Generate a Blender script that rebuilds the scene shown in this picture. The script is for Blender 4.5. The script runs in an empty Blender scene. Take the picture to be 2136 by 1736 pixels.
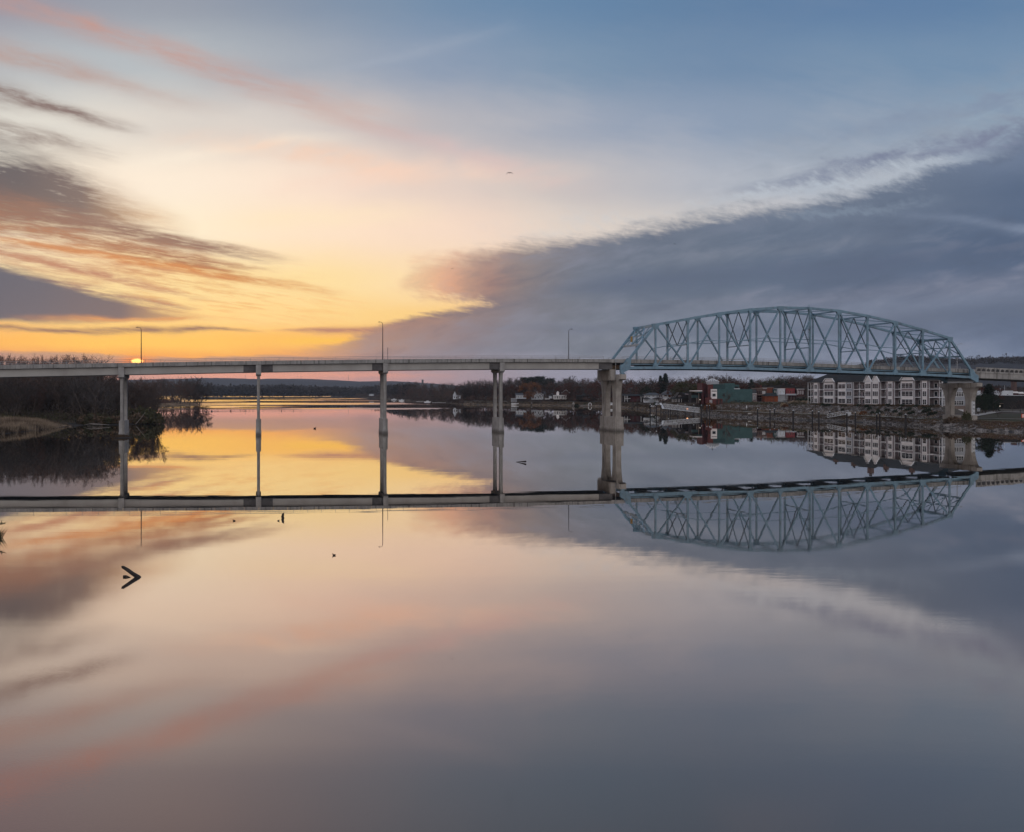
import bpy, math, random
from mathutils import Vector, Matrix, noise as mnoise

S = bpy.context.scene
COL = S.collection
R = math.radians
# ------------------------------------------------------------------ camera
CAM_H, F, U0, V0 = 12.4, 1889.0, 1068.0, 820.0     # eye height; focal length and horizon in 2136 px wide picture units
cam_d = bpy.data.cameras.new('camera')
cam = bpy.data.objects.new('camera', cam_d)
COL.objects.link(cam)
cam.location = (0, 0, CAM_H)
cam.rotation_euler = (R(90), 0, 0)
cam_d.sensor_width = 36.0
cam_d.lens = 36.0 * F / 2136.0
cam_d.shift_y = -48.0 / 2136.0
cam_d.clip_start, cam_d.clip_end = 0.5, 60000.0
S.camera = cam
S.view_settings.view_transform = 'Standard'
S.view_settings.look = 'None'
S.view_settings.exposure = 0.0
S.view_settings.gamma = 1.0
S.view_settings.use_curve_mapping = False
S.render.engine = 'CYCLES'
cy = S.cycles
cy.use_denoising = True
cy.max_bounces = 6
cy.diffuse_bounces = 2
cy.glossy_bounces = 3
cy.transmission_bounces = 2
cy.volume_bounces = 0
cy.transparent_max_bounces = 4
cy.caustics_reflective = False
cy.caustics_refractive = False
cy.sample_clamp_indirect = 4.0

SUN_AZ, SUN_EL = math.atan((285 - U0) / F), R(1.95)   # azimuth from +Y, clockwise positive

def lin(c):
    return tuple(((x / 255.0) / 12.92 if x / 255.0 <= 0.04045 else ((x / 255.0 + 0.055) / 1.055) ** 2.4) for x in c[:3])

# ------------------------------------------------------------------ node arithmetic
class V:
    """a scalar socket (or number) with operators that add Math nodes"""
    nt = None
    def __init__(self, s): self.s = s
    @staticmethod
    def put(node, i, x):
        x = x.s if isinstance(x, V) else x
        if isinstance(x, (int, float)): node.inputs[i].default_value = x
        else: V.nt.links.new(x, node.inputs[i])
    @staticmethod
    def op(o, *a, clamp=False):
        n = V.nt.nodes.new('ShaderNodeMath'); n.operation = o; n.use_clamp = clamp
        for i, x in enumerate(a): V.put(n, i, x)
        return V(n.outputs[0])
    def __add__(s, o): return V.op('ADD', s, o)
    __radd__ = __add__
    def __sub__(s, o): return V.op('SUBTRACT', s, o)
    def __rsub__(s, o): return V.op('SUBTRACT', o, s)
    def __mul__(s, o): return V.op('MULTIPLY', s, o)
    __rmul__ = __mul__
    def __truediv__(s, o): return V.op('DIVIDE', s, o)
    def __rtruediv__(s, o): return V.op('DIVIDE', o, s)
def vmin(a, b): return V.op('MINIMUM', a, b)
def vmax(a, b): return V.op('MAXIMUM', a, b)
def vsat(a): return V.op('ADD', a, 0.0, clamp=True)
def sstep(x, a, b):
    n = V.nt.nodes.new('ShaderNodeMapRange'); n.interpolation_type = 'SMOOTHSTEP'
    V.put(n, 0, x); n.inputs[1].default_value = a; n.inputs[2].default_value = b
    n.inputs[3].default_value = 0; n.inputs[4].default_value = 1
    return V(n.outputs[0])
def rstep(x, a, b):
    """1 below a, 0 above b"""
    return 1.0 - sstep(x, a, b)
def gauss(x):
    return V.op('EXPONENT', (x * x) * -1.0)
def noise_v(x, y, z=0.0, scale=1.0, detail=3.0, rough=0.5, dist=0.0):
    c = V.nt.nodes.new('ShaderNodeCombineXYZ')
    V.put(c, 0, x); V.put(c, 1, y); V.put(c, 2, z)
    n = V.nt.nodes.new('ShaderNodeTexNoise')
    V.nt.links.new(c.outputs[0], n.inputs['Vector'])
    n.inputs['Scale'].default_value = scale; n.inputs['Detail'].default_value = detail
    n.inputs['Roughness'].default_value = rough; n.inputs['Distortion'].default_value = dist
    return V(n.outputs['Fac'])
def set_curve(c, pts):
    """pts in 0..1, sorted; straight segments"""
    while len(c.points) < len(pts): c.points.new(0.5, 0.5)
    for p, (px, py) in zip(c.points, pts):
        p.location = (px, py); p.handle_type = 'VECTOR'
def fn(x, pts):
    """piecewise linear function of x through pts [(x, y)], held constant beyond both ends"""
    x0, x1 = pts[0][0], pts[-1][0]
    ys = [p[1] for p in pts]; y0, y1 = min(ys), max(ys)
    if y1 - y0 < 1e-6: y1 = y0 + 1e-6
    t = vsat((x - x0) * (1.0 / (x1 - x0)))
    n = V.nt.nodes.new('ShaderNodeFloatCurve'); V.put(n, 1, t)
    set_curve(n.mapping.curves[0], [((px - x0) / (x1 - x0), (py - y0) / (y1 - y0)) for px, py in pts])
    n.mapping.update()
    return V(n.outputs[0]) * (y1 - y0) + y0
def cramp(x, pts, interp=None):
    x0, x1 = pts[0][0], pts[-1][0]
    t = vsat((x - x0) * (1.0 / (x1 - x0)))
    n = V.nt.nodes.new('ShaderNodeRGBCurve')
    V.nt.links.new(t.s, n.inputs['Color'])
    for k in range(3):
        c = n.mapping.curves[k]
        set_curve(c, [((px - x0) / (x1 - x0), lin(col)[k]) for px, col in pts])
        if interp == 'EASE':
            for p in c.points: p.handle_type = 'AUTO_CLAMPED'
    n.mapping.update()
    return n.outputs[0]
def cmix(f, a, b, mode='MIX'):
    n = V.nt.nodes.new('ShaderNodeMix'); n.data_type = 'RGBA'; n.blend_type = mode
    V.put(n, 0, f)
    for i, c in ((6, a), (7, b)):
        if isinstance(c, tuple): n.inputs[i].default_value = (*c[:3], 1)
        else: V.nt.links.new(c, n.inputs[i])
    return n.outputs[2]
def grid(u, v, us, rows):
    out = None; prev = None
    for vv, cols in rows:
        c = cramp(u, list(zip(us, cols)), 'EASE')
        out = c if out is None else cmix(sstep(v, prev, vv), out, c)
        prev = vv
    return out

# ------------------------------------------------------------------ sky (world, a function of direction only)
W = bpy.data.worlds.new('World'); S.world = W; W.use_nodes = True
nt = W.node_tree; nt.nodes.clear(); V.nt = nt
tc = nt.nodes.new('ShaderNodeTexCoord')
sp = nt.nodes.new('ShaderNodeSeparateXYZ'); nt.links.new(tc.outputs['Generated'], sp.inputs[0])
dx, dy, dz = (V(sp.outputs[i]) for i in range(3))
az = V.op('ARCTAN2', dx, dy)
hl = vmax(V.op('SQRT', dx * dx + dy * dy), 0.05)
az_c = vmin(vmax(az, -1.05), 1.05)
EL = vmax(dz / hl, -0.05)                                     # tangent of the elevation
u_raw = V.op('TANGENT', az_c) * F + U0
v_raw = V0 - EL * F / V.op('COSINE', az_c)
v_raw = vmax(v_raw, -1500.0)
# slow warps that give cloud edges their torn look
wa = noise_v(u_raw, v_raw * 2.2, 0.0, 0.004, 5.0, 0.6) - 0.5
wb = noise_v(u_raw, v_raw * 3.0, 7.0, 0.006, 4.0, 0.55) - 0.5
fine_l = noise_v(u_raw * 0.16 + v_raw * 0.10, v_raw - u_raw * 0.27, 3.0, 0.045, 7.0, 0.66, 0.3) - 0.5     # streaks falling to the right (left clouds)
fine_l2 = noise_v(u_raw * 0.10, v_raw - u_raw * 0.14, 5.0, 0.11, 6.0, 0.68, 0.2) - 0.5
fine_r = noise_v(u_raw * 0.30, v_raw + u_raw * 0.22, 9.0, 0.03, 6.0, 0.62, 0.4) - 0.5      # streaks rising to the right (cloud bank)
comb_r = noise_v(u_raw * 0.5 - v_raw * 0.1, v_raw * 0.8 - u_raw * 0.35, 12.0, 0.07, 5.0, 0.7) - 0.5   # hairy wisps on the bank's edge
soft = noise_v(u_raw * 0.5, v_raw, 15.0, 0.006, 4.0, 0.5) - 0.5
u = u_raw + wa * 90.0
v = v_raw + wb * 26.0 + fine_l * 6.0
US = [0, 300, 600, 900, 1200, 1500, 1800, 2136]
CLEAR = [
 (-400, [(95,110,145),(92,112,148),(88,112,150),(84,112,152),(80,110,152),(78,108,152),(78,108,152),(78,108,152)]),
 (0,   [(150,150,163),(152,158,170),(136,149,168),(116,141,169),(102,133,166),(98,128,162),(97,127,163),(97,129,164)]),
 (130, [(180,184,188),(180,187,192),(166,173,183),(141,156,178),(122,146,172),(112,138,168),(114,141,170),(116,143,172)]),
 (260, [(226,223,213),(224,216,206),(214,206,200),(187,184,188),(159,167,183),(140,156,179),(138,155,177),(144,163,181)]),
 (380, [(244,234,215),(253,237,216),(251,228,208),(230,210,198),(197,191,191),(180,184,194),(172,180,192),(158,170,187)]),
 (480, [(252,237,207),(255,240,210),(255,230,200),(250,222,199),(224,210,199),(207,202,199),(192,192,197),(170,178,192)]),
 (590, [(255,228,168),(255,228,165),(255,225,162),(254,222,176),(242,214,187),(215,200,195),(195,190,195),(175,180,190)]),
 (660, [(255,206,128),(255,214,138),(255,214,142),(252,208,135),(238,192,160),(200,180,180),(170,165,180),(150,160,180)]),
 (715, [(255,184,92),(255,196,92),(255,190,96),(248,190,105),(225,175,145),(170,160,172),(150,152,170),(135,145,165)]),
 (750, [(226,146,106),(244,156,82),(246,164,92),(225,165,120),(180,150,155),(150,150,168),(140,146,166),(125,138,160)]),
 (775, [(184,148,148),(205,152,144),(226,160,144),(215,162,152),(165,148,160),(152,152,170),(145,150,170),(128,140,163)]),
 (812, [(190,145,145),(205,150,140),(220,160,150),(190,158,165),(158,155,172),(155,157,174),(150,156,174),(135,145,168)]),
]
clear = grid(u, v, US, CLEAR)
# broad veil of thin cloud over the clear part
clear = cmix(vsat(soft * 1.6 + fine_l * 0.5 + 0.1) * 0.22 * rstep(v_raw, 480, 640) * sstep(v_raw, 40, 260), clear, lin((250, 232, 214)))
clear = cmix(vsat(soft * -1.5 + fine_l2 * 0.4) * 0.25 * rstep(v_raw, 400, 620), clear, lin((165, 168, 178)))

def streak(base, centre, half, colour, strength, nz=None, amt=0.0, us=1.0, vv=None, power=1.0):
    """a soft band along the curve centre(u), half height half(u), opacity strength(u)"""
    vv = vv if vv is not None else v
    d = (vv - fn(u_raw, centre)) / fn(u_raw, half)
    m = gauss(d) * fn(u_raw, strength)
    if nz is not None: m = vsat(m * (1.0 + nz * (amt * 1.55)))
    return cmix(vsat(m), base, lin(colour))

sky = clear
# faint peach wisps crossing the pale centre
for cpts, hpts, col, st in [
    ([(200, 352), (420, 318), (600, 292), (760, 288)], [(200, 16), (760, 14)], (255, 242, 222), [(180, 0), (400, .35), (600, .3), (800, 0)]),
    ([(300, 290), (520, 300), (720, 330), (900, 375)], [(300, 20), (900, 24)], (246, 206, 180), [(280, 0), (520, .4), (760, .5), (950, 0)]),
    ([(560, 400), (800, 360), (1000, 352), (1200, 372)], [(560, 22), (1200, 26)], (250, 214, 192), [(520, 0), (780, .4), (1000, .4), (1240, 0)]),
    ([(380, 470), (650, 452), (900, 440)], [(380, 18), (900, 22)], (255, 232, 196), [(360, 0), (600, .5), (800, .4), (940, 0)]),
    ([(700, 250), (900, 300), (1080, 352), (1250, 392)], [(700, 16), (1250, 30)], (214, 188, 186), [(680, 0), (850, .45), (1050, .4), (1300, 0)]),
    ([(640, 160), (860, 110), (1060, 62)], [(640, 10), (1060, 16)], (170, 178, 192), [(600, 0), (820, .25), (1000, .18), (1120, 0)])]:
    sky = streak(sky, cpts, hpts, col, st, fine_r, 2.2)
# pink trails, upper left
sky = streak(sky, [(-300, -75), (0, 0), (200, 62), (400, 126), (600, 196), (750, 240), (900, 285)],
             [(-300, 26), (0, 24), (300, 26), (600, 34), (900, 46)], (196, 150, 138),
             [(-400, .42), (0, .46), (250, .54), (450, .52), (620, .42), (760, .25), (950, 0.0)], fine_l, 2.0)
sky = streak(sky, [(-300, 40), (0, 108), (200, 160), (330, 202), (520, 232)],
             [(-300, 26), (0, 25), (300, 20), (520, 18)], (184, 148, 136),
             [(-400, .5), (0, .55), (180, .5), (300, .3), (520, 0.0)], fine_l, 2.0)
# grey-tan streaks
sky = streak(sky, [(-300, 110), (0, 196), (100, 218), (190, 248), (320, 278)], [(-300, 26), (0, 24), (180, 13), (320, 9)], (138, 120, 115),
             [(-400, .8), (0, .85), (150, .85), (240, .5), (320, 0.0)], fine_l, 2.4)
sky = streak(sky, [(-300, 210), (0, 276), (120, 292), (240, 325)], [(-300, 24), (0, 26), (240, 14)], (160, 146, 138),
             [(-400, .75), (0, .7), (150, .5), (280, 0.0)], fine_l, 3.0)
# the large brushed mass on the left: dark core, brown-orange tails
body = gauss((v - fn(u_raw, [(-400, 330), (0, 388), (150, 416), (300, 452), (420, 482)])) / fn(u_raw, [(-400, 92), (0, 80), (150, 62), (300, 34), (420, 16)])) \
       * fn(u_raw, [(-500, 1), (60, 1), (180, .9), (280, .5), (420, 0.0)])
body = vsat(body * (1.35 + fine_l * 2.6 + fine_l2 * 1.6 + wa * 1.0))
sky = cmix(body * 0.95, sky, cramp(u_raw, [(-200, (78, 77, 90)), (40, (90, 84, 90)), (170, (118, 101, 98)), (330, (205, 160, 120))], 'LINEAR'))
warm = gauss((v - fn(u_raw, [(-300, 470), (0, 510), (300, 560), (560, 595), (720, 612)])) / fn(u_raw, [(-300, 70), (0, 62), (300, 46), (560, 20), (720, 10)])) * fn(u_raw, [(-400, .6), (0, .6), (300, .55), (560, .3), (740, 0)])
sky = cmix(vsat(warm * (1.0 + fine_l * 3.0 + fine_l2 * 3.0)) * .8, sky, cramp(u_raw, [(-200, (176, 140, 124)), (150, (206, 158, 126)), (420, (232, 172, 104))], 'LINEAR'))
for cpts, hpts, col, st, am in [
    ([(-300, 380), (0, 436), (200, 474), (330, 500), (480, 520), (620, 542)], [(-300, 36), (0, 34), (200, 18), (400, 12), (620, 6)], (150, 112, 96), [(-400, .9), (60, .95), (250, .9), (480, .6), (640, 0)], 2.6),
    ([(60, 442), (250, 478), (400, 512), (560, 545)], [(60, 20), (250, 18), (400, 12), (580, 6)], (146, 116, 104), [(0, .2), (120, .7), (300, .8), (480, .6), (600, 0)], 2.8),
    ([(180, 512), (380, 550), (540, 588)], [(180, 12), (380, 12), (560, 6)], (168, 116, 84), [(120, .2), (260, .8), (460, .8), (600, 0)], 2.6),
    ([(-200, 560), (0, 570), (120, 590), (260, 622), (380, 645)], [(-200, 16), (200, 14), (400, 8)], (166, 132, 118), [(-200, .5), (0, .6), (220, .7), (360, .6), (430, 0)], 3.2),
    ([(-300, 430), (0, 470), (150, 492), (300, 520), (420, 542), (520, 560)], [(-300, 20), (0, 12), (200, 13), (420, 13), (540, 5)], (172, 122, 94), [(-400, .7), (0, .65), (200, .85), (420, .9), (600, 0)], 2.4),
    ([(0, 500), (150, 520), (300, 545), (420, 568), (560, 590), (700, 612)], [(0, 8), (200, 9), (420, 9), (700, 5)], (214, 140, 84), [(0, .55), (200, .7), (420, .85), (560, .65), (740, 0)], 2.6),
    ([(-200, 500), (0, 528), (150, 560), (280, 590), (400, 622)], [(-200, 10), (0, 9), (280, 10), (430, 6)], (190, 140, 116), [(-200, .6), (0, .6), (200, .7), (350, .6), (470, 0)], 3.0)]:
    sky = streak(sky, cpts, hpts, col, st, fine_l2, am)
# fine combing across the whole left mass
comb = vsat(fine_l2 * 4.6) * gauss((v_raw - fn(u_raw, [(-300, 470), (0, 500), (300, 560), (560, 600)])) / 62.0) * fn(u_raw, [(-400, .7), (0, .8), (350, .7), (560, .25), (700, 0)])
sky = cmix(vsat(comb), sky, lin((196, 138, 104)))
gold = vsat(fine_l2 * 4.0 + fine_l * 1.5) * gauss((v_raw - fn(u_raw, [(0, 640), (350, 628), (750, 640)])) / 34.0) * fn(u_raw, [(100, .2), (300, .55), (620, .45), (820, 0)])
sky = cmix(vsat(gold), sky, lin((238, 158, 84)))
glint = vsat(fine_l2 * -4.0) * gauss((v_raw - fn(u_raw, [(0, 500), (350, 575), (620, 610)])) / 60.0) * fn(u_raw, [(-200, .3), (0, .4), (350, .6), (620, .4), (760, 0)])
sky = cmix(vsat(glint), sky, lin((255, 226, 164)))
# slate wedge low on the left
top_w = fn(u_raw, [(-500, 470), (0, 553), (100, 580), (200, 612), (300, 634), (400, 656), (470, 668)])
wedge = sstep(v + fine_l2 * 22.0 - top_w, -10.0, 16.0) * rstep(v + wb * 8.0, 660.0, 678.0) * fn(u_raw, [(-500, 1), (260, 1), (350, .75), (470, 0)])
sky = cmix(wedge, sky, cramp(u_raw, [(-200, (84, 92, 110)), (80, (94, 99, 114)), (250, (110, 104, 112)), (380, (175, 130, 105))], 'LINEAR'))
# thin dark streaks over the glow near the horizon
sky = streak(sky, [(-300, 690), (0, 683), (120, 688), (300, 690), (420, 687), (540, 692)], [(-300, 9), (0, 7), (200, 8), (400, 6), (540, 3)], (138, 108, 100),
             [(-400, .9), (0, .7), (200, .85), (460, .85), (560, 0)], fine_l2, 1.6)
sky = streak(sky, [(0, 660), (300, 668), (420, 664)], [(0, 6), (420, 4)], (222, 150, 96), [(0, 0), (200, .7), (380, .6), (430, 0)], fine_l2, 1.5)
sky = streak(sky, [(560, 690), (700, 692), (800, 688), (900, 684)], [(560, 3), (700, 7), (900, 14)], (186, 132, 112), [(560, 0), (640, .9), (900, .9), (960, 0)], fine_l2, 1.2)

# the slate bank rising to the upper right
E1 = fn(u_raw, [(820, 610), (860, 556), (900, 545), (1000, 527), (1100, 514), (1200, 499), (1300, 484), (1400, 464), (1500, 448), (1600, 434), (1700, 420), (1800, 396), (1900, 374), (2000, 340), (2136, 272), (2600, 60)])
E2 = fn(u_raw, [(560, 740), (640, 724), (700, 718), (740, 700), (800, 676), (860, 660), (940, 646), (1010, 634), (1060, 622), (1200, 604), (2600, 604)])
L1 = fn(u_raw, [(820, 606), (900, 618), (1000, 632), (1060, 660), (1200, 1200), (2600, 1200)])
vb = v_raw + wb * 60.0 + wa * 30.0 + fine_r * 34.0 + comb_r * fn(u_raw, [(800, 22), (1300, 34), (1700, 50), (2200, 60)])
vc = v_raw + wb * 10.0 + fine_l2 * 10.0
hair = sstep(vb + fine_l2 * 40.0 - E1, -26.0, 26.0)
lobe = hair * rstep(vc - L1 - comb_r * 50.0 - fine_l2 * 60.0, -20.0, 16.0) * fn(u_raw, [(800, 0), (850, .35), (930, .75), (1020, 1), (2600, 1)])
tongue = sstep(vc + comb_r * 16.0 + fine_l2 * 22.0 - E2, -9.0, 12.0) * fn(u_raw, [(560, 0), (660, .6), (760, 1), (2600, 1)])
bank = vmax(lobe, tongue)
UB = [600, 850, 1000, 1200, 1500, 1800, 2136]
vg = v_raw + soft * 90.0 + wb * 30.0
BANK = [
 (300, [(150,150,160),(150,150,160),(150,150,160),(140,146,158),(132,142,158),(122,134,154),(110,124,148)]),
 (420, [(160,150,150),(160,150,150),(150,146,150),(128,132,144),(112,122,140),(104,116,136),(88,104,130)]),
 (530, [(220,165,130),(226,170,135),(178,146,134),(118,120,132),(101,113,132),(94,108,131),(80,97,124)]),
 (590, [(220,160,120),(224,158,122),(178,136,122),(112,118,132),(98,111,131),(92,106,130),(84,100,127)]),
 (650, [(200,140,110),(176,136,120),(140,124,126),(114,119,132),(106,116,134),(102,113,135),(93,107,132)]),
 (700, [(196,138,110),(158,130,126),(136,126,134),(112,120,134),(110,121,140),(110,121,143),(98,112,138)]),
 (740, [(190,140,125),(150,132,138),(126,126,140),(115,123,138),(122,132,150),(128,137,158),(108,123,149)]),
 (790, [(214,150,138),(190,150,150),(165,148,158),(148,149,167),(150,155,172),(140,149,170),(118,133,158)]),
]
bankc = grid(u, vg, UB, BANK)
bankc = cmix(vsat(fine_r * 2.6 + soft * 2.0 + wb * 1.2) * 0.60 * sstep(v_raw, 400, 540), bankc, lin((142, 146, 164)))
bankc = cmix(vsat(soft * -2.2 - fine_r * 2.2 - wb * 1.4) * 0.60, bankc, lin((80, 91, 113)))
# lit silver rim just above the bank's edge and the torn veil over it
rim = gauss((vb - E1 + 26.0) / 26.0) * fn(u_raw, [(900, 0), (1200, .35), (1500, .5), (1700, .5), (1950, .40), (2100, .12), (2600, .1)]) * vsat(0.25 + wa * 4.0 + wb * 2.0 + comb_r * 2.6)
veil = gauss((vb - E1 + 75.0) / 60.0) * fn(u_raw, [(1300, 0), (1600, .55), (2000, .75), (2600, .6)]) * vsat(0.5 + wb * 2.5 + fine_r * 2.4)
sky = cmix(vsat(veil) * 0.75, sky, lin((140, 150, 166)))
sky = cmix(vsat(rim), sky, lin((198, 206, 214)))
sky = cmix(vsat(bank), sky, bankc)
# yellow openings inside the tongue, slit of glow, low cloud band, pink sky near the horizon
sky = streak(sky, [(560, 712), (680, 710), (760, 706)], [(560, 9), (700, 6), (760, 2)], (255, 196, 84), [(560, .0), (620, .8), (700, .9), (770, 0)], vv=vc)
sky = streak(sky, [(1180, 668), (1500, 660), (1800, 640), (2136, 600)], [(1180, 16), (1800, 26), (2136, 34)], (132, 140, 160), [(1180, 0), (1500, .35), (1900, .45), (2200, .3)], fine_r, 1.0, vv=vg)
sky = streak(sky, [(1860, 448), (2000, 456), (2136, 478), (2400, 520)], [(1860, 8), (2136, 12)], (146, 158, 180), [(1820, 0), (2060, .30), (2136, .45), (2400, .3)], fine_r, 1.4, vv=vc)
for cpts, hpts, col, st in [
    ([(1650, 300), (1850, 262), (2000, 232), (2136, 206), (2600, 120)], [(1650, 14), (2136, 26)], (128, 143, 168), [(1600, 0), (1850, .30), (2136, .5), (2600, .5)]),
    ([(1560, 400), (1750, 352), (1900, 318), (2050, 290), (2136, 268), (2600, 150)], [(1560, 10), (1900, 18), (2136, 26)], (124, 132, 155), [(1500, 0), (1700, .5), (1950, .7), (2136, .8), (2600, .7)]),
    ([(1400, 440), (1600, 408), (1800, 372), (2000, 330), (2136, 308)], [(1400, 6), (1800, 10), (2136, 10)], (182, 192, 204), [(1360, 0), (1600, .3), (1800, .4), (1980, .4), (2100, .05), (2200, .0)]),
    ([(1640, 448), (1740, 446), (1840, 436), (1980, 408)], [(1640, 8), (1980, 10)], (128, 142, 160), [(1600, 0), (1700, .6), (1850, .5), (2000, 0)])]:
    sky = streak(sky, cpts, hpts, col, st, fine_r, 2.6, vv=vb)
for cpts, hpts, col, st in [
    ([(1100, 610), (1500, 575), (1800, 560), (2136, 520)], [(1100, 20), (2136, 30)], (88, 100, 124), [(1050, 0), (1300, .5), (1900, .55), (2300, .4)]),
    ([(1250, 560), (1600, 520), (1900, 500)], [(1250, 14), (1900, 16)], (120, 128, 144), [(1200, 0), (1450, .35), (1700, .35), (2000, 0)]),
    ([(1000, 690), (1300, 690), (1700, 690), (2136, 640)], [(1000, 12), (2136, 18)], (96, 106, 126), [(950, 0), (1200, .35), (1800, .4), (2300, .4)]),
    ([(1300, 640), (1700, 625), (1950, 600), (2136, 585)], [(1300, 12), (2136, 22)], (128, 132, 150), [(1250, 0), (1600, .4), (2000, .45), (2300, .3)])]:
    sky = streak(sky, cpts, hpts, col, st, fine_r, 2.4, vv=v_raw + wb * 40.0)
band = sstep(vc + wb * 10.0 - fn(u_raw, [(-500, 730), (0, 733), (200, 738), (360, 748), (500, 741), (640, 745), (760, 746), (2600, 750)]), -4.0, 4.0) * rstep(v_raw, 762.0, 776.0) * fn(u_raw, [(-500, .9), (600, .85), (800, .4), (1000, 0)])
sky = cmix(band, sky, lin((164, 134, 132)))
sky = streak(sky, [(400, 786), (600, 783), (800, 783), (1000, 790)], [(400, 6), (800, 6), (1000, 5)], (240, 162, 134), [(300, 0), (450, .4), (760, .6), (960, 0)], fine_l2, 1.5)
# glow round the sun and the sun itself, flattened by the cloud band above it
su, sv = 286.0, 753.4
gl = gauss((u_raw - su) / 34.0) * gauss((v_raw - sv) / 10.0)
sky = cmix(vsat(gl * 1.0), sky, lin((255, 128, 40)))
gl2 = gauss((u_raw - (su + 60.0)) / 330.0) * gauss((v_raw - 722.0) / 26.0)
sky = cmix(vsat(gl2 * 0.30), sky, lin((255, 208, 108)))
disc = rstep(((u_raw - su) / 12.5) * ((u_raw - su) / 12.5) + ((v_raw - sv) / 5.0) * ((v_raw - sv) / 5.0), 0.45, 1.3)
# everything beyond the frame: fades to a pale sky, brightened to add fill light on the facades
front = rstep(V.op('ABSOLUTE', az), 0.85, 2.1)
back = cramp(EL, [(0.0, (232, 222, 224)), (0.25, (238, 228, 228)), (0.7, (222, 220, 226)), (1.6, (188, 198, 216)), (3.0, (170, 182, 208))], 'LINEAR')
front = front * rstep(EL, 0.65, 2.2)
sky = cmix(front, back, sky)
bg = nt.nodes.new('ShaderNodeBackground'); nt.links.new(sky, bg.inputs['Color']); bg.inputs['Strength'].default_value = 1.0
# physical sky as a faint base layer
ns = nt.nodes.new('ShaderNodeTexSky'); ns.sky_type = 'NISHITA'; ns.sun_disc = False
ns.sun_elevation = SUN_EL; ns.sun_rotation = SUN_AZ; ns.altitude = 200
bgn = nt.nodes.new('ShaderNodeBackground'); nt.links.new(ns.outputs[0], bgn.inputs['Color']); bgn.inputs['Strength'].default_value = 0.004
bgs = nt.nodes.new('ShaderNodeBackground'); bgs.inputs['Color'].default_value = (1.0, 0.48, 0.12, 1)
V.put(bgs, 1, disc * 3.2)
a1 = nt.nodes.new('ShaderNodeAddShader'); a2 = nt.nodes.new('ShaderNodeAddShader')
nt.links.new(bg.outputs[0], a1.inputs[0]); nt.links.new(bgn.outputs[0], a1.inputs[1])
nt.links.new(a1.outputs[0], a2.inputs[0]); nt.links.new(bgs.outputs[0], a2.inputs[1])
wo = nt.nodes.new('ShaderNodeOutputWorld'); nt.links.new(a2.outputs[0], wo.inputs[0])
W.cycles.sampling_method = 'MANUAL'; W.cycles.sample_map_resolution = 512

sun_d = bpy.data.lights.new('sun', 'SUN'); sun_d.energy = 0.15; sun_d.angle = R(0.7); sun_d.color = (1.0, 0.55, 0.28)
sun = bpy.data.objects.new('sun', sun_d); COL.objects.link(sun)
sdir = Vector((math.sin(SUN_AZ) * math.cos(SUN_EL), math.cos(SUN_AZ) * math.cos(SUN_EL), math.sin(SUN_EL)))
sun.rotation_euler = (-sdir).to_track_quat('-Z', 'Y').to_euler()
# ------------------------------------------------------------------ helpers: picture units -> place, meshes, tags
rnd = random.Random(7)
def P(u, Y, z=0.0): return Vector(((u - U0) / F * Y, Y, z))
def Zat(v, Y): return CAM_H + (V0 - v) * Y / F
def lerp(a, b, t): return a + (b - a) * t
def interp(x, pts):
    if x <= pts[0][0]: return pts[0][1]
    for (a, ya), (b, yb) in zip(pts, pts[1:]):
        if x <= b: return lerp(ya, yb, (x - a) / (b - a))
    return pts[-1][1]
def smooth(t): t = max(0.0, min(1.0, t)); return t * t * (3 - 2 * t)

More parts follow.
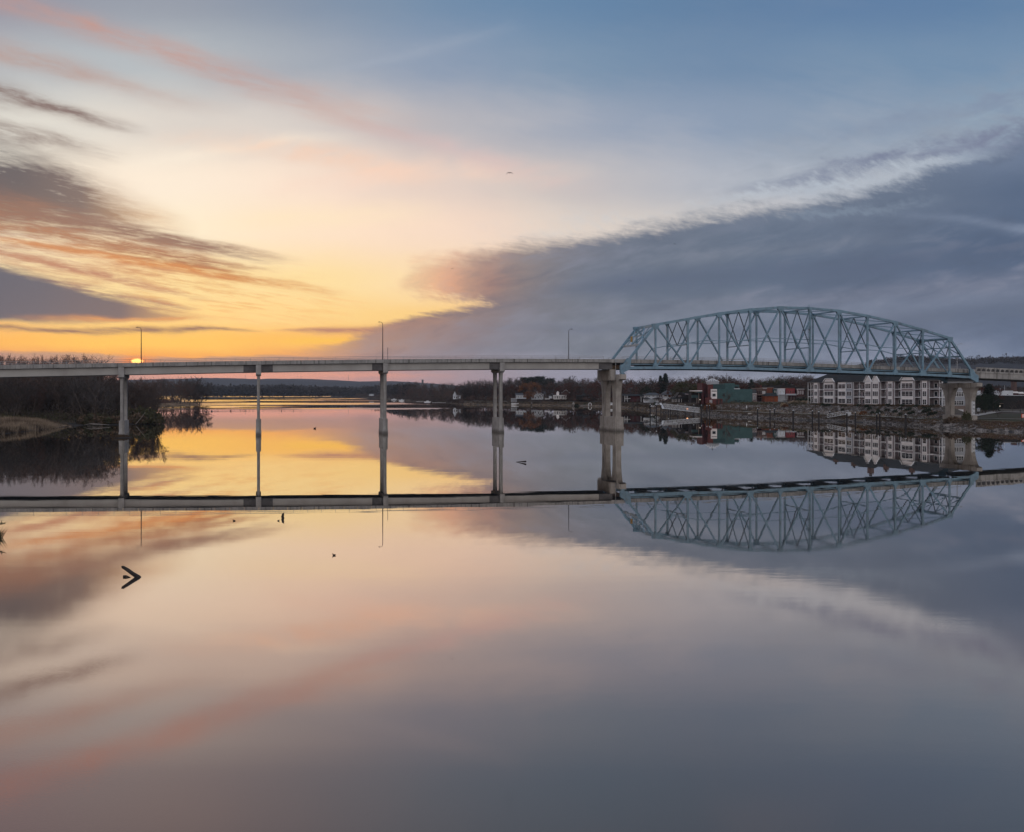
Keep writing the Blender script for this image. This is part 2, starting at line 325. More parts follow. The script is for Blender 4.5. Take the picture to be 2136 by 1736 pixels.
class MB:
    def __init__(s): s.v = []; s.f = []; s.m = []; s.cur = 0
    def face(s, pts):
        n = len(s.v); s.v.extend([tuple(p) for p in pts]); s.f.append(tuple(range(n, n + len(pts)))); s.m.append(s.cur)
    def _add(s, vs, fs):
        n = len(s.v); s.v.extend([tuple(p) for p in vs])
        for f in fs: s.f.append(tuple(n + i for i in f)); s.m.append(s.cur)
    def box(s, x0, x1, y0, y1, z0, z1):
        s._add([(x0,y0,z0),(x1,y0,z0),(x1,y1,z0),(x0,y1,z0),(x0,y0,z1),(x1,y0,z1),(x1,y1,z1),(x0,y1,z1)],
               [(0,3,2,1),(4,5,6,7),(0,1,5,4),(1,2,6,5),(2,3,7,6),(3,0,4,7)]); return s
    def beam(s, p, q, w, h, up=(0, 0, 1)):
        """rectangular bar from p to q; w across, h along 'up'"""
        p, q = Vector(p), Vector(q); d = (q - p).normalized(); up = Vector(up)
        sx = d.cross(up)
        if sx.length < 1e-4: sx = d.cross(Vector((0, 1, 0)))
        sx.normalize(); sy = sx.cross(d)
        vs = []
        for e in (p, q):
            for a, b in ((-1,-1),(1,-1),(1,1),(-1,1)): vs.append(e + sx * (a * w / 2) + sy * (b * h / 2))
        s._add(vs, [(0,1,2,3),(7,6,5,4),(0,4,5,1),(1,5,6,2),(2,6,7,3),(3,7,4,0)]); return s
    def tube(s, pts, rads, n=6, cap=True):
        vs, fs = [], []
        for i, p in enumerate(pts):
            p = Vector(p); a = Vector(pts[max(0, i-1)]); b = Vector(pts[min(len(pts)-1, i+1)])
            d = (b - a).normalized(); ref = Vector((0, 0, 1)) if abs(d.z) < 0.9 else Vector((1, 0, 0))
            sx = d.cross(ref).normalized(); sy = sx.cross(d)
            for k in range(n):
                an = 2 * math.pi * k / n; vs.append(p + (sx * math.cos(an) + sy * math.sin(an)) * rads[i])
        for i in range(len(pts) - 1):
            for k in range(n): fs.append((i*n+k, i*n+(k+1) % n, (i+1)*n+(k+1) % n, (i+1)*n+k))
        if cap: fs.append(tuple(range(n))); fs.append(tuple((len(pts)-1)*n + k for k in reversed(range(n))))
        s._add(vs, fs); return s
    def lathe(s, prof, c=(0, 0), n=12):
        """prof [(r, z)] from bottom to top"""
        vs = [(c[0] + r*math.cos(2*math.pi*k/n), c[1] + r*math.sin(2*math.pi*k/n), z) for r, z in prof for k in range(n)]
        fs = [(i*n+k, i*n+(k+1) % n, (i+1)*n+(k+1) % n, (i+1)*n+k) for i in range(len(prof)-1) for k in range(n)]
        s._add(vs, fs); return s
    def prism(s, poly, y0, y1):
        """poly [(x, z)] pushed from y0 to y1"""
        n = len(poly)
        s._add([(x, y0, z) for x, z in poly] + [(x, y1, z) for x, z in poly],
               [tuple(range(n)), tuple(range(2*n-1, n-1, -1))] + [(i, i+n, (i+1) % n + n, (i+1) % n) for i in range(n)]); return s
    def prism_x(s, poly, x0, x1):
        """poly [(y, z)] pushed from x0 to x1"""
        n = len(poly)
        s._add([(x0, y, z) for y, z in poly] + [(x1, y, z) for y, z in poly],
               [tuple(range(n-1, -1, -1)), tuple(range(n, 2*n))] + [(i, (i+1) % n, (i+1) % n + n, i+n) for i in range(n)]); return s
    def mesh(s, name, mats):
        me = bpy.data.meshes.new(name); me.from_pydata(s.v, [], s.f)
        for m in (mats if isinstance(mats, (list, tuple)) else [mats]): me.materials.append(m)
        if any(s.m): me.polygons.foreach_set('material_index', s.m)
        me.update(); return me
    def build(s, name, mats, parent=None, loc=None, rz=0.0):
        o = bpy.data.objects.new(name, s.mesh(name, mats)); COL.objects.link(o)
        if parent is not None: o.parent = parent
        if loc is not None: o.location = loc
        o.rotation_euler.z = rz
        return o
def link_mesh(name, me, parent=None, loc=(0,0,0)):
    o = bpy.data.objects.new(name, me); COL.objects.link(o); o.parent = parent; o.location = loc; return o
def tag(o, label=None, cat=None, group=None, kind=None):
    if label: o['label'] = label
    if cat: o['category'] = cat
    if group: o['group'] = group
    if kind: o['kind'] = kind
    return o
def thing(name, label, cat, loc=(0, 0, 0), rz=0.0, group=None, scale=None):
    o = bpy.data.objects.new(name, None); COL.objects.link(o); o.empty_display_size = 0.5
    o.location = loc; o.rotation_euler.z = rz
    if scale: o.scale = scale
    return tag(o, label, cat, group)

# ------------------------------------------------------------------ materials
def mat(name, c1, c2=None, rough=0.8, scale=1.0, stretch=(1, 1, 1), bump=0.0, bscale=None, spec=0.3, metal=0.0,
        contrast=(0.35, 0.65), by_object=0.0, coords='Object', streak=None):
    m = bpy.data.materials.new(name); m.use_nodes = True; nt = m.node_tree; V.nt = nt
    b = nt.nodes['Principled BSDF']; b.inputs['Roughness'].default_value = rough
    b.inputs['Specular IOR Level'].default_value = spec; b.inputs['Metallic'].default_value = metal
    b.inputs['Base Color'].default_value = (*c1, 1)
    if c2 is None: return m
    tc = nt.nodes.new('ShaderNodeTexCoord'); mp = nt.nodes.new('ShaderNodeMapping'); mp.inputs['Scale'].default_value = stretch
    nt.links.new(tc.outputs[coords], mp.inputs[0])
    n = nt.nodes.new('ShaderNodeTexNoise'); n.inputs['Scale'].default_value = scale; n.inputs['Detail'].default_value = 6; n.inputs['Roughness'].default_value = 0.62
    nt.links.new(mp.outputs[0], n.inputs['Vector'])
    f = sstep(V(n.outputs['Fac']), *contrast)
    col = cmix(f, tuple(c1), tuple(c2))
    if streak:
        mp2 = nt.nodes.new('ShaderNodeMapping'); mp2.inputs['Scale'].default_value = streak[1]
        nt.links.new(tc.outputs[coords], mp2.inputs[0])
        n2 = nt.nodes.new('ShaderNodeTexNoise'); n2.inputs['Scale'].default_value = 1.0; n2.inputs['Detail'].default_value = 4
        nt.links.new(mp2.outputs[0], n2.inputs['Vector'])
        col = cmix(sstep(V(n2.outputs['Fac']), 0.5, 0.72) * streak[2], col, tuple(streak[0]))
    if by_object:
        oi = nt.nodes.new('ShaderNodeObjectInfo'); hs = nt.nodes.new('ShaderNodeHueSaturation')
        V.put(hs, 'Value' if False else 2, V(oi.outputs['Random']) * (2 * by_object) + (1 - by_object))
        nt.links.new(col, hs.inputs['Color']); col = hs.outputs[0]
    nt.links.new(col, b.inputs['Base Color'])
    if bump:
        n3 = nt.nodes.new('ShaderNodeTexNoise'); n3.inputs['Scale'].default_value = bscale or scale * 4; n3.inputs['Detail'].default_value = 4
        nt.links.new(tc.outputs[coords], n3.inputs['Vector'])
        bp = nt.nodes.new('ShaderNodeBump'); bp.inputs['Strength'].default_value = bump; bp.inputs['Distance'].default_value = 0.1
        nt.links.new(n3.outputs['Fac'], bp.inputs['Height']); nt.links.new(bp.outputs[0], b.inputs['Normal'])
    return m
M = {}
M['concrete'] = mat('concrete', (.39,.38,.365), (.28,.272,.26), .9, .35, bump=.2, bscale=3, streak=((.13,.12,.11), (.9,.9,.07), .8))
M['concrete_parapet'] = mat('concrete_parapet', (.34,.335,.32), (.25,.245,.235), .9, .5, bump=.2, bscale=3, streak=((.08,.075,.07), (1.6,1.6,.05), .95))
M['concrete_warm'] = mat('concrete_warm', (.40,.37,.335), (.285,.262,.235), .9, .3, bump=.2, bscale=3, streak=((.14,.12,.10), (.8,.8,.08), .8))
M['concrete_dark'] = mat('concrete_dark', (.13,.125,.125), (.09,.088,.09), .9, .5)
M['girder'] = mat('girder_paint', (.42,.41,.385), (.35,.34,.32), .7, .15, spec=.3, streak=((.30,.28,.26), (.5,.5,.12), .35))
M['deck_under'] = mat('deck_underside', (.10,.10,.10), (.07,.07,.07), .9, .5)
M['asphalt'] = mat('asphalt', (.055,.055,.055), (.04,.04,.04), .9, 1)
M['steel_blue'] = mat('blue_grey_steel', (.155,.275,.36), (.095,.175,.24), .45, .5, spec=.5, contrast=(.45,.75), streak=((.10,.12,.13), (.5,.5,.3), .5))
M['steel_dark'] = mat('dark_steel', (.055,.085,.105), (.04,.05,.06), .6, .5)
M['galv'] = mat('galvanised_steel', (.30,.31,.32), (.24,.25,.26), .5, 1, spec=.5)
M['black_metal'] = mat('black_metal', (.018,.018,.02), (.03,.028,.028), .5, 1)
M['white_metal'] = mat('white_metal', (.62,.64,.66), (.5,.52,.54), .5, 1)
M['bark'] = mat('bark', (.11,.088,.072), (.065,.052,.045), .95, .6, by_object=.3)
M['twig_brown'] = mat('brown_twigs', (.095,.066,.054), (.055,.042,.038), .95, .15, by_object=.35)
M['twig_grey'] = mat('grey_twigs', (.095,.084,.080), (.058,.052,.051), .95, .15, by_object=.35)
M['twig_gold'] = mat('reddish_twigs', (.135,.075,.055), (.08,.05,.04), .95, .15, by_object=.3)
M['leaf_rust'] = mat('rust_leaves', (.17,.068,.025), (.095,.040,.02), .9, .3, by_object=.2)
M['leaf_maroon'] = mat('maroon_leaves', (.105,.040,.026), (.060,.026,.02), .9, .3, by_object=.2)
M['leaf_olive'] = mat('olive_leaves', (.075,.070,.028), (.045,.045,.02), .9, .3, by_object=.25)
M['leaf_green'] = mat('dark_green_leaves', (.030,.045,.025), (.018,.028,.018), .9, .3, by_object=.25)
M['needle'] = mat('needles', (.022,.036,.026), (.014,.022,.018), .9, .3, by_object=.2)
M['far_wood'] = mat('far_wood', (.042,.038,.036), (.026,.025,.026), .95, .02, coords='Generated')
M['hill'] = mat('hill_woods', (.034,.034,.036), (.022,.023,.026), .95, .004)
M['earth'] = mat('earth', (.10,.078,.055), (.055,.045,.034), .95, .08, bump=.4, bscale=1.5)
M['mud'] = mat('mud', (.035,.03,.026), (.02,.018,.017), .8, .3)
M['lawn'] = mat('lawn', (.05,.056,.026), (.085,.066,.04), .95, .1, bump=.3, bscale=3)
M['path'] = mat('path_concrete', (.50,.47,.43), (.42,.39,.36), .9, .5)
M['drygrass'] = mat('dry_grass', (.40,.31,.215), (.19,.14,.10), .95, .12, contrast=(.3,.7))
M['brush'] = mat('brown_brush', (.14,.095,.06), (.065,.048,.036), .95, .08, contrast=(.3,.7))
M['brush_green'] = mat('green_brush', (.055,.060,.028), (.085,.07,.04), .95, .15)
M['rock'] = mat('riprap_rock', (.27,.25,.24), (.07,.064,.06), .9, .45, contrast=(.4,.6))
M['beige'] = mat('beige_siding', (.86,.815,.80), (.78,.74,.725), .8, .3)
M['grey_siding'] = mat('blue_grey_siding', (.40,.42,.455), (.35,.37,.40), .8, .3)
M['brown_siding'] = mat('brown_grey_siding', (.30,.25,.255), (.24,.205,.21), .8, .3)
M['brick_tan'] = mat('tan_brick', (.30,.23,.19), (.23,.175,.15), .9, 1.5)
M['trim'] = mat('white_trim', (.88,.88,.88), (.80,.80,.81), .6, .5)
M['glass'] = mat('window_glass', (.022,.026,.032), None, .08, spec=.6)
M['dark'] = mat('black_and_shade', (.020,.020,.022), (.03,.028,.028), .9, 1)  # near-black: black walls, shutters; in doorways the shade is put into the colour
M['roof_dark'] = mat('dark_shingles', (.017,.019,.019), (.026,.027,.028), .9, .6)
M['roof_grey'] = mat('grey_shingles', (.075,.082,.090), (.055,.06,.066), .9, .6)
M['brick_red'] = mat('red_brick', (.14,.044,.040), (.09,.03,.03), .9, .8)
M['brick_maroon'] = mat('maroon_brick', (.085,.024,.026), (.05,.017,.02), .9, .8)
M['brick_brown'] = mat('brown_brick', (.13,.085,.075), (.09,.06,.055), .9, .8)
M['brick_rust'] = mat('rust_brick', (.22,.075,.045), (.16,.055,.036), .9, .6)
M['pink_wall'] = mat('pink_red_wall', (.30,.055,.065), (.22,.045,.055), .85, .6)
M['teal'] = mat('teal_copper_cladding', (.040,.088,.092), (.055,.118,.12), .7, .35, contrast=(.35,.7))
M['teal_dark'] = mat('dark_teal_cladding', (.035,.075,.08), (.028,.062,.067), .7, .5)
M['orange_wood'] = mat('orange_wood', (.27,.075,.03), (.19,.052,.024), .8, .3, stretch=(3,3,.3))
M['white_wall'] = mat('white_siding', (.60,.63,.67), (.52,.55,.59), .8, .4)
M['dark_wall'] = mat('dark_wall', (.035,.030,.030), (.025,.022,.022), .9, .5)
M['wood_deck'] = mat('weathered_wood', (.10,.075,.065), (.07,.055,.05), .9, .8)
M['pink_cloth'] = mat('pink_cloth', (.55,.22,.25), (.48,.19,.22), .8, .5)
M['orange_sign'] = mat('orange_sign', (.75,.12,.05), None, .6)
M['bird_dark'] = mat('dark_feathers', (.015,.015,.017), None, .8)
M['log'] = mat('wet_log', (.022,.018,.016), (.035,.028,.024), .7, 2)
M['bleached'] = mat('bleached_driftwood', (.30,.27,.24), (.2,.18,.16), .9, 2)
def lamp_mat(name, col, s):
    m = bpy.data.materials.new(name); m.use_nodes = True; b = m.node_tree.nodes['Principled BSDF']
    b.inputs['Emission Color'].default_value = (*col, 1); b.inputs['Emission Strength'].default_value = s; return m
M['lamp_orange'] = lamp_mat('lit_orange_lamp', (1, .35, .1), 1.6)
M['lamp_white'] = lamp_mat('lit_white_lamp', (1, .85, .7), 1.2)
M['lens'] = mat('lamp_lens', (.55,.55,.52), None, .4)
# pier footing: a darker wet band near the waterline
def footing_mat(name, base):
    m = base.copy(); m.name = name; nt = m.node_tree; V.nt = nt
    b = nt.nodes['Principled BSDF']; src = b.inputs['Base Color'].links[0].from_socket
    g = nt.nodes.new('ShaderNodeNewGeometry'); s = nt.nodes.new('ShaderNodeSeparateXYZ'); nt.links.new(g.outputs['Position'], s.inputs[0])
    n = nt.nodes.new('ShaderNodeTexNoise'); n.inputs['Scale'].default_value = .9; nt.links.new(g.outputs['Position'], n.inputs['Vector'])
    z = V(s.outputs[2]) + (V(n.outputs['Fac']) - .5) * 1.2
    col = cmix(rstep(z, .1, 1.3) * .75, src, (.06,.052,.045)); nt.links.new(col, b.inputs['Base Color'])
    return m
M['footing'] = footing_mat('stained_footing', M['concrete'])
M['footing_warm'] = footing_mat('stained_warm_footing', M['concrete_warm'])

# ------------------------------------------------------------------ water
m = bpy.data.materials.new('river_water'); m.use_nodes = True; nt = m.node_tree; nt.nodes.clear(); V.nt = nt
out = nt.nodes.new('ShaderNodeOutputMaterial')
lw = nt.nodes.new('ShaderNodeLayerWeight'); lw.inputs['Blend'].default_value = 0.5
facing = V(lw.outputs['Facing'])
refl = V.op('POWER', facing, 1.2)
geo = nt.nodes.new('ShaderNodeNewGeometry'); s = nt.nodes.new('ShaderNodeSeparateXYZ'); nt.links.new(geo.outputs['Position'], s.inputs[0])
wx, wy = V(s.outputs[0]), V(s.outputs[1])
# long gentle ripples, fine chop in patches, and wind-ruffled cat's-paws on the far reach
calm = noise_v(wx, wy, 0, .012, 3, .5)
n1 = noise_v(wx * .35, wy, 1, .55, 3, .5) * sstep(calm, .30, .75)
n2 = noise_v(wx, wy, 2, 9.0, 2, .5)
n3 = noise_v(wx * .12, wy, 3, .16, 3, .5)
near = rstep(wy, 45.0, 110.0)
edge = sstep(V.op('ABSOLUTE', wx) / vmax(wy, 1.0), .05, .5)
gust = sstep(noise_v(wx * .5, wy, 8, .022, 3, .5), .5, .66)
hgt = n1 * (.0007 + gust * .0016) + n2 * (near * edge * .00055 + near * .00012) + n3 * .006 + noise_v(wx * .55, wy * 1.3, 11, 1.1, 2, .5) * (rstep(wy, 110, 190) * gust * .0016) + noise_v(wx, wy, 12, 15.0, 1, .5) * (rstep(wy, 24, 42) * .0008)
patch = sstep(noise_v(wx * .30, wy, 5, .0065, 5, .62, .5), .47, .53) * sstep(wy, 620, 800) * rstep(wy, 3600, 4200) * rstep(wx / vmax(wy, 1.0), -.10, .0)
bp = nt.nodes.new('ShaderNodeBump'); bp.inputs['Strength'].default_value = 1.0; bp.inputs['Distance'].default_value = 1.0
V.put(bp, 2 if bp.inputs[2].name == 'Height' else bp.inputs.find('Height'), hgt)
gl = nt.nodes.new('ShaderNodeBsdfGlossy'); gl.distribution = 'GGX'; gl.inputs['Color'].default_value = (.97,.965,.95,1)
V.put(gl, gl.inputs.find('Roughness'), near * edge * .012 + near * .002 + .001)
df = nt.nodes.new('ShaderNodeBsdfDiffuse'); df.inputs['Color'].default_value = (.035,.042,.045,1)
# wind-ruffled patches: the facets one sees at grazing angles lean towards the eye
tilt = nt.nodes.new('ShaderNodeCombineXYZ'); V.put(tilt, 1, patch * -.030)
va = nt.nodes.new('ShaderNodeVectorMath'); nt.links.new(bp.outputs[0], va.inputs[0]); nt.links.new(tilt.outputs[0], va.inputs[1])
vn = nt.nodes.new('ShaderNodeVectorMath'); vn.operation = 'NORMALIZE'; nt.links.new(va.outputs[0], vn.inputs[0])
nt.links.new(vn.outputs[0], gl.inputs['Normal']); nt.links.new(bp.outputs[0], lw.inputs['Normal'])
tint = cramp(facing, [(0.0, (255, 208, 182)), (0.56, (255, 208, 182)), (0.76, (244, 226, 216)), (0.92, (250, 247, 242)), (1.0, (252, 251, 249))]); nt.links.new(tint, gl.inputs['Color'])
mx = nt.nodes.new('ShaderNodeMixShader'); V.put(mx, 0, refl); nt.links.new(df.outputs[0], mx.inputs[1]); nt.links.new(gl.outputs[0], mx.inputs[2])
nt.links.new(mx.outputs[0], out.inputs[0])
M['water'] = m
ms = MB(); ms.face([(-9000, -400, 0), (9000, -400, 0), (9000, 16000, 0), (-9000, 16000, 0)])
tag(ms.build('river', M['water']), 'calm river mirroring the evening sky and the bridge', kind='structure')
# ------------------------------------------------------------------ ground
SHORE = [(700, 2750), (740, 2500), (780, 2200), (817, 1650), (860, 1350), (900, 1180), (960, 984), (1000, 955), (1062, 937), (1150, 890), (1252, 836), (1300, 750),
         (1340, 670), (1382, 578), (1440, 526), (1516, 478), (1580, 446), (1655, 418), (1669, 412), (1767, 390), (1889, 345), (1968, 318), (2047, 297), (2136, 284), (2400, 262), (3200, 235)]
def shoreY(u): return interp(u, SHORE)
TOWN = [(-60, -6), (-8, -1.2), (0, 0.02), (3, .85), (8, 1.7), (13, 2.25), (28, 2.6), (42, 4.3), (58, 6.3), (75, 6.9), (200, 7.2), (900, 8), (4000, 9)]
MIDL = [(-60, -6), (-8, -1.0), (0, 0.02), (6, .6), (14, 1.5), (26, 2.4), (60, 3.8), (100, 4.6), (200, 5), (4000, 6)]
EAST = [(-60, -6), (-8, -1.2), (0, 0.02), (4, 1.2), (10, 1.9), (20, 2.1), (50, 2.6), (90, 4.2), (140, 4.8), (400, 6), (4000, 9)]
def ground_r(u, d):
    a = interp(d, MIDL); b = interp(d, TOWN); c = interp(d, EAST)
    z = lerp(a, b, smooth((u - 1280) / 130)); return lerp(z, c, smooth((u - 1975) / 50))
def gz(u, Y): return ground_r(u, Y - shoreY(u))
def on(u, Y, dz=0.0): return P(u, Y, gz(u, Y) + dz)

def right_land():
    us = [690 + i * 10 for i in range(int((2420 - 690) / 10) + 1)] + [2500, 2700, 3000, 3400, 4200]
    ds = [-25, -8, -3, 0, 1.5, 3, 5.5, 8, 10.5, 13, 17, 22, 28, 35, 42, 50, 58, 68, 80, 100, 130, 180, 260, 400, 700, 1200, 2200, 4200]
    vs, fs, mi = [], [], []
    for u in us:
        for d in ds:
            Y = shoreY(u) + d + (mnoise.noise(Vector((u * .05, d * .02, 0))) * 2.4 if d < 30 else 0)
            z = ground_r(u, d) + mnoise.noise(Vector((u * .04, Y * .05, 2))) * (0.35 if 1 < d < 400 else 0)
            p = P(u, Y, z); vs.append(tuple(p))
    n = len(ds)
    for i in range(len(us) - 1):
        for j in range(n - 1):
            fs.append((i*n+j, (i+1)*n+j, (i+1)*n+j+1, i*n+j+1))
            d = ds[j]; u = us[i]
            if d < 1.5: k = 1
            elif u > 1290 and 9 < d < 28: k = 2
            elif u <= 1290 and 20 < d < 60 and u > 1150: k = 2
            elif u > 2030 and 20 < d < 80: k = 2
            else: k = 0
            mi.append(k)
    me = bpy.data.meshes.new('ground'); me.from_pydata(vs, [], fs)
    for q in ('earth', 'mud', 'lawn'): me.materials.append(M[q])
    me.polygons.foreach_set('material_index', mi); me.update()
    o = link_mesh('ground', me); tag(o, 'town bank rising from the riprap to the waterfront buildings', kind='structure')
right_land()

# walkway along the town shore
def ribbon(name, pts, w, m, dz, label=None, kind='structure'):
    b = MB(); L = [Vector(p) for p in pts]
    for a, c in zip(L, L[1:]):
        d = (c - a); s = Vector((-d.y, d.x, 0)).normalized() * w / 2
        b.face([a - s + Vector((0,0,dz)), c - s + Vector((0,0,dz)), c + s + Vector((0,0,dz)), a + s + Vector((0,0,dz))])
    o = b.build(name, m); tag(o, label, kind=kind); return o
ribbon('path', [on(u, shoreY(u) + d) for u, d in [(1462, 12), (1500, 13), (1540, 14), (1580, 14), (1620, 14), (1660, 14), (1700, 14), (1760, 14), (1820, 14), (1880, 13), (1930, 12)]], 2.0, M['path'], .5, 'pale walkway along the riprap shore')
ribbon('path', [on(u, Y) for u, Y in [(2036, 346), (2060, 342), (2090, 338), (2120, 334), (2160, 330), (2220, 325)]], 2.6, M['path'], .3, 'pale walkway under the approach span')
ribbon('path', [on(u, Y) for u, Y in [(2030, 362), (2055, 372), (2080, 384), (2110, 380), (2150, 372)]], 4.0, M['path'], .3, 'pale drive curving before the dark building')
ribbon('path', [on(u, Y) for u, Y in [(1060, 975), (1110, 965), (1160, 940), (1200, 915), (1240, 900), (1290, 830)]], 2.4, M['path'], .3, 'pale walkway in front of the waterfront houses')

# left island
ISLE = [P(u, Y).xy for u, Y in [(-1500, 160), (-700, 205), (-300, 238), (0, 271), (60, 292), (100, 308), (126, 322), (150, 338), (182, 350), (215, 352), (240, 352), (280, 356), (318, 364), (332, 384), (330, 430),
                            (318, 500), (300, 600), (292, 740), (318, 800), (353, 824), (392, 850), (412, 905), (417, 960), (408, 1060), (380, 1300), (330, 1600), (200, 2000), (-600, 2200), (-3000, 1800), (-4000, 700)]]
def sd_poly(x, y, poly):
    best = 1e18; inside = False; n = len(poly)
    for i in range(n):
        a = poly[i]; b = poly[(i+1) % n]
        ex, ey = b[0]-a[0], b[1]-a[1]; wx_, wy_ = x-a[0], y-a[1]
        t = max(0, min(1, (wx_*ex+wy_*ey)/(ex*ex+ey*ey)))
        dx_, dy_ = wx_-ex*t, wy_-ey*t; best = min(best, dx_*dx_+dy_*dy_)
        if (a[1] > y) != (b[1] > y) and x < ex*(y-a[1])/(ey)+a[0]: inside = not inside
    d = math.sqrt(best); return d if inside else -d
def isle_z(x, y, sd=None):
    sd = sd_poly(x, y, ISLE) if sd is None else sd
    return interp(sd, [(-30, -4), (-4, -.7), (0, 0.0), (3, .5), (8, 1.1), (20, 1.7), (60, 2.4), (400, 3)])
def left_land():
    ys = [170 + 5*i for i in range(60)] + [470 + 14*i for i in range(60)] + [1320 + 60*i for i in range(14)]
    rs = [-1.5 + .05*i for i in range(16)] + [-.70 + .0075*i for i in range(49)]
    vs, fs = [], []
    for y in ys:
        for r in rs:
            x = r*y; sd = sd_poly(x, y, ISLE)
            vs.append((x, y, isle_z(x, y, sd) + (mnoise.noise(Vector((x*.08, y*.08, 0)))*.4 if sd > 2 else 0)))
    n = len(rs)
    for i in range(len(ys)-1):
        for j in range(n-1):
            q = (i*n+j, i*n+j+1, (i+1)*n+j+1, (i+1)*n+j)
            if max(vs[k][2] for k in q) > -2: fs.append(q)
    me = bpy.data.meshes.new('ground'); me.from_pydata(vs, [], fs); me.materials.append(M['mud']); me.materials.append(M['earth'])
    me.polygons.foreach_set('material_index', [1 if vs[f[0]][2] > .8 else 0 for f in fs]); me.update()
    tag(link_mesh('ground', me), 'low wooded island bank beside the first pier', kind='structure')
left_land()

# ------------------------------------------------------------------ distant hills and far woods
def ridge(name, pts, Y0, depth, mt, label, nz=.12, steps=160, rows=7):
    """pts [(u, v of the crest)] at distance Y0+depth"""
    vs, fs = [], []
    u0, u1 = pts[0][0], pts[-1][0]
    for i in range(steps+1):
        u = lerp(u0, u1, i/steps)
        top = Zat(interp(u, pts), Y0+depth)
        for j in range(rows+2):
            t = j/rows; Y = Y0+depth*t
            k = smooth(min(t, 1.0))**.9 if j <= rows else .6
            z = top*k*(1 + nz*mnoise.noise(Vector((u*.03, t*2.0, Y0*.01)))*(1-t if j <= rows else 0)) + (mnoise.noise(Vector((u*.35, t*5, 3)))*top*.018 if j else -3)
            vs.append(tuple(P(u, Y, max(z, -3 if j == 0 else 2))))
    n = rows+2
    for i in range(steps):
        for j in range(n-1): fs.append((i*n+j, (i+1)*n+j, (i+1)*n+j+1, i*n+j+1))
    me = bpy.data.meshes.new(name); me.from_pydata(vs, [], fs); me.materials.append(mt); me.update()
    for p in me.polygons: p.use_smooth = True
    return tag(link_mesh(name, me), label, kind='structure')
ridge('hills', [(-200, 800), (200, 794), (380, 790), (430, 788.5), (480, 789), (540, 791), (560, 790), (640, 790.5), (700, 793), (750, 796), (800, 795), (850, 796.5), (900, 800), (960, 805), (1100, 808), (1400, 808), (1700, 806)],
      5600, 900, M['hill'], 'low blue hills far beyond the river', steps=320)
ridge('hills', [(-200, 812), (300, 806), (700, 808), (900, 810), (1100, 811), (1700, 812), (2300, 812)], 4200, 500, M['hill'], 'flat wooded land on the far horizon', steps=200)
ridge('hill', [(1600, 806), (1700, 790), (1780, 770), (1830, 759), (1870, 752), (1900, 749), (1950, 752), (2000, 757), (2050, 754), (2100, 753), (2136, 752), (2300, 742), (2600, 748), (3200, 770)],
      1500, 700, M['hill'], 'dark wooded bluff behind the end of the truss', steps=220)
# ------------------------------------------------------------------ vegetation prototypes (mesh data shared by the copies)
def rdir(r):
    while True:
        v = Vector((r.uniform(-1,1), r.uniform(-1,1), r.uniform(-1,1)))
        if .05 < v.length < 1: return v.normalized()
def blade(b, p, q, w, r):
    s = (Vector(q)-Vector(p)).cross(rdir(r))
    if s.length < 1e-5: return
    s = s.normalized()*w/2; b.face([Vector(p)-s, Vector(p)+s, q])
def leaf(b, p, s, r):
    a = rdir(r)*s; c = rdir(r)*s; p = Vector(p); b.face([p-a*.5, p+a*.5, p+c])
def bare(seed, H=20.0, spread=.55, limbs=8, twigs=7, tw=.075, lean=0.0, low=.22, up=.55):
    r = random.Random(seed); T, C = MB(), MB()
    def seg(p, d, L, rad, lev):
        pts = [Vector(p)]; n = 3; dd = Vector(d)
        for i in range(n):
            dd = (dd + rdir(r)*(.16 if lev else .06) + Vector((0,0,.10 if lev else 0))).normalized(); pts.append(pts[-1]+dd*L/n)
        T.tube(pts, [rad*(1-.75*i/n) if lev else rad*(1-.55*i/n) for i in range(n+1)], n=5 if lev == 0 else 3, cap=False)
        return pts, dd
    def twigset(pts, L):
        for k in range(twigs):
            t = r.uniform(.15, 1); i = min(int(t*(len(pts)-1)), len(pts)-2); p = pts[i].lerp(pts[i+1], t*(len(pts)-1)-i)
            d = ((pts[-1]-pts[0]).normalized()*.7 + rdir(r)*.75 + Vector((0,0,.25))).normalized()
            q = p+d*L*r.uniform(.6, 1.2); blade(C, p, q, tw*r.uniform(.7, 1.3), r)
            for _ in range(3):
                t2 = r.uniform(.2, .95); p2 = p.lerp(q, t2); blade(C, p2, p2+(d*.6+rdir(r)*.8).normalized()*L*.5, tw*.8, r)
    trunk, dd = seg((0,0,-.6), Vector((lean, lean*.3, 1)).normalized(), H*.62, H*.018, 0)
    tops = []
    for k in range(limbs):
        t = low + (1-low)*(k+.5)/limbs; i = min(int(t*3), 2); p = trunk[i].lerp(trunk[i+1], t*3-i)
        an = k*2.4+r.uniform(-.4,.4); out = Vector((math.cos(an), math.sin(an), 0))
        d = (out*spread*1.4 + Vector((0,0,up+.5*t)) + rdir(r)*.15).normalized()
        L = H*(.46-.12*abs(t-.45))*r.uniform(.8,1.1)
        pts, _ = seg(p, d, L, H*.0075*(1.2-t*.4), 1); twigset(pts, H*.055)
        for j in range(5):
            t2 = r.uniform(.25, 1); i = min(int(t2*3), 2); p2 = pts[i].lerp(pts[i+1], t2*3-i)
            d2 = ((pts[-1]-pts[0]).normalized()*.8+rdir(r)*.7+Vector((0,0,.2))).normalized()
            pp, _ = seg(p2, d2, L*.42*r.uniform(.7,1.2), H*.0032, 2); twigset(pp, H*.06)
            for m_ in range(2):
                p3 = pp[r.randint(1,3)]; d3 = (d2+rdir(r)*.8).normalized(); q3 = p3+d3*L*.25
                blade(C, p3, q3, tw*1.5, r); twigset([p3, p3.lerp(q3,.5), q3], H*.05)
    return T, C
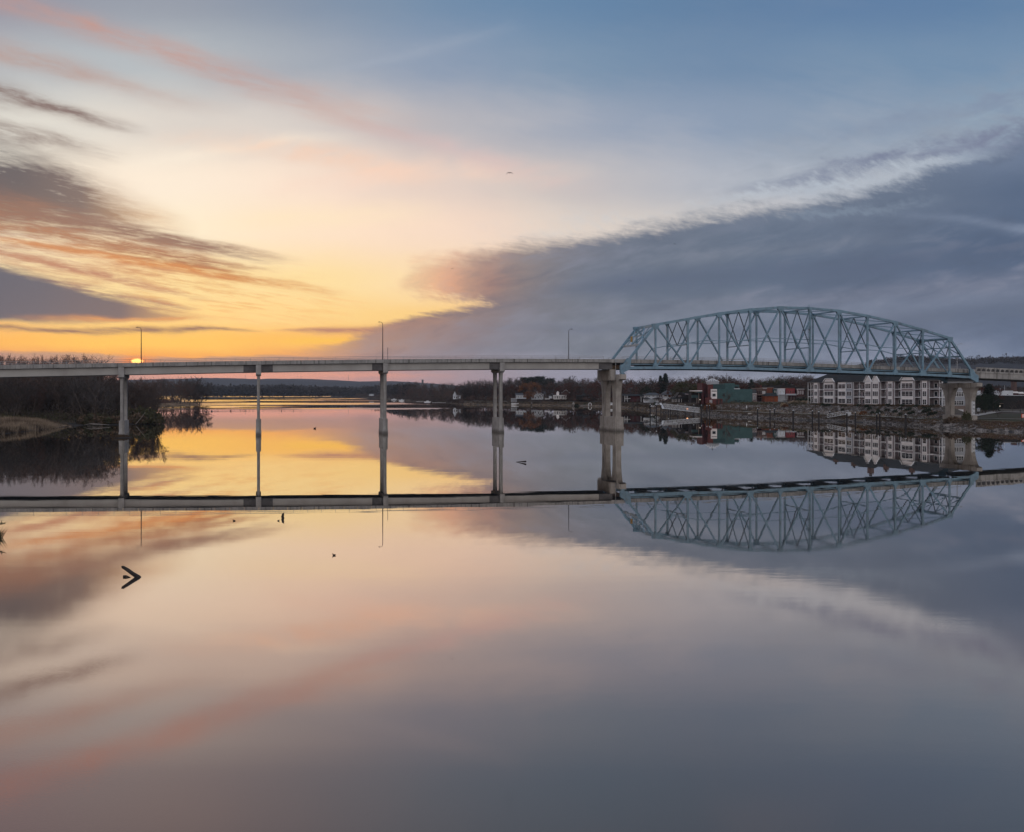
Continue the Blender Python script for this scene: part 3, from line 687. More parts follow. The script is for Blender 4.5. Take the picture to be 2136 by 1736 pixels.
def leafy(seed, H=16.0, rx=.36, rz=.36, cz=.58, clumps=46, per=42, ls=.5, hole=.0):
    r = random.Random(seed); T, C = MB(), MB()
    T.tube([(0,0,-.6), (r.uniform(-.3,.3), 0, H*.3), (r.uniform(-.5,.5), .2, H*.62)], [H*.022, H*.016, H*.006], 6, False)
    for k in range(7):
        an = k*2.4; p = Vector((0,0,H*(.25+.05*k))); q = p+Vector((math.cos(an)*H*rx*.7, math.sin(an)*H*rx*.7, H*.2))
        T.tube([p, p.lerp(q,.5)+Vector((0,0,.3)), q], [H*.008, H*.005, H*.002], 4, False)
    for k in range(clumps):
        d = rdir(r); rr = r.uniform(.45, 1.0)**.6
        c = Vector((d.x*rx*H*rr, d.y*rx*H*rr, H*cz + d.z*rz*H*rr)); cr = H*r.uniform(.06, .12)
        for _ in range(per):
            leaf(C, c+rdir(r)*cr*r.uniform(.2,1), ls*r.uniform(.6,1.3), r)
    return T, C
def conifer(seed, H=18.0, w=.27, tiers=18, per=12):
    r = random.Random(seed); T, C = MB(), MB()
    T.tube([(0,0,-.5), (0,0,H*.5), (0,0,H*.98)], [H*.016, H*.009, .03], 5, False)
    for k in range(tiers):
        t = k/tiers; z = H*(.10+.88*t); R_ = H*w*(1-t)**.8*r.uniform(.75,1.1)+.15
        for j in range(per):
            an = j*2*math.pi/per+k*.7+r.uniform(-.2,.2); L = R_*r.uniform(.65,1.1)
            o = Vector((math.cos(an), math.sin(an), 0)); p = Vector((0,0,z)); q = p+o*L+Vector((0,0,-L*.25))
            s = Vector((-o.y, o.x, 0))*L*.28
            C.face([p, p+(q-p)*.6+s, q, p+(q-p)*.6-s])
            for _ in range(12): leaf(C, p.lerp(q, r.uniform(.2,1.05))+rdir(r)*.35, H*.04, r)
    return T, C
def pine(seed, H=20.0):
    r = random.Random(seed); T, C = MB(), MB()
    T.tube([(0,0,-.5), (.3,0,H*.5), (0,0,H*.95)], [H*.018, H*.012, H*.004], 6, False)
    for k in range(20):
        an = k*2.4; z = H*(.42+.027*k); L = H*.2*(1.05-(k/22))*r.uniform(.7,1.2)
        q = Vector((math.cos(an)*L, math.sin(an)*L, z+L*.25)); T.tube([(0,0,z), q], [H*.005, H*.002], 3, False)
        for _ in range(85): leaf(C, q*1.0+Vector((r.gauss(0,1)*H*.045, r.gauss(0,1)*H*.045, r.gauss(0,1)*H*.018)), H*.028, r)
    return T, C
def shrub(seed, per=420, flat=.6, ls=.28):
    """about 1 m radius; scaled in use"""
    r = random.Random(seed); C = MB(); T = MB()
    for k in range(9):
        an = k*.7; T.tube([(0,0,-.1), (math.cos(an)*.45, math.sin(an)*.45, .8*flat)], [.035,.01], 3, False)
    for _ in range(per):
        d = rdir(r); d.z = abs(d.z); rr = r.uniform(.6,1.0)
        leaf(C, (d.x*rr, d.y*rr, d.z*rr*flat*1.6), ls*r.uniform(.5,1.1), r)
    return T, C
PR = {}
def proto(key, TC, tm, cm):
    T, C = TC; PR.setdefault(key, []).append((T.mesh('trunk', M[tm]), C.mesh('crown', M[cm])))
def multi(seed, H=20.0, tw=.075):
    r = random.Random(seed); T, C = MB(), MB()
    for k in range(3):
        an = k*2.1+r.random(); t_, c_ = bare(seed*7+k, H*r.uniform(.8, 1.0), .6, limbs=6, twigs=6, lean=r.uniform(.18, .42), low=.16, tw=tw)
        q = Matrix.Rotation(an, 3, 'Z'); o = Vector((math.cos(an)*.7, math.sin(an)*.7, 0))
        T._add([q @ Vector(v)+o for v in t_.v], t_.f); C._add([q @ Vector(v)+o for v in c_.v], c_.f)
    return T, C
for i in range(3): proto('multi', multi(90+i), 'bark', ['twig_brown', 'twig_grey', 'twig_gold'][i])
for i in range(4): proto('bare_brown', bare(10+i, 20, [.5,.62,.45,.7][i], limbs=9), 'bark', 'twig_brown')
for i in range(3): proto('bare_grey', bare(30+i, 20, [.55,.42,.66][i], limbs=9), 'bark', 'twig_grey')
for i in range(2): proto('bare_gold', bare(40+i, 20, .6, limbs=10, twigs=9), 'bark', 'twig_gold')
for i in range(2): proto('slim_bare', bare(50+i, 20, .30, limbs=9, twigs=4, low=.35, up=.9), 'bark', 'twig_grey')
proto('leaning', bare(60, 20, .45, limbs=8, lean=.5), 'bark', 'twig_brown')
proto('far_multi', multi(95, 20, .2), 'bark', 'twig_grey'); proto('far_multi', multi(96, 20, .2), 'bark', 'twig_brown')
proto('far_open', bare(61, 20, .75, limbs=9, twigs=5, tw=.24, low=.26, up=.7), 'bark', 'twig_grey')
proto('far_open', bare(63, 20, .6, limbs=8, twigs=4, tw=.22, low=.30, up=.8), 'bark', 'twig_brown')
proto('open_bare', bare(61, 20, .75, limbs=8, twigs=4, tw=.13, low=.30, up=.7), 'bark', 'twig_brown')
proto('open_bare', bare(62, 20, .6, limbs=7, twigs=4, tw=.10, low=.35, up=.8), 'bark', 'twig_brown')
proto('rust', leafy(70, 16, .40, .34, .60, 60, 60, .48), 'bark', 'leaf_rust')
proto('maroon', leafy(71, 16, .36, .38, .58, 46, 46, .5), 'bark', 'leaf_maroon')
proto('maroon', leafy(74, 16, .42, .34, .60, 40, 46, .5), 'bark', 'leaf_maroon')
proto('olive', leafy(72, 16, .44, .36, .55, 64, 50, .5), 'bark', 'leaf_olive')
proto('green', leafy(73, 16, .34, .40, .56, 50, 46, .5), 'bark', 'leaf_green')
proto('spruce', conifer(80), 'bark', 'needle'); proto('spruce', conifer(81, w=.20), 'bark', 'needle')
proto('pine', pine(85), 'bark', 'needle'); proto('pine', pine(86), 'bark', 'needle')
for k, cm in (('shrub_dark', 'leaf_green'), ('shrub_brown', 'brush'), ('shrub_tan', 'drygrass'), ('shrub_rust', 'leaf_rust'), ('shrub_green', 'brush_green')):
    proto(k, shrub(hash(k) % 99 if False else len(k)), 'bark', cm)
PH = dict(bare_brown=20, bare_grey=20, bare_gold=20, slim_bare=20, leaning=17, open_bare=20, rust=16*.94, maroon=15.4, olive=14.7, green=15.4, spruce=18, pine=20)
NAME = dict(far_multi='bare_tree', far_open='bare_tree', multi='bare_tree', bare_brown='bare_tree', bare_grey='bare_tree', bare_gold='bare_tree', slim_bare='bare_tree', leaning='leaning_tree', open_bare='bare_tree', rust='autumn_tree', maroon='autumn_tree',
            olive='leafy_tree', green='evergreen_tree', spruce='spruce_tree', pine='pine_tree')
# true tops of the prototypes
TOP = {k: [max(v.co.z for v in c.vertices) for t, c in L] for k, L in PR.items()}
ntree = [0]
def tree(kind, u, Y, vtop, label, group=None, wide=1.0, z=None, name=None, pick=None):
    i = (ntree[0] if pick is None else pick) % len(PR[kind]); ntree[0] += 1
    t, c = PR[kind][i]
    z = gz(u, Y) if z is None else z
    H = Zat(vtop, Y) - z; s = max(.12, H/TOP[kind][i])
    r = thing(name or NAME[kind], label, 'tree', P(u, Y, z), rnd.uniform(0, 6.28) if kind != 'leaning' else 0.0, group, (s*wide, s*wide, s))
    link_mesh('trunk', t, r); link_mesh('crown', c, r); return r
def bush(kind, u, Y, wm, hm, label, group=None, z=None):
    t, c = PR[kind][0]; z = gz(u, Y) if z is None else z
    r = thing('shrub', label, 'shrub', P(u, Y, z-.05), rnd.uniform(0, 6.28), group, (wm/2, wm/2, hm))
    link_mesh('stem', t, r); link_mesh('foliage', c, r); return r

# ---- left island wood
LW = 'bare trees of the island wood'
def isle_tree(kind, u, Y, vtop, label, group=LW, **k):
    p = P(u, Y); return tree(kind, u, Y, vtop, label, group, z=max(.3, isle_z(p.x, p.y)), **k)
r = random.Random(5)
LAB_A = 'bare brown tree at the front of the island wood'
LAB_B = 'bare grey tree of the island wood rising above the deck'
LAB_C = 'bare brown tree in the low wood by the first pier'
for k in range(34):
    u = -60 + k*8.6 + r.uniform(-4, 4); Y = r.uniform(352, 378) if u > 60 else r.uniform(335, 380)
    if u > 226: break
    isle_tree(r.choice(['multi','multi','bare_brown','multi','bare_grey']), u, Y+6, r.uniform(766, 782), LAB_A)
for k in range(44):
    u = -70 + k*6.8 + r.uniform(-3, 3)
    if u > 222: break
    top = interp(u, [(-60, 738), (0, 741), (50, 746), (75, 742), (100, 741), (140, 742), (180, 741), (205, 746), (222, 768)])+r.uniform(-8, 5)
    isle_tree(r.choice(['bare_grey','bare_brown','bare_gold','multi']), u, r.uniform(392, 432), top, LAB_B, wide=1.15)
for k in range(10):
    isle_tree(r.choice(['bare_brown','bare_grey']), -30 + k*26 + r.uniform(-3,3), r.uniform(440, 500), r.uniform(752, 770), LAB_B)
for k in range(15):
    u = 232 + k*6.4 + r.uniform(-2, 2)
    isle_tree(r.choice(['bare_brown','bare_grey','multi']), u, r.uniform(372, 430) if u < 322 else r.uniform(840, 900), r.uniform(785, 800) if u < 322 else r.uniform(790, 797), LAB_C)
for k in range(28):
    u = 236 + k*5.9 + r.uniform(-2, 2)
    if u > 398: break
    Y = lerp(560, 860, smooth((u-236)/120)) + r.uniform(0, 60)
    isle_tree(r.choice(['bare_brown','bare_gold','multi']), u, Y, interp(u, [(236, 783), (300, 783), (360, 785), (398, 787)])+r.uniform(0, 5), 'bare reddish-brown tree behind the small grass point', 'bare trees of the grass point')
isle_tree('leaning', 300, 372, 806, 'dark leaning bare tree over the water beside the first pier', None)
isle_tree('leaning', 312, 376, 812, 'smaller dark leaning bare tree at the right end of the near wood', None)
isle_tree('far_multi', 413, 932, 784.0, 'tall spreading bare tree standing alone at the tip of the grass point', None, wide=1.15, pick=0)
isle_tree('far_multi', 402, 930, 788, 'bare tree just inside the lone tall tree at the tip of the grass point', None, pick=1)
isle_tree('far_open', 392, 925, 787, 'slim bare tree, third from the tip of the grass point', None, pick=0)
isle_tree('far_multi', 418, 938, 800, 'small slanting bare tree leaning over the water at the tip of the grass point', None)

# ---- undergrowth, reeds and brush: masses nobody could count
def scatter(name, label, m, pts, kind='blade', h=(1, 2), w=.08, n_each=1, seed=1, spread=.3):
    r = random.Random(seed); b = MB()
    for (x, y, z) in pts:
        for _ in range(n_each):
            p = Vector((x+r.gauss(0, spread), y+r.gauss(0, spread), z-.1))
            if kind == 'blade':
                q = p+Vector((r.gauss(0,.25), r.gauss(0,.25), r.uniform(*h))); sx = Vector((r.uniform(-1,1), r.uniform(-1,1), 0)).normalized()*w
                b.face([p-sx, p+sx, q])
            else:
                leaf(b, p+Vector((0,0,r.uniform(*h))), w*r.uniform(.6,1.4), r)
    return tag(b.build(name, m), label, kind='stuff')
def isle_pts(n, us, Ys, seed, cond=None):
    r = random.Random(seed); out = []
    while len(out) < n:
        u, Y = r.uniform(*us), r.uniform(*Ys); p = P(u, Y)
        sd = sd_poly(p.x, p.y, ISLE)
        if sd > .3 and (cond is None or cond(u, Y, sd)): out.append((p.x, p.y, isle_z(p.x, p.y, sd)))
    return out
def spit_h(u, Y): return max(.25, 1.0-smooth((u-70)/75)*.75)
def spit(name, label, m, n, seed, hh, thr):
    r = random.Random(seed); b = MB()
    pts = isle_pts(n, (-120, 152), (262, 350), seed, lambda u, Y, sd: sd < 30+12*mnoise.noise(Vector((u*.05, Y*.05, 1))) and Y < 346-max(0, u)*.03)
    for (x, y, z) in pts:
        k = mnoise.noise(Vector((x*.11, y*.11, 4)))
        if k*thr < -.15: continue
        H = spit_h(U0+x/y*F, y)*(1+1.1*k*thr)
        for _ in range(3):
            p = Vector((x+r.gauss(0,.5), y+r.gauss(0,.5), z-.1)); q = p+Vector((r.gauss(.15,.4), r.gauss(0,.4), H*r.uniform(*hh)))
            sx = Vector((r.uniform(-1,1), r.uniform(-1,1), 0)).normalized()*.09; b.face([p-sx, p+sx, q])
    return tag(b.build(name, m), label, kind='stuff')
spit('dry_grass', 'pale feathery dry grass on the low spit under the first span', M['drygrass'], 7500, 3, (.7, 2.1), 1)
spit('dry_weeds', 'brown dead weeds among the pale grass of the spit', M['brush'], 5200, 5, (.6, 1.9), -1)
def mounds(name, label, m, n, us, Ys, size, seed, cond=None, leafs=46, ls=.42):
    r = random.Random(seed); b = MB()
    for (x, y, z) in isle_pts(n, us, Ys, seed, cond):
        s = r.uniform(*size)
        for _ in range(leafs):
            d = rdir(r); leaf(b, (x+d.x*s, y+d.y*s, z+abs(d.z)*s*1.15), ls*r.uniform(.5,1.3), r)
    return tag(b.build(name, m), label, kind='stuff')
mounds('undergrowth', 'dark tangled undergrowth at the foot of the island wood', M['brush_green'], 420, (-80, 332), (318, 400), (1.6, 3.6), 8, lambda u, Y, sd: Y > 345-max(0, (60-u))*.25 and 1.5 < sd < 60)
mounds('brush', 'brown leafless brush inside the island wood', M['twig_brown'], 420, (-90, 330), (345, 440), (2.0, 4.6), 9, lambda u, Y, sd: sd > 4, leafs=50, ls=.5)
mounds('brush', 'brown brush at the foot of the wood behind the grass point', M['twig_gold'], 160, (255, 396), (700, 980), (2.5, 5.0), 10, lambda u, Y, sd: sd > 14, leafs=50, ls=.8)
scatter('dry_grass', 'dry grass on the small point beyond the first pier', M['drygrass'], isle_pts(2600, (318, 416), (800, 950), 12, lambda u, Y, sd: sd < 22), h=(.8, 2.0), w=.22, n_each=2, seed=5)

# ---- far woods as masses
def canopy(name, label, m, spots, leafs, ls, seed):
    r = random.Random(seed); b = MB()
    for (x, y, z, H, w) in spots:
        for _ in range(leafs):
            d = rdir(r); rr = r.uniform(.5, 1)
            leaf(b, (x+d.x*w*rr, y+d.y*w*rr, z+H*.56+d.z*H*.46*rr), ls*r.uniform(.6,1.3), r)
    return tag(b.build(name, m), label, kind='stuff')
def strip(us, Ys, vtops, n, seed, w=7, zf=None):
    r = random.Random(seed); L = []
    for k in range(n):
        u = lerp(us[0], us[1], (k+r.random())/n); t = r.random(); Y = lerp(interp(u, Ys[0]), interp(u, Ys[1]), t)
        z = zf(u, Y) if zf else .5
        H = (Zat(interp(u, vtops), Y)-z)*r.uniform(.78, 1.04); L.append((*P(u, Y, z), H, w*r.uniform(.7,1.3)))
    return L
canopy('far_wood', 'long dark wooded island across the middle of the river', M['far_wood'], strip((395, 735), ([(395, 2150), (735, 2500)], [(395, 2300), (735, 2700)]),
       [(395, 804), (450, 803.5), (520, 802), (600, 802), (640, 804), (700, 806), (735, 807)], 420, 1, 13), 46, 5.0, 2)
b = MB(); pts = [P(u, Y, .4) for u, Y in [(380, 2120), (450, 2110), (520, 2200), (600, 2350), (690, 2440), (735, 2520), (740, 2800), (380, 2700)]]
b.face(pts); b._add([tuple(p) for p in pts]+[(p.x, p.y, -3) for p in pts], [(i, (i+1) % 8, (i+1) % 8+8, i+8) for i in range(8)])
tag(b.build('island', M['mud']), 'low bank of the far wooded island', kind='structure')
canopy('far_wood', 'distant wood on the town side between the second and third piers', M['far_wood'], strip((738, 860), ([(738, 2560), (780, 2250), (817, 1700), (860, 1400)], [(738, 2750), (780, 2400), (817, 1850), (860, 1560)]),
       [(738, 807), (775, 803), (800, 802), (860, 800)], 190, 5, 10), 50, 3.6, 6)
def hill_z(u, Y): return 0
def bluff():
    r = random.Random(12); L = []
    crest = [(1700, 790), (1780, 770), (1830, 759), (1870, 752), (1900, 749), (1950, 752), (2000, 757), (2050, 754), (2100, 753), (2136, 752), (2300, 742)]
    for k in range(520):
        u = lerp(1790, 2240, (k+r.random())/520); t = r.uniform(.75, 1.0) if k % 2 else 1.0
        Y = 1500+700*t; top = Zat(interp(u, crest), 2200); z = top*smooth(t)**.9-6
        L.append((*P(u, Y, z), r.uniform(9, 17)*(1.5 if r.random() < .05 else 1), r.uniform(5, 10)))
    return L
canopy('hill_wood', 'leafless wood covering the crest of the dark bluff', M['far_wood'], bluff(), 44, 3.4, 14)
canopy('far_wood', 'hazy treetops beyond the town roofs', M['far_wood'], strip((1270, 2300), ([(1270, 1150), (2300, 900)], [(1270, 1500), (2300, 1300)]),
       [(1270, 798), (1500, 797), (1700, 797), (1900, 803), (2300, 806)], 420, 15, 10, zf=lambda u, Y: 6), 46, 3.4, 16)

canopy('bare_wood', 'fine bare treetops filling the crest of the island wood above the deck', M['twig_grey'], strip((-90, 212), ([(-90, 396), (212, 400)], [(-90, 430), (212, 440)]),
       [(-90, 741), (0, 743), (60, 747), (100, 743), (150, 744), (185, 745), (212, 764)], 70, 41, 3.6, zf=lambda u, Y: 2), 700, .34, 42)
# ------------------------------------------------------------------ bridge frame: t along the bridge, n across (away from the camera)
B0 = Vector((32.4, 292.0, 0)); TH = math.atan(.283); DD = Vector((math.cos(TH), math.sin(TH), 0)); NN = Vector((-math.sin(TH), math.cos(TH), 0))
def BP(t, n, z=0.0): return B0 + DD*t + NN*n + Vector((0, 0, z))
ZP = [(-300, 16.4), (-240, 18.1), (-177, 19.9), (-147, 20.72), (-110, 21.70), (-73, 22.50), (-37, 23.08), (0, 23.36), (28, 23.38), (57, 23.18), (77, 22.72), (103, 22.02), (137, 21.10), (160, 20.45), (220, 18.7), (300, 16.3)]
def zp(t):
    """parapet top, smoothed"""
    return (interp(t-9, ZP) + interp(t, ZP)*2 + interp(t+9, ZP))/4
PT = [-183.6, -146.8, -109.9, -73.0, -36.6]

# -- approach spans, left: one thing from bank to truss
ap = thing('approach_bridge', 'long grey girder spans crossing the river on slim concrete piers', 'bridge', BP(0, 0), TH)
def strip_t(b, t0, t1, n0, n1, za, zb, step=6.0):
    """box following the deck curve; za, zb offsets below the parapet top"""
    k = max(1, int(math.ceil((t1-t0)/step)))
    for i in range(k):
        a, c = lerp(t0, t1, i/k), lerp(t0, t1, (i+1)/k); A, C = zp(a), zp(c)
        vs = [(a,n0,A+za),(c,n0,C+za),(c,n1,C+za),(a,n1,A+za),(a,n0,A+zb),(c,n0,C+zb),(c,n1,C+zb),(a,n1,A+zb)]
        fs = [(0,3,2,1),(4,5,6,7),(0,1,5,4),(2,3,7,6)]
        if i == 0: fs.append((3,0,4,7))
        if i == k-1: fs.append((1,2,6,5))
        b._add(vs, fs)
    return b
ends = [-260] + PT + [0.6]
for a, c in zip(ends, ends[1:]):
    tmid = (a+c)/2
    # near and far girders, lighter in the middle with dark end diaphragm panels
    nd = 4.6
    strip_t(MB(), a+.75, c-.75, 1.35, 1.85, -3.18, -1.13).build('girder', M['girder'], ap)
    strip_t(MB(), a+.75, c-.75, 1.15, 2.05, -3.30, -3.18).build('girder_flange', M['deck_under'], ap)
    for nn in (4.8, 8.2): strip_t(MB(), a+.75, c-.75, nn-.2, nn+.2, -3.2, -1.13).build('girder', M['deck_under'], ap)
    strip_t(MB(), a+.75, c-.75, 11.2, 11.7, -3.2, -1.13).build('girder', M['girder'], ap)
    g = [(a+.75, a+.75)] 
for (t0, t1) in [(-109.9-4.2, -109.9-.6), (-109.9+.6, -109.9+4.0), (-73.0-4.0, -73.0-.7), (-36.6-4.0, -36.6-.7), (-4.2, .5)]:
    strip_t(MB(), t0, t1, 1.28, 1.345, -3.15, -1.14).build('end_panel', M['concrete_dark'], ap)
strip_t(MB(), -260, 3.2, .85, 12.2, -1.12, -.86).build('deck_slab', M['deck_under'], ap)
strip_t(MB(), -260, 3.2, 1.4, 11.7, -.855, -.84).build('roadway', M['asphalt'], ap)
def parapet(parent, t0, t1, n0, n1, step, top=0.0, bot=-1.05, m='concrete_parapet', post='joint'):
    k = int(round((t1-t0)/step))
    for i in range(k):
        a, c = lerp(t0, t1, i/k)+.03, lerp(t0, t1, (i+1)/k)-.03
        strip_t(MB(), a, c, n0, n1, bot, top, 99).build('parapet_panel', M[m], parent)
parapet(ap, -260, -.2, .62, .84, 4.05)
parapet(ap, -260, 3.0, 12.2, 12.42, 8.0)
def railing(parent, t0, t1, n, step=4.05, hs=(.50, .92), w=.07):
    b = MB()
    k = int((t1-t0)/step)
    for i in range(k+1):
        t = t0+i*step; b.beam((t, n, zp(t)), (t, n, zp(t)+hs[-1]), .09, .09, (1,0,0))
    for h in hs:
        for i in range(k*1):
            a, c = t0+i*step, t0+(i+1)*step
            b.beam((a, n, zp(a)+h), (c, n, zp(c)+h), w, w+.02)
    return b
def rail_parts(parent, t0, t1, n, m='galv', step=4.05):
    k = int((t1-t0)/step)
    for i in range(k+1):
        t = t0+i*step; MB().beam((t, n, zp(t)), (t, n, zp(t)+.94), .08, .08, (1,0,0)).build('rail_post', M[m], parent)
    for h in (.48, .92):
        b = MB()
        for i in range(k):
            a, c = t0+i*step, t0+(i+1)*step
            b.beam((a, n, zp(a)+h), (c, n, zp(c)+h), .09, .10)
        b.build('handrail', M[m], parent)
rail_parts(ap, -258, 0, .73)
rail_parts(ap, -258, 0, 12.31, step=8.1)

# -- piers
def flared(b, t0, t1, n0, n1, z0, z1, fl_lo, fl_hi, zf, recess=True):
    """column whose two n-sides curve outwards towards the top"""
    K = 7; prof = [(n0, z0), (n1, z0)]
    up = [(n1+fl_hi*(i/K)**2.2, lerp(zf, z1, i/K)) for i in range(K+1)]
    dn = [(n0-fl_lo*(i/K)**2.2, lerp(zf, z1, i/K)) for i in reversed(range(K+1))]
    poly = prof + up + dn
    # body slightly thinner, with two raised flanges that part towards the top
    b.prism_x(poly, t0+.16, t1)
    w = (n1-n0)*.30
    for sgn, na, fl in ((1, n1, fl_hi), (-1, n0, fl_lo)):
        outer = [(na, z0)] + [(na+sgn*fl*(i/K)**2.2, lerp(zf, z1, i/K)) for i in range(K+1)]
        inner = [(na-sgn*w+sgn*fl*(i/K)**2.2, lerp(zf, z1, i/K)) for i in reversed(range(K+1))] + [(na-sgn*w, z0)]
        poly2 = outer+inner
        b.prism_x(poly2 if sgn < 0 else poly2[::-1], t0, t0+.16)
    zr = lerp(z0, zf, .72)
    b.prism_x([(n0+w, z0), (n1-w, z0), (n1-w, zr), (n0+w, zr)], t0+.01, t0+.16)
def pier(t, label, i):
    g = thing('bridge_pier', label, 'bridge pier', BP(t, 6.1), TH, 'slim piers of the left spans')
    gb = zp(t)-3.30
    o = -6.1
    MB().box(-.72, .72, 1.6+o, 10.7+o, 1.35, 4.62).box(-.80, .80, 1.48+o, 10.82+o, -3, 1.35).build('pier_base', M['footing'], g)
    for n0 in (1.9, 9.0):
        b = MB(); flared(b, -.42, .42, n0+o, n0+1.5+o, 4.62, gb-.95, .45, .45, gb-5.5); b.build('column', M['concrete'], g)
    b = MB(); b.prism_x([(.9+o, gb), (.9+o, gb-.45), (1.5+o, gb-.95), (11.0+o, gb-.95), (11.6+o, gb-.45), (11.6+o, gb)][::-1], -.70, .70)
    b.build('pier_cap', M['concrete'], g)
    MB().box(-.74, .74, .45+o, 1.9+o, gb-.62, gb+2.16).build('cheek_wall', M['concrete'], g)
    MB().box(-.74, .74, 11.0+o, 12.1+o, gb-.62, gb+2.16).build('cheek_wall', M['concrete'], g)
    return g
for t, lab, i in [(-183.6, 'slim concrete pier on the wooded island bank beyond the frame edge', 0), (-146.8, 'slim concrete pier rising from brush at the end of the island wood', 1),
                  (-109.9, 'thinnest-looking pier seen edge-on over the golden water', 2), (-73.0, 'slim pier standing below the tallest centre lamp post', 3),
                  (-36.6, 'two-column pier one span before the stout pier at the truss', 4)]:
    pier(t, lab, i)
g = thing('bridge_pier', 'stout two-column river pier carrying the left end of the blue truss', 'bridge pier', BP(2.4, 6.8), TH)
o = -6.8
MB().box(-1.45, 1.45, 0+o, 13.5+o, 1.35, 4.67).box(-1.58, 1.58, -.12+o, 13.62+o, -3, 1.35).build('pier_base', M['footing_warm'], g)
for n0 in (.6, 9.9):
    b = MB(); flared(b, -.88, .88, n0+o, n0+3.1+o, 4.67, 16.5, 1.35, 1.35, 9.6); b.build('column', M['concrete_warm'], g)
MB().box(-2.9, -.9, .9+o, 12.2+o, 16.5, 20.06).build('bearing_block', M['concrete_warm'], g)
b = MB(); b.prism_x([(-2.2+o, 18.4), (-2.2+o, 16.9), (-1.4+o, 16.5), (16.4+o, 16.5), (17.2+o, 16.9), (17.2+o, 18.4)][::-1], -.9, 1.45)
b.build('bearing_seat', M['concrete_warm'], g)
b = MB()
for x0, x1, y0, y1 in [(-.8, 1.4, -2.15, -2.15), (1.4, 1.4, -2.15, .2), (-.8, -.8, -2.15, .2), (-.8, 1.4, 17.1, 17.1), (1.4, 1.4, 14.8, 17.1)]:
    for h in (.45, .9): b.beam((x0, y0+o, 18.4+h), (x1, y1+o, 18.4+h), .05, .05)
    for x, y in ((x0, y0), (x1, y1)): b.beam((x, y+o, 18.4), (x, y+o, 19.32), .06, .06, (1,0,0))
b.build('guard_rail', M['steel_blue'], g)
g = thing('bridge_pier', 'warm-toned arched land pier with a painted water gauge under the right end of the truss', 'bridge pier', BP(142.2, 7.4), TH)
o = -7.4
MB().box(-1.35, 1.35, .5+o, 14.9+o, -1, 4.2).build('pier_base', M['concrete_warm'], g)
for n0 in (1.1, 11.2):
    b = MB(); flared(b, -.9, .9, n0+o, n0+2.8+o, 4.2, 14.3, 1.9, 2.0, 8.2); b.build('column', M['concrete_warm'], g)
b = MB(); b.prism_x([(-2.0+o, 16.1), (-2.0+o, 14.8), (-1.2+o, 14.3), (16.0+o, 14.3), (16.8+o, 14.8), (16.8+o, 16.1)][::-1], -1.2, 1.25); b.build('pier_cap', M['concrete_warm'], g)
# painted gauge board with its figures
gb_ = MB().box(-.75, .78, 1.04+o, 1.075+o, 4.3, 9.95).build('gauge_board', M['white_metal'], g)
def text(name, s, parent, loc, rot, size, m, ext=.01):
    cu = bpy.data.curves.new(name, 'FONT'); cu.body = s; cu.size = size; cu.extrude = ext; cu.align_x = 'CENTER'; cu.align_y = 'CENTER'; cu.materials.append(m)
    tmp = bpy.data.objects.new(name, cu); me = bpy.data.meshes.new_from_object(tmp); bpy.data.objects.remove(tmp)
    o_ = bpy.data.objects.new(name, me); COL.objects.link(o_); o_.parent = parent; o_.location = loc; o_.rotation_euler = rot; return o_
for s_, z in (('50', 9.35), ('45', 8.0), ('40', 6.55), ('35', 5.1)):
    text('figure', s_, gb_, (.30, 1.02+o, z), (R(90), 0, 0), .95, M['steel_dark'])
b = MB()
for k in range(11): b.box(-.72, -.35 if k % 2 else -.15, 1.02+o, 1.035+o, 4.6+k*.5, 4.68+k*.5)
b.build('gauge_marks', M['steel_dark'], gb_)

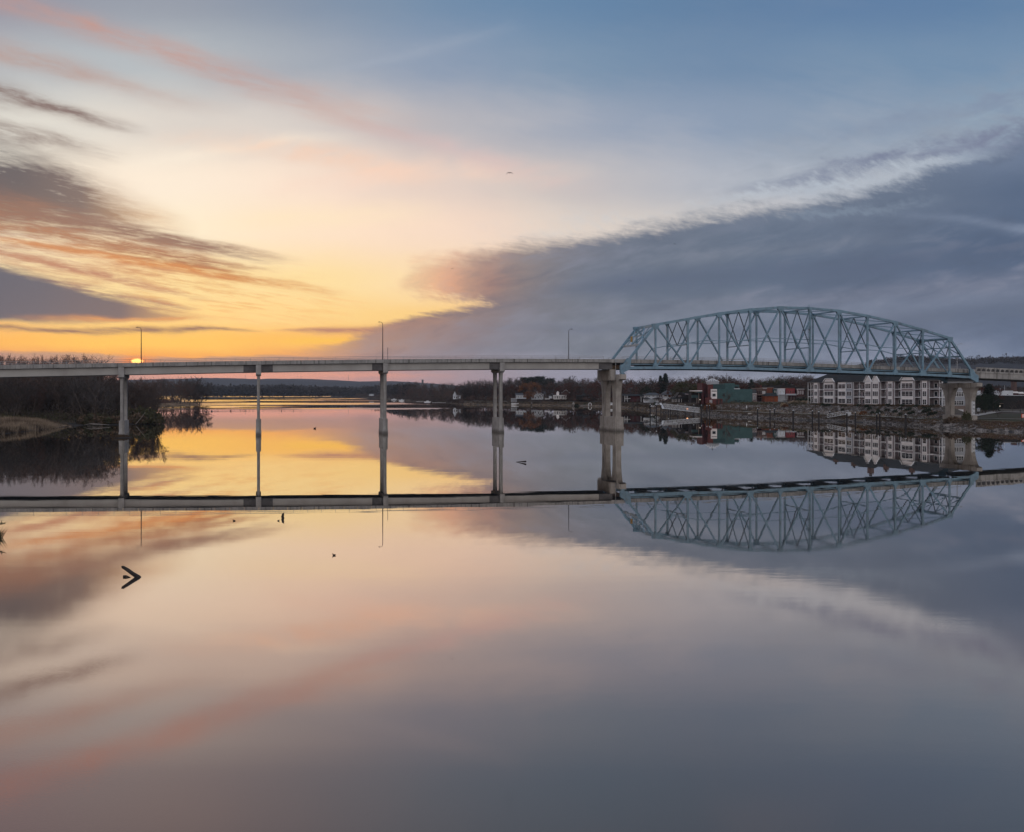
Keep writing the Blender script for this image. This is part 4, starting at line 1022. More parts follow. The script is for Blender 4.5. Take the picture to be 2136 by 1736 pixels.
# -- truss
T0, PW, NB = 3.5, 11.575, 12
depth = [0, 14.0, 16.1, 18.2, 19.9, 21.1, 21.4, 21.1, 19.9, 18.2, 16.0, 13.6, 0]
zc = [20.55, 20.66, 20.72, 20.74, 20.66, 20.45, 20.15, 19.85, 19.55, 19.28, 19.0, 18.62, 18.05]
NF = 15.3
tr = thing('truss_bridge', 'pale blue camelback through-truss span between the stout pier and the land pier', 'bridge', BP(0, 0), TH)
X = [T0+PW*i for i in range(13)]
def bot(i, n): return Vector((X[i], n, zc[i]))
def top(i, n): return Vector((X[i], n, zc[i]+depth[i]))
SB = M['steel_blue']
def member(name, p, q, w, h, up=(0,0,1), m=None): return MB().beam(p, q, w, h, up).build(name, m or SB, tr)
def mixed(i, n, k): return bot(i, n).lerp(top(i, n), k)
for n in (0.0, NF):
    for i in range(12):
        b = MB().beam(bot(i,n), bot(i+1,n), .62, .86); 
        b.build('bottom_chord', SB, tr)
    for i in range(1, 11): member('top_chord', top(i,n), top(i+1,n), .66, .78)
    member('end_post', bot(0,n), top(1,n), .66, .78); member('end_post', bot(12,n), top(11,n), .66, .78)
    for i in range(1, 12): member('vertical', bot(i,n), top(i,n), .5, .55 if i % 2 else .66, (1,0,0))
    diag = [(1,2,'d'), (2,3,'u'), (3,4,'d'), (4,5,'u'), (5,6,'d'), (6,7,'u'), (7,8,'d'), (8,9,'u'), (9,10,'d'), (10,11,'u')]
    for a, c, k in diag:
        p, q = (top(a,n), bot(c,n)) if k == 'd' else (bot(a,n), top(c,n))
        member('diagonal', p, q, .46, .54, (0,1,0))
    # sub-struts at the end panels and the light strut running at mid height
    mids = []
    for a, c, k in diag:
        p, q = (top(a,n), bot(c,n)) if k == 'd' else (bot(a,n), top(c,n)); mids.append(p.lerp(q, .5))
    member('sub_strut', bot(1,n), mids[0], .3, .34, (0,1,0)); member('sub_strut', bot(11,n), mids[-1], .3, .34, (0,1,0))
    member('sub_strut', top(1,n).lerp(bot(0,n), .42), top(1,n)*0+mixed(1,n,.0)+Vector((0,0,0)), .22, .26, (0,1,0)) if False else None
    for a, c in zip(mids, mids[1:]): member('longitudinal_strut', a, c, .24, .26, (0,1,0))
    # gussets
    for i in range(13):
        p = bot(i,n); w = 1.35 if i % 2 == 0 and 0 < i < 12 else .8
        b = MB()
        for s in (-.36, .36):
            if i in (0, 12):
                sg = 1 if i == 0 else -1
                b.prism([(p.x-sg*.9, p.z+.7), (p.x-sg*.9, p.z-1.55), (p.x-sg*.1, p.z-1.75), (p.x+sg*.9, p.z-1.2), (p.x+sg*2.6, p.z-.45), (p.x+sg*2.6, p.z+.45), (p.x+sg*2.9, p.z+2.9), (p.x+sg*1.6, p.z+3.1), (p.x+sg*.3, p.z+1.3)][::sg], n+s-.02, n+s+.02)
            else:
                b.prism([(p.x-w*1.1, p.z-.45), (p.x+w*1.1, p.z-.45), (p.x+w*1.1, p.z+.5), (p.x+w*.55, p.z+1.7), (p.x-w*.55, p.z+1.7), (p.x-w*1.1, p.z+.5)], n+s-.02, n+s+.02)
        b.build('gusset_plate', SB, tr)
        if 0 < i < 12:
            p = top(i,n); sl = (depth[i+1]+zc[i+1]-depth[i-1]-zc[i-1])/(2*PW) if 1 < i < 11 else 0; w = 1.2 if i % 2 else .7
            b = MB()
            for s in (-.36, .36): b.prism([(p.x-w, p.z+.42-sl*w), (p.x-w, p.z-.35-sl*w), (p.x-w*.5, p.z-1.35), (p.x+w*.5, p.z-1.35), (p.x+w, p.z-.35+sl*w), (p.x+w, p.z+.42+sl*w)], n+s-.02, n+s+.02)
            b.build('gusset_plate', SB, tr)
    zs = [18.40, 16.10]
    for i, zb in ((0, 18.40), (12, 16.10)):
        p = bot(i, n); MB().prism([(p.x-.55, p.z-1.6), (p.x-.75, zb), (p.x+.75, zb), (p.x+.55, p.z-1.6)], n-.5, n+.5).build('bearing', M['steel_dark'] if i else SB, tr)
# top laterals
for i in range(1, 12): member('top_strut', top(i,0), top(i,NF), .34, .5)
for i in range(1, 11):
    dzv = Vector((0,0,-.1)); member('top_lateral', top(i,0)+dzv, top(i+1,NF)+dzv, .26, .26); member('top_lateral', top(i,NF)-dzv*.5, top(i+1,0)-dzv*.5, .26, .26)
# sway frames at even posts: twin crosses between top strut and a lower strut
for i in (2, 3, 4, 5, 6, 7, 8, 9, 10):
    zlow = zc[i]+8.0; zt = zc[i]+depth[i]
    if i % 2 == 0:
        zl = zc[i]+(7.9 if i in (4,6,8) else 7.7)
        member('sway_strut', (X[i],0,zl), (X[i],NF,zl), .26, .34)
        mid = NF/2
        for (na, za), (nb, zb) in [((0,zt),(mid,zl)), ((0,zl),(mid,zt)), ((NF,zt),(mid,zl)), ((NF,zl),(mid,zt))]:
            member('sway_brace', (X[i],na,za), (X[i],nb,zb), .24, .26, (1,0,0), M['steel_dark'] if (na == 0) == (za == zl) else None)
# portals
for i0, i1 in ((0, 1), (12, 11)):
    def pp(n, k): return top(i1, n).lerp(bot(i0, n), k)
    kb = .46
    member('portal_strut', pp(0,kb), pp(NF,kb), .4, .6); member('portal_strut', pp(0,.02), pp(NF,.02), .4, .6)
    for k_ in range(3): member('portal_strut', pp(NF*(k_+1)/4, .02), pp(NF*(k_+1)/4, kb), .2, .24, (0,1,0))
    member('portal_strut', pp(0,.23), pp(NF,.23), .26, .34)
    for a, c in ((0, NF/2), (NF/2, NF)):
        member('portal_brace', pp(a,.04), pp(c,kb-.02), .26, .3); member('portal_brace', pp(c,.04), pp(a,kb-.02), .26, .3)
b = MB(); p = top(1, 9).lerp(bot(0, 9), .30); b.box(p.x-1.25, p.x-1.05, 8.2, 9.5, p.z-.9, p.z+.9); b.build('warning_sign', mat('sign_ochre', (.42,.25,.06), (.3,.18,.05), .7, 2), tr)
b = MB(); p = top(11, NF); b.box(p.x-.5, p.x+.9, NF-1.6, NF-.6, p.z-1.0, p.z+.5); b.build('navigation_box', M['steel_dark'], tr)
# floor: beams, stringers, deck, kerb parapets and rails between the trusses
for i in range(13):
    z = zc[i]
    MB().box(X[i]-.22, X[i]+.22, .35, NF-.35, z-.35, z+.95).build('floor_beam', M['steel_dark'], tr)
def along(b, n0, n1, za, zb, t0, t1, st=5.8):
    return strip_t(b, t0, t1, n0, n1, za, zb, st)
along(MB(), 2.05, 2.25, -1.75, -1.30, 3.6, 142.2).build('stringer', SB, tr)
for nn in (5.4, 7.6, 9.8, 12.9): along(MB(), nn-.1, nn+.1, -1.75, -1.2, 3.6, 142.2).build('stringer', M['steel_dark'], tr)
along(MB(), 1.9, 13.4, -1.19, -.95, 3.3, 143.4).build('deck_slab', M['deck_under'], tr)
along(MB(), 2.2, 13.1, -.945, -.93, 3.3, 143.4).build('roadway', M['asphalt'], tr)
for n0 in (1.62, 13.4):
    for i in range(24):
        a = 3.6+i*5.79; strip_t(MB(), a+.03, a+5.76, n0, n0+.25, -1.20, 0, 99).build('parapet_panel', M['concrete_parapet'], tr)
rail_parts(tr, 4, 141, 1.74, step=5.79); rail_parts(tr, 4, 141, 13.5, step=5.79)
# bottom laterals
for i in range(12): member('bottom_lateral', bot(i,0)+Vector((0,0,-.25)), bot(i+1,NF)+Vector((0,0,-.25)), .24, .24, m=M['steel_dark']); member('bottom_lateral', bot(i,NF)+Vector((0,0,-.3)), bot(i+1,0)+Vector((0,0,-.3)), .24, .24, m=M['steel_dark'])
# caged inspection ladder on the near post under the crest
b = MB(); x = X[6]-.85
for s in (-.25, .25): b.beam((x+s, -.45, zc[6]+1.2), (x+s, -.45, zc[6]+depth[6]+1.5), .05, .05, (1,0,0))
z = zc[6]+1.4
while z < zc[6]+depth[6]: b.beam((x-.25, -.45, z), (x+.25, -.45, z), .035, .035); z += .45
b.build('ladder', SB, tr)
b = MB(); z = zc[6]+8.5
while z < zc[6]+depth[6]+1:
    for k in range(6):
        a, c = math.pi*k/6+math.pi, math.pi*(k+1)/6+math.pi
        b.beam((x+math.cos(a)*.42, -.45+math.sin(a)*.6, z), (x+math.cos(c)*.42, -.45+math.sin(c)*.6, z), .04, .05)
    z += 1.1
for k in range(1, 6):
    a = math.pi*k/6+math.pi; b.beam((x+math.cos(a)*.42, -.45+math.sin(a)*.6, zc[6]+8.5), (x+math.cos(a)*.42, -.45+math.sin(a)*.6, zc[6]+depth[6]+1), .03, .03, (1,0,0))
b.build('ladder_cage', SB, tr)
b = MB(); zpf = zc[6]+14.2
for zz in (zpf, zpf-3.0):
    b.box(x-1.5, x+.4, -1.4, -.3, zz, zz+.08)
    for xx in (x-1.5, x+.4):
        b.beam((xx, -1.4, zz), (xx, -1.4, zz+1.1), .06, .06, (1,0,0))
    b.beam((x-1.5, -1.4, zz+1.1), (x+.4, -1.4, zz+1.1), .05, .05); b.beam((x-1.5, -1.4, zz+.55), (x+.4, -1.4, zz+.55), .05, .05)
b.build('ladder_platform', SB, tr)
MB().box(X[6]-1.3, X[6]-.3, -.4, .4, zc[6]-.95, zc[6]-.5).build('channel_light', M['steel_dark'], tr)

# expansion joint piece between approach and truss, and drain pipe
b = MB(); strip_t(b, -.15, 4.6, .75, 1.0, -1.12, 0.0, 99); b.build('joint_panel', M['concrete'], ap)
b = MB().beam(Vector((1.3, .55, zp(1)-1.0)), Vector((1.3, .55, 16.8)), .14, .14, (1,0,0)); b.box(.95, 1.75, .45, .65, zp(1)-.95, zp(1)-.15); b.build('drain_pipe', M['galv'], ap)

# -- right approach with the arched-panel parapet
ra = thing('approach_bridge', 'short concrete span with arched-panel parapet leaving the right end of the truss', 'bridge', BP(0, 0), TH)
def zr(t): return 21.85 - (t-142.2)*.030
def box_t(b, t0, t1, n0, n1, za, zb, f=zr, zb_f=None):
    A, C = f(t0), f(t1)
    b._add([(t0,n0,A+za),(t1,n0,C+za),(t1,n1,C+za),(t0,n1,A+za),(t0,n0,A+zb),(t1,n0,C+zb),(t1,n1,C+zb),(t0,n1,A+zb)],
           [(0,3,2,1),(4,5,6,7),(0,1,5,4),(1,2,6,5),(2,3,7,6),(3,0,4,7)]); return b
box_t(MB(), 143.3, 215, .9, 1.35, -3.9, -1.78).build('girder', M['concrete'], ra)
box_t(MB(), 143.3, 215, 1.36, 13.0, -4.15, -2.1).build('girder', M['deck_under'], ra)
box_t(MB(), 143.2, 215, .7, 14.0, -1.95, -1.70).build('deck_slab', M['concrete'], ra)
t = 143.25; k = 0
while t < 200:
    b = MB(); W_ = 2.12
    A = zr(t)
    b.box(t, t+.38, .72, 1.0, A-1.68, A-.05); b.box(t+.38, t+W_-.02, .72, 1.0, A-1.68, A-1.42)
    # arched opening: spandrels over a recessed fan of balusters
    c, rr = t+.38+(W_-.40)/2, (W_-.46)/2
    for s in range(10):
        a0, a1 = math.pi*s/10, math.pi*(s+1)/10
        x0, x1 = c+rr*math.cos(a0), c+rr*math.cos(a1); z0_, z1_ = A-1.05+rr*.8*math.sin(a0), A-1.05+rr*.8*math.sin(a1)
        b.prism([(x1, z1_), (x0, z0_), (x0, A-.12), (x1, A-.12)], .72, 1.0)
    b.box(t+.38, t+W_-.02, .80, .84, A-1.42, A-.3) if False else None
    b.box(t, t+W_-.02, .68, 1.05, A-.12, A+.05)
    o_ = b.build('parapet_panel', M['concrete'], ra)
    bb = MB()
    for s in range(5):
        x = c+(-2+s)*.3; bb.box(x-.05, x+.05, .80, .92, A-1.42, A-.38-.12*abs(s-2))
    bb.box(c-rr, c+rr, .96, .99, A-1.42, A-.3)
    bb.build('baluster', M['concrete_dark'], o_)
    t += W_; k += 1
box_t(MB(), 143.3, 215, 13.6, 13.9, -1.7, 0).build('parapet_panel', M['concrete'], ra)

# -- bridge lamps
def lamp(t, n, h, label, arm=-1.6, m='black_metal', z=None):
    z0 = zp(t) if z is None else z
    g = thing('street_lamp', label, 'street lamp', BP(t, n, z0-.02), TH, 'lamp posts along the bridge')
    MB().tube([(0,0,0), (0,0,h*.5), (0,0,h-.9)], [.15,.115,.085], 8).build('pole', M[m], g)
    b = MB(); P_ = [(0,0,h-.9), (arm*.06,0,h-.35), (arm*.3,0,h-.06), (arm*.75,0,h)]; b.tube(P_, [.085,.07,.06,.05], 6); b.build('arm', M[m], g)
    b = MB(); b.prism([(arm*.62, h-.07), (arm*1.1, h-.10), (arm*1.14, h-.02), (arm*.95, h+.10), (arm*.68, h+.09)][::(1 if arm > 0 else -1)], -.15, .15); b.build('lamp_head', M[m], g)
    return g
lamp(-141.6, .73, 10.0, 'tall lamp post standing in front of the setting sun', -1.2)
lamp(-73.9, .73, 11.3, 'tallest lamp post, over the third pier from the left', -1.2)
lamp(-10.6, 12.3, 10.4, 'grey lamp post on the far parapet just before the truss', 1.2)
lamp(146.5, 13.7, 9.6, 'pale lamp post rising behind the right end post of the truss', 2.2, 'galv', z=21.6)
MB_ = MB().beam((0,0,0), (0,0,3.6), .12, .12, (1,0,0)); g = thing('marker_post', 'short thin post on the parapet right of the centre lamp', 'post', BP(-72.4, .73, zp(-72.4)), TH); MB_.build('post', M['steel_dark'], g)
# ------------------------------------------------------------------ buildings
def window(parent, x, z, w, h, nx=2, nz=3, y=0.0, bar=.07, frame='trim', shutters=False):
    """window on the plane y (outside is -y), lower left corner (x, z)"""
    b = MB(); t = .14
    b.box(x-t, x+w+t, y-.07, y+.02, z-t, z); b.box(x-t, x+w+t, y-.07, y+.02, z+h, z+h+t)
    b.box(x-t, x, y-.07, y+.02, z, z+h); b.box(x+w, x+w+t, y-.07, y+.02, z, z+h)
    for i in range(1, nx): xx = x+w*i/nx; b.box(xx-bar, xx+bar, y-.06, y+.02, z, z+h)
    for j in range(1, nz): zz = z+h*j/nz; b.box(x, x+w, y-.045, y+.015, zz-bar*.45, zz+bar*.45)
    o = b.build('window', M[frame], parent)
    MB().box(x, x+w, y-.02, y+.005, z, z+h).build('pane', M['glass'], o); return o
def door(parent, x, z, w, h, y=0.0, m='glass'):
    o = MB().box(x-.08, x+w+.08, y-.06, y+.02, z, z+h+.1).build('door', M['trim'], parent)
    MB().box(x+.05, x+w*.48, y-.075, y-.062, z+.1, z+h-.05).box(x+w*.53, x+w-.05, y-.075, y-.062, z+.1, z+h-.05).build('pane', M[m], o); return o

# ---- apartment block, facing the river obliquely
A0 = P(1690, 478); A1 = P(1932, 394); AD = (A1-A0); AL = AD.length; AD.normalize(); AN = Vector((-AD.y, AD.x, 0)); AZ = 6.75
ARZ = math.atan2(AD.y, AD.x)
apt = thing('apartment_building', 'three-storey pale apartment block with white-framed bays, balconies and dark roof below the truss', 'apartment building', (A0.x, A0.y, AZ), ARZ)
def fx(u):
    """distance along the facade line for picture column u"""
    r = (u-U0)/F; return (A0.x - r*A0.y)/(r*AD.y - AD.x)
def cx3(x): return fx(1642.8+.1343*x)
def cx4(x): return fx(1877.4+.1211*x)
EV = 11.1; S3 = 3.62
xl, xr = cx3(318), fx(1962)
REC = 1.9     # balcony depth
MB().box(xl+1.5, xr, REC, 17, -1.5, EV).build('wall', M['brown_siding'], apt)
levels = [0.55, 0.55+S3, 0.55+2*S3]
def bay(x0, x1, wx0, wx1, nx, col='beige', mid='beige', y=-.2, side='brown_siding', clip=False, gable=False, low='brick_tan', fin=None):
    w = x1-x0
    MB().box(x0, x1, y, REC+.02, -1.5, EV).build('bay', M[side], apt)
    pl = MB(); px0, px1 = wx0-.35, wx1+.35
    pl.box(px0, px1, y-.10, y, .35, EV-.05); pl.build('siding_panel', M[col], apt)
    if mid != col:
        MB().box(px0-.02, px1+.02, y-.12, y-.09, levels[1]+2.45, levels[2]+.2).build('siding_panel', M[mid], apt)
    MB().box(x0-.02, x1+.02, y-.14, REC, -1.5, .38).build('plinth', M[low], apt)
    b = MB()
    for xx in (px0, px1): b.box(xx-.09, xx+.09, y-.16, y-.02, .38, EV)
    for zz in (levels[2]-.32,): b.box(x0, x1, y-.15, y-.02, zz, zz+.16)
    b.box(x0-.1, x1+.1, y-.25, y+.1, EV-.12, EV+.12)
    b.build('trim', M['trim'], apt)
    for z in levels:
        n = nx; h = 2.05
        window(apt, wx0, z+.15, wx1-wx0, h, n, 3 if z < levels[2] else 3, y-.13)
    if clip:
        ov = .6; zt = EV+1.9
        poly = [(x0-ov, EV-.1), (x1+ov, EV-.1), (x1+ov-.2, EV+.15), (x1-w*.16, zt), (x0+w*.16, zt), (x0-ov+.2, EV+.15)]
        MB().prism([(x0, EV), (x1, EV), (x1-w*.17, zt-.2), (x0+w*.17, zt-.2)], y-.05, 3).build('gable_wall', M[col], apt)
        b = MB(); q = [(x0-ov, EV-.05), (x0+w*.16, zt), (x1-w*.16, zt), (x1+ov, EV-.05)]
        for (a_, b1), (c_, d1) in zip(q, q[1:]): b.beam((a_, y-.3, b1), (c_, y-.3, d1), .3, .24)
        b.build('trim', M['trim'], apt)
        b = MB()
        for (a_, b1), (c_, d1) in zip(q, q[1:]): b._add([(a_,y-.3,b1+.14),(c_,y-.3,d1+.14),(c_,7,d1+.14),(a_,7,b1+.14)], [(0,1,2,3)])
        b.build('dormer_roof', M['roof_dark'], apt)
    if gable:
        pk = EV+3.0; c = (x0+x1)/2
        MB().prism([(x0, EV), (x1, EV), (c+.5, pk-.3), (c-.5, pk-.3)], y-.05, 3).build('gable_wall', M[col], apt)
        b = MB(); q = [(x0-.35, EV-.3), (c-.45, pk), (c+.45, pk), (x1+.35, EV-.3)]
        for (a_, b1), (c_, d1) in zip(q, q[1:]): b.beam((a_, y-.3, b1), (c_, y-.3, d1), .3, .26)
        b.build('trim', M['trim'], apt)
        b = MB()
        for (a_, b1), (c_, d1) in zip(q, q[1:]): b._add([(a_,y-.3,b1+.14),(c_,y-.3,d1+.14),(c_,9,d1+.14),(a_,9,b1+.14)], [(0,1,2,3)])
        b.build('dormer_roof', M['roof_dark'], apt)
def balcony(x0, x1, mid=None):
    for k, z in enumerate(levels):
        zb = z-.45
        if k: MB().box(x0, x1, -.15, REC, zb-.14, zb+.14).build('balcony', M['trim'], apt)
        b = MB(); zz = zb+.2 if k else z-.3
        b.box(x0, x1, -.08, -.03, zz+.95, zz+1.02)
        n = max(3, int((x1-x0)/.5))
        for i in range(n+1): xx = lerp(x0, x1, i/n); b.box(xx-.02, xx+.02, -.07, -.04, zz, zz+.98)
        b.build('balcony_railing', M['steel_dark'], apt)
        w = (x1-x0)
        if w > 2.2: door(apt, x0+w*.52, z-.25, w*.36, 2.3, REC-.01); 
        if w > 3: window(apt, x0+w*.12, z+.1, w*.22, 1.9, 1, 1, REC-.01)
    for xx in ([x0+.1, x1-.1] + ([mid] if mid else [])):
        MB().box(xx-.10, xx+.10, -.14, .06, -.3, EV).build('balcony_post', M['trim'], apt)
    MB().box(x0, x1, -.3, .0, EV-.15, EV+.1).build('trim', M['trim'], apt)
balcony(cx3(318), cx3(402), cx3(362))
bay(cx3(404), cx3(490), cx3(427), cx3(466), 2)
balcony(cx3(490), cx3(566))
bay(cx3(568), cx3(732), cx3(582), cx3(716), 3, mid='brown_siding', clip=True)
balcony(cx3(733), cx3(788))
bay(cx3(790), cx3(1020), cx3(800), cx3(905), 2)
MB().box(cx3(915), cx3(1016), -.36, -.2, .35, EV-.05).build('siding_panel', M['grey_siding'], apt)
for z in levels: window(apt, cx3(932), z+.15, cx3(1002)-cx3(932), 2.05, 2, 3, -.40)
balcony(cx3(1026), cx3(1205), cx3(1118))
bay(cx3(1206), cx3(1325), cx3(1226), cx3(1306), 3, gable=True, y=-.5)
bay(cx3(1326), cx3(1446), cx3(1342), cx3(1422), 3, gable=True, y=-.5)
balcony(cx3(1448), cx3(1535))
bay(cx3(1536), cx3(1660), cx3(1575), cx3(1627), 2)
balcony(cx3(1662), cx3(1762))
bay(cx3(1764), cx3(1972), cx3(1785), cx3(1952), 3, mid='brown_siding', clip=True)
balcony(cx3(1974), cx3(2075))
bay(cx3(2077), cx4(502), cx4(402), cx4(462), 2)
balcony(cx4(504), cx4(735), cx4(680))
# hipped roof, higher over the middle
b = MB(); x0, x1 = xl-.8, xr+1.5
def roof_hip(b, x0, x1, y0, y1, z0, zr_, ins):
    ym = (y0+y1)/2
    v = [(x0,y0,z0),(x1,y0,z0),(x1,y1,z0),(x0,y1,z0),(x0+ins,ym,zr_),(x1-ins,ym,zr_)]
    b._add(v, [(0,1,5,4),(1,2,5),(2,3,4,5),(3,0,4),(0,3,2,1)]); return b
roof_hip(b, x0, x1, -.7, 18, EV+.02, EV+5.3, 9); b.build('roof', M['roof_dark'], apt)
b = MB(); roof_hip(b, cx3(770), cx3(1300), -.75, 15, EV+.06, EV+6.2, 7); b.build('roof', M['roof_dark'], apt)
for u, zt, w in ((1719, 5.6, 1.7), (1756, 6.2, 1.9), (1822, 6.4, 1.6), (1875, 6.0, 1.6)):
    x = fx(u); c = MB().box(x-w/2, x+w/2, 6, 8, EV+1, EV+zt).build('chimney', M['brick_brown'], apt)
    b = MB()
    for k in (-1, 0, 1): b.lathe([(.26, EV+zt), (.2, EV+zt+.3), (.2, EV+zt+.8), (.34, EV+zt+1.0), (0, EV+zt+1.02)], (x+k*.55*w/1.6, 7), 8)
    b.build('chimney_pot', M['black_metal'], c)
x = fx(1783); c = MB().box(x-1.2, x+1.2, 8, 10, EV+3, Zat(757.5, 448)-AZ).build('chimney', M['brick_brown'], apt); zt = Zat(757.5, 448)-AZ
b = MB()
for k in (-1, 0, 1): b.lathe([(.3, zt), (.2, zt+.3), (.2, zt+1.0), (.42, zt+1.35), (0, zt+1.4)], (x+k*.75, 9), 8)
b.build('chimney_pot', M['black_metal'], c)

# end wall of the block, seen through the columns of the land pier
def ye(u):
    r_ = (u-U0)/F; Q = A0+AD*xr; return (r_*Q.y-Q.x)/(AN.x-r_*AN.y)
MB().box(xr, xr+.12, .2, 17.2, .2, EV).build('end_wall', M['grey_siding'], apt); MB().box(xr-8, xr+.14, .3, 17.2, -5.5, .2).build('basement_wall', M['brick_tan'], apt)
def window_x(y, z, w, h, n):
    b = MB(); x = xr+.12; t = .14
    b.box(x-.02, x+.08, y-t, y+w+t, z-t, z); b.box(x-.02, x+.08, y-t, y+w+t, z+h, z+h+t); b.box(x-.02, x+.08, y-t, y, z, z+h); b.box(x-.02, x+.08, y+w, y+w+t, z, z+h)
    for i in range(1, n): b.box(x-.01, x+.07, y+w*i/n-.07, y+w*i/n+.07, z, z+h)
    b.box(x-.01, x+.05, y, y+w, z+h*.62, z+h*.62+.07)
    o = b.build('window', M['trim'], apt); MB().box(x-.005, x+.02, y, y+w, z, z+h).build('pane', M['glass'], o)
for z in (.55, 4.2, 7.8): window_x(ye(1990), z, ye(2009)-ye(1990), 1.8, 4); window_x(ye(1967), z, ye(1971)-ye(1967), 1.8, 2)
MB().box(xr+.14, xr+.2, ye(1988), ye(2009), -4.1, -1.4).build('garage_opening', M['trim'], apt); MB().box(xr+.2, xr+.24, ye(1991), ye(2006), -4.1, -2.0).build('garage_door', M['dark'], apt)

# ---- generic frontal builder; crop tables give picture positions
def frontal(name, label, cat, u0, Y, zb, rz=0.0, group=None):
    return thing(name, label, cat, P(u0, Y, zb), rz, group)
class Fr:
    """local frame of a building whose front lies at distance Y; x from column u, z from row v"""
    def __init__(s, name, label, cat, u0, vb, Y, group=None):
        s.Y, s.u0, s.zb = Y, u0, Zat(vb, Y); s.o = thing(name, label, cat, P(u0, Y, s.zb), 0, group)
    def x(s, u): return (u-s.u0)/F*s.Y
    def z(s, v): return Zat(v, s.Y)-s.zb
    def box(s, name, m, u0, u1, v0, v1, y0=0.0, y1=8.0, parent=None):
        return MB().box(s.x(u0), s.x(u1), y0, y1, s.z(v1), s.z(v0)).build(name, M[m], parent or s.o)
    def win(s, u0, u1, v0, v1, nx=1, nz=2, y=0.0, frame='trim'):
        return window(s.o, s.x(u0)+.1, s.z(v1)+.1, max(.3, s.x(u1)-s.x(u0)-.2), max(.3, s.z(v0)-s.z(v1)-.2), nx, nz, y, frame=frame)
    def hip(s, m, u0, u1, ve, vr, y0=-.6, y1=10, ins=.25, name='roof'):
        b = MB(); x0, x1 = s.x(u0), s.x(u1); roof_hip(b, x0, x1, y0, y1, s.z(ve), s.z(vr), (x1-x0)*ins); return b.build(name, M[m], s.o)
    def gab(s, m, u0, u1, ve, vr, y0=-.6, y1=10, name='roof', wall=None, uc=None):
        x0, x1 = s.x(u0), s.x(u1); c = (x0+x1)/2 if uc is None else s.x(uc); ze, zr_ = s.z(ve), s.z(vr)
        b = MB(); b.prism([(x0, ze), (c, zr_), (c, zr_+.25), (x0-.3, ze+.05)][::-1], y0, y1); b.prism([(x1, ze), (c, zr_), (c, zr_+.25), (x1+.3, ze+.05)], y0, y1)
        r_ = b.build(name, M[m], s.o)
        if wall: MB().prism([(x0+.2, ze), (x1-.2, ze), (c, zr_-.05)], 0, y1-.3).build('gable_wall', M[wall], s.o)
        return r_
    def roofx(s, m, u0, u1, ve, vr, y0=-.6, y1=10, name='roof'):
        """gable roof whose ridge runs left-right"""
        ym = (y0+y1)/2; MB().prism_x([(y0, s.z(ve)), (y1, s.z(ve)), (ym, s.z(vr))], s.x(u0), s.x(u1)).build(name, M[m], s.o)
def c5(x, y): return 1382+.1343*x, 751+.1343*y
def r3(x, y): return 1251.6+.07325*x, 771.8+.07325*y
def r5(x, y): return 1382+.07325*x, 761.4+.07325*y
def r6(x, y): return 1538.5+.07325*x, 782.3+.07325*y
def r4(x, y): return 1043+.09766*x, 771.8+.09766*y
def r7(x, y): return 2033.9+.0721*x, 782.3+.0721*y
def U5(x): return 1382+.07325*x
def V5(y): return 761.4+.07325*y
def U6(x): return 1538.5+.07325*x
def V6(y): return 782.3+.07325*y
def U3(x): return 1251.6+.07325*x
def V3(y): return 771.8+.07325*y
def U4(x): return 1043+.09766*x
def V4(y): return 771.8+.09766*y
def U7(x): return 2033.9+.0721*x
def V7(y): return 782.3+.0721*y

# teal museum-like building
f = Fr('teal_building', 'large teal-clad building with red towers and a conical silo roof', 'building', U5(1120), V5(1130), 540)
f.box('main_wall', 'teal', U5(1535), U5(2560), V5(690), V5(1200), 0, 20)
f.box('upper_wall', 'teal_dark', U5(1440), U5(1830), V5(548), V5(700), 4, 18)
f.box('upper_wall', 'teal', U5(1800), U5(2115), V5(520), V5(700), 5, 18); f.box('upper_wall', 'teal', U5(2010), U5(2250), V5(560), V5(700), 6, 18)
f.box('red_tower', 'brick_maroon', U5(1118), U5(1165), V5(515), V5(1120), -.5, 14)
f.box('red_tower', 'brick_maroon', U5(1165), U5(1290), V5(530), V5(1120), 3, 14)
f.box('red_tower', 'brick_red', U5(1290), U5(1440), V5(560), V5(1120), 0, 14)
f.box('red_tower', 'brick_red', U5(1375), U5(1432), V5(568), V5(690), -.08, 0.1)
f.box('bay_box', 'beige', U5(1370), U5(1534), V5(690), V5(965), -1.6, 0.2); f.win(U5(1398), U5(1500), V5(815), V5(905), 1, 1, -1.62); f.box('louvre', 'dark', U5(1382), U5(1524), V5(735), V5(757), -1.66, -1.6)
f.box('red_annexe', 'brick_red', U5(1370), U5(1680), V5(965), V5(1125), -2.6, 0.1); f.box('red_annexe', 'brick_red', U5(1205), U5(1372), V5(930), V5(1090), -2.2, 0.1)
for a, c in ((1318, 1345), (1355, 1382)): f.win(U5(a), U5(c), V5(1000), V5(1095), 1, 2, -2.62)
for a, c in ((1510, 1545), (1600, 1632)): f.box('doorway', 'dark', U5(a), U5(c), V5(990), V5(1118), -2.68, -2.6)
for a in (1280, 1330): f.win(U5(a), U5(a+26), V5(820), V5(900), 1, 2, -.02, frame='brick_maroon'); 
for a in (1712, 1745): f.box('dark_window', 'dark', U5(a), U5(a+24), V5(815), V5(895), -.05, .02)
f.box('dark_window', 'dark', U5(2015), U5(2230), V5(615), V5(680), 5.9, 6.2); f.box('roof_unit', 'white_metal', U5(2090), U5(2230), V5(668), V5(690), 2, 5)
for a, c in ((2060, 2120), (2170, 2240), (2300, 2350)): f.box('canopy_strip', 'dark', U5(a), U5(c), V5(1010), V5(1022), -.8, 0)
cxx, cyy = f.x(U5(1518)), 9
rr = (U5(1702)-U5(1332))/2/F*549
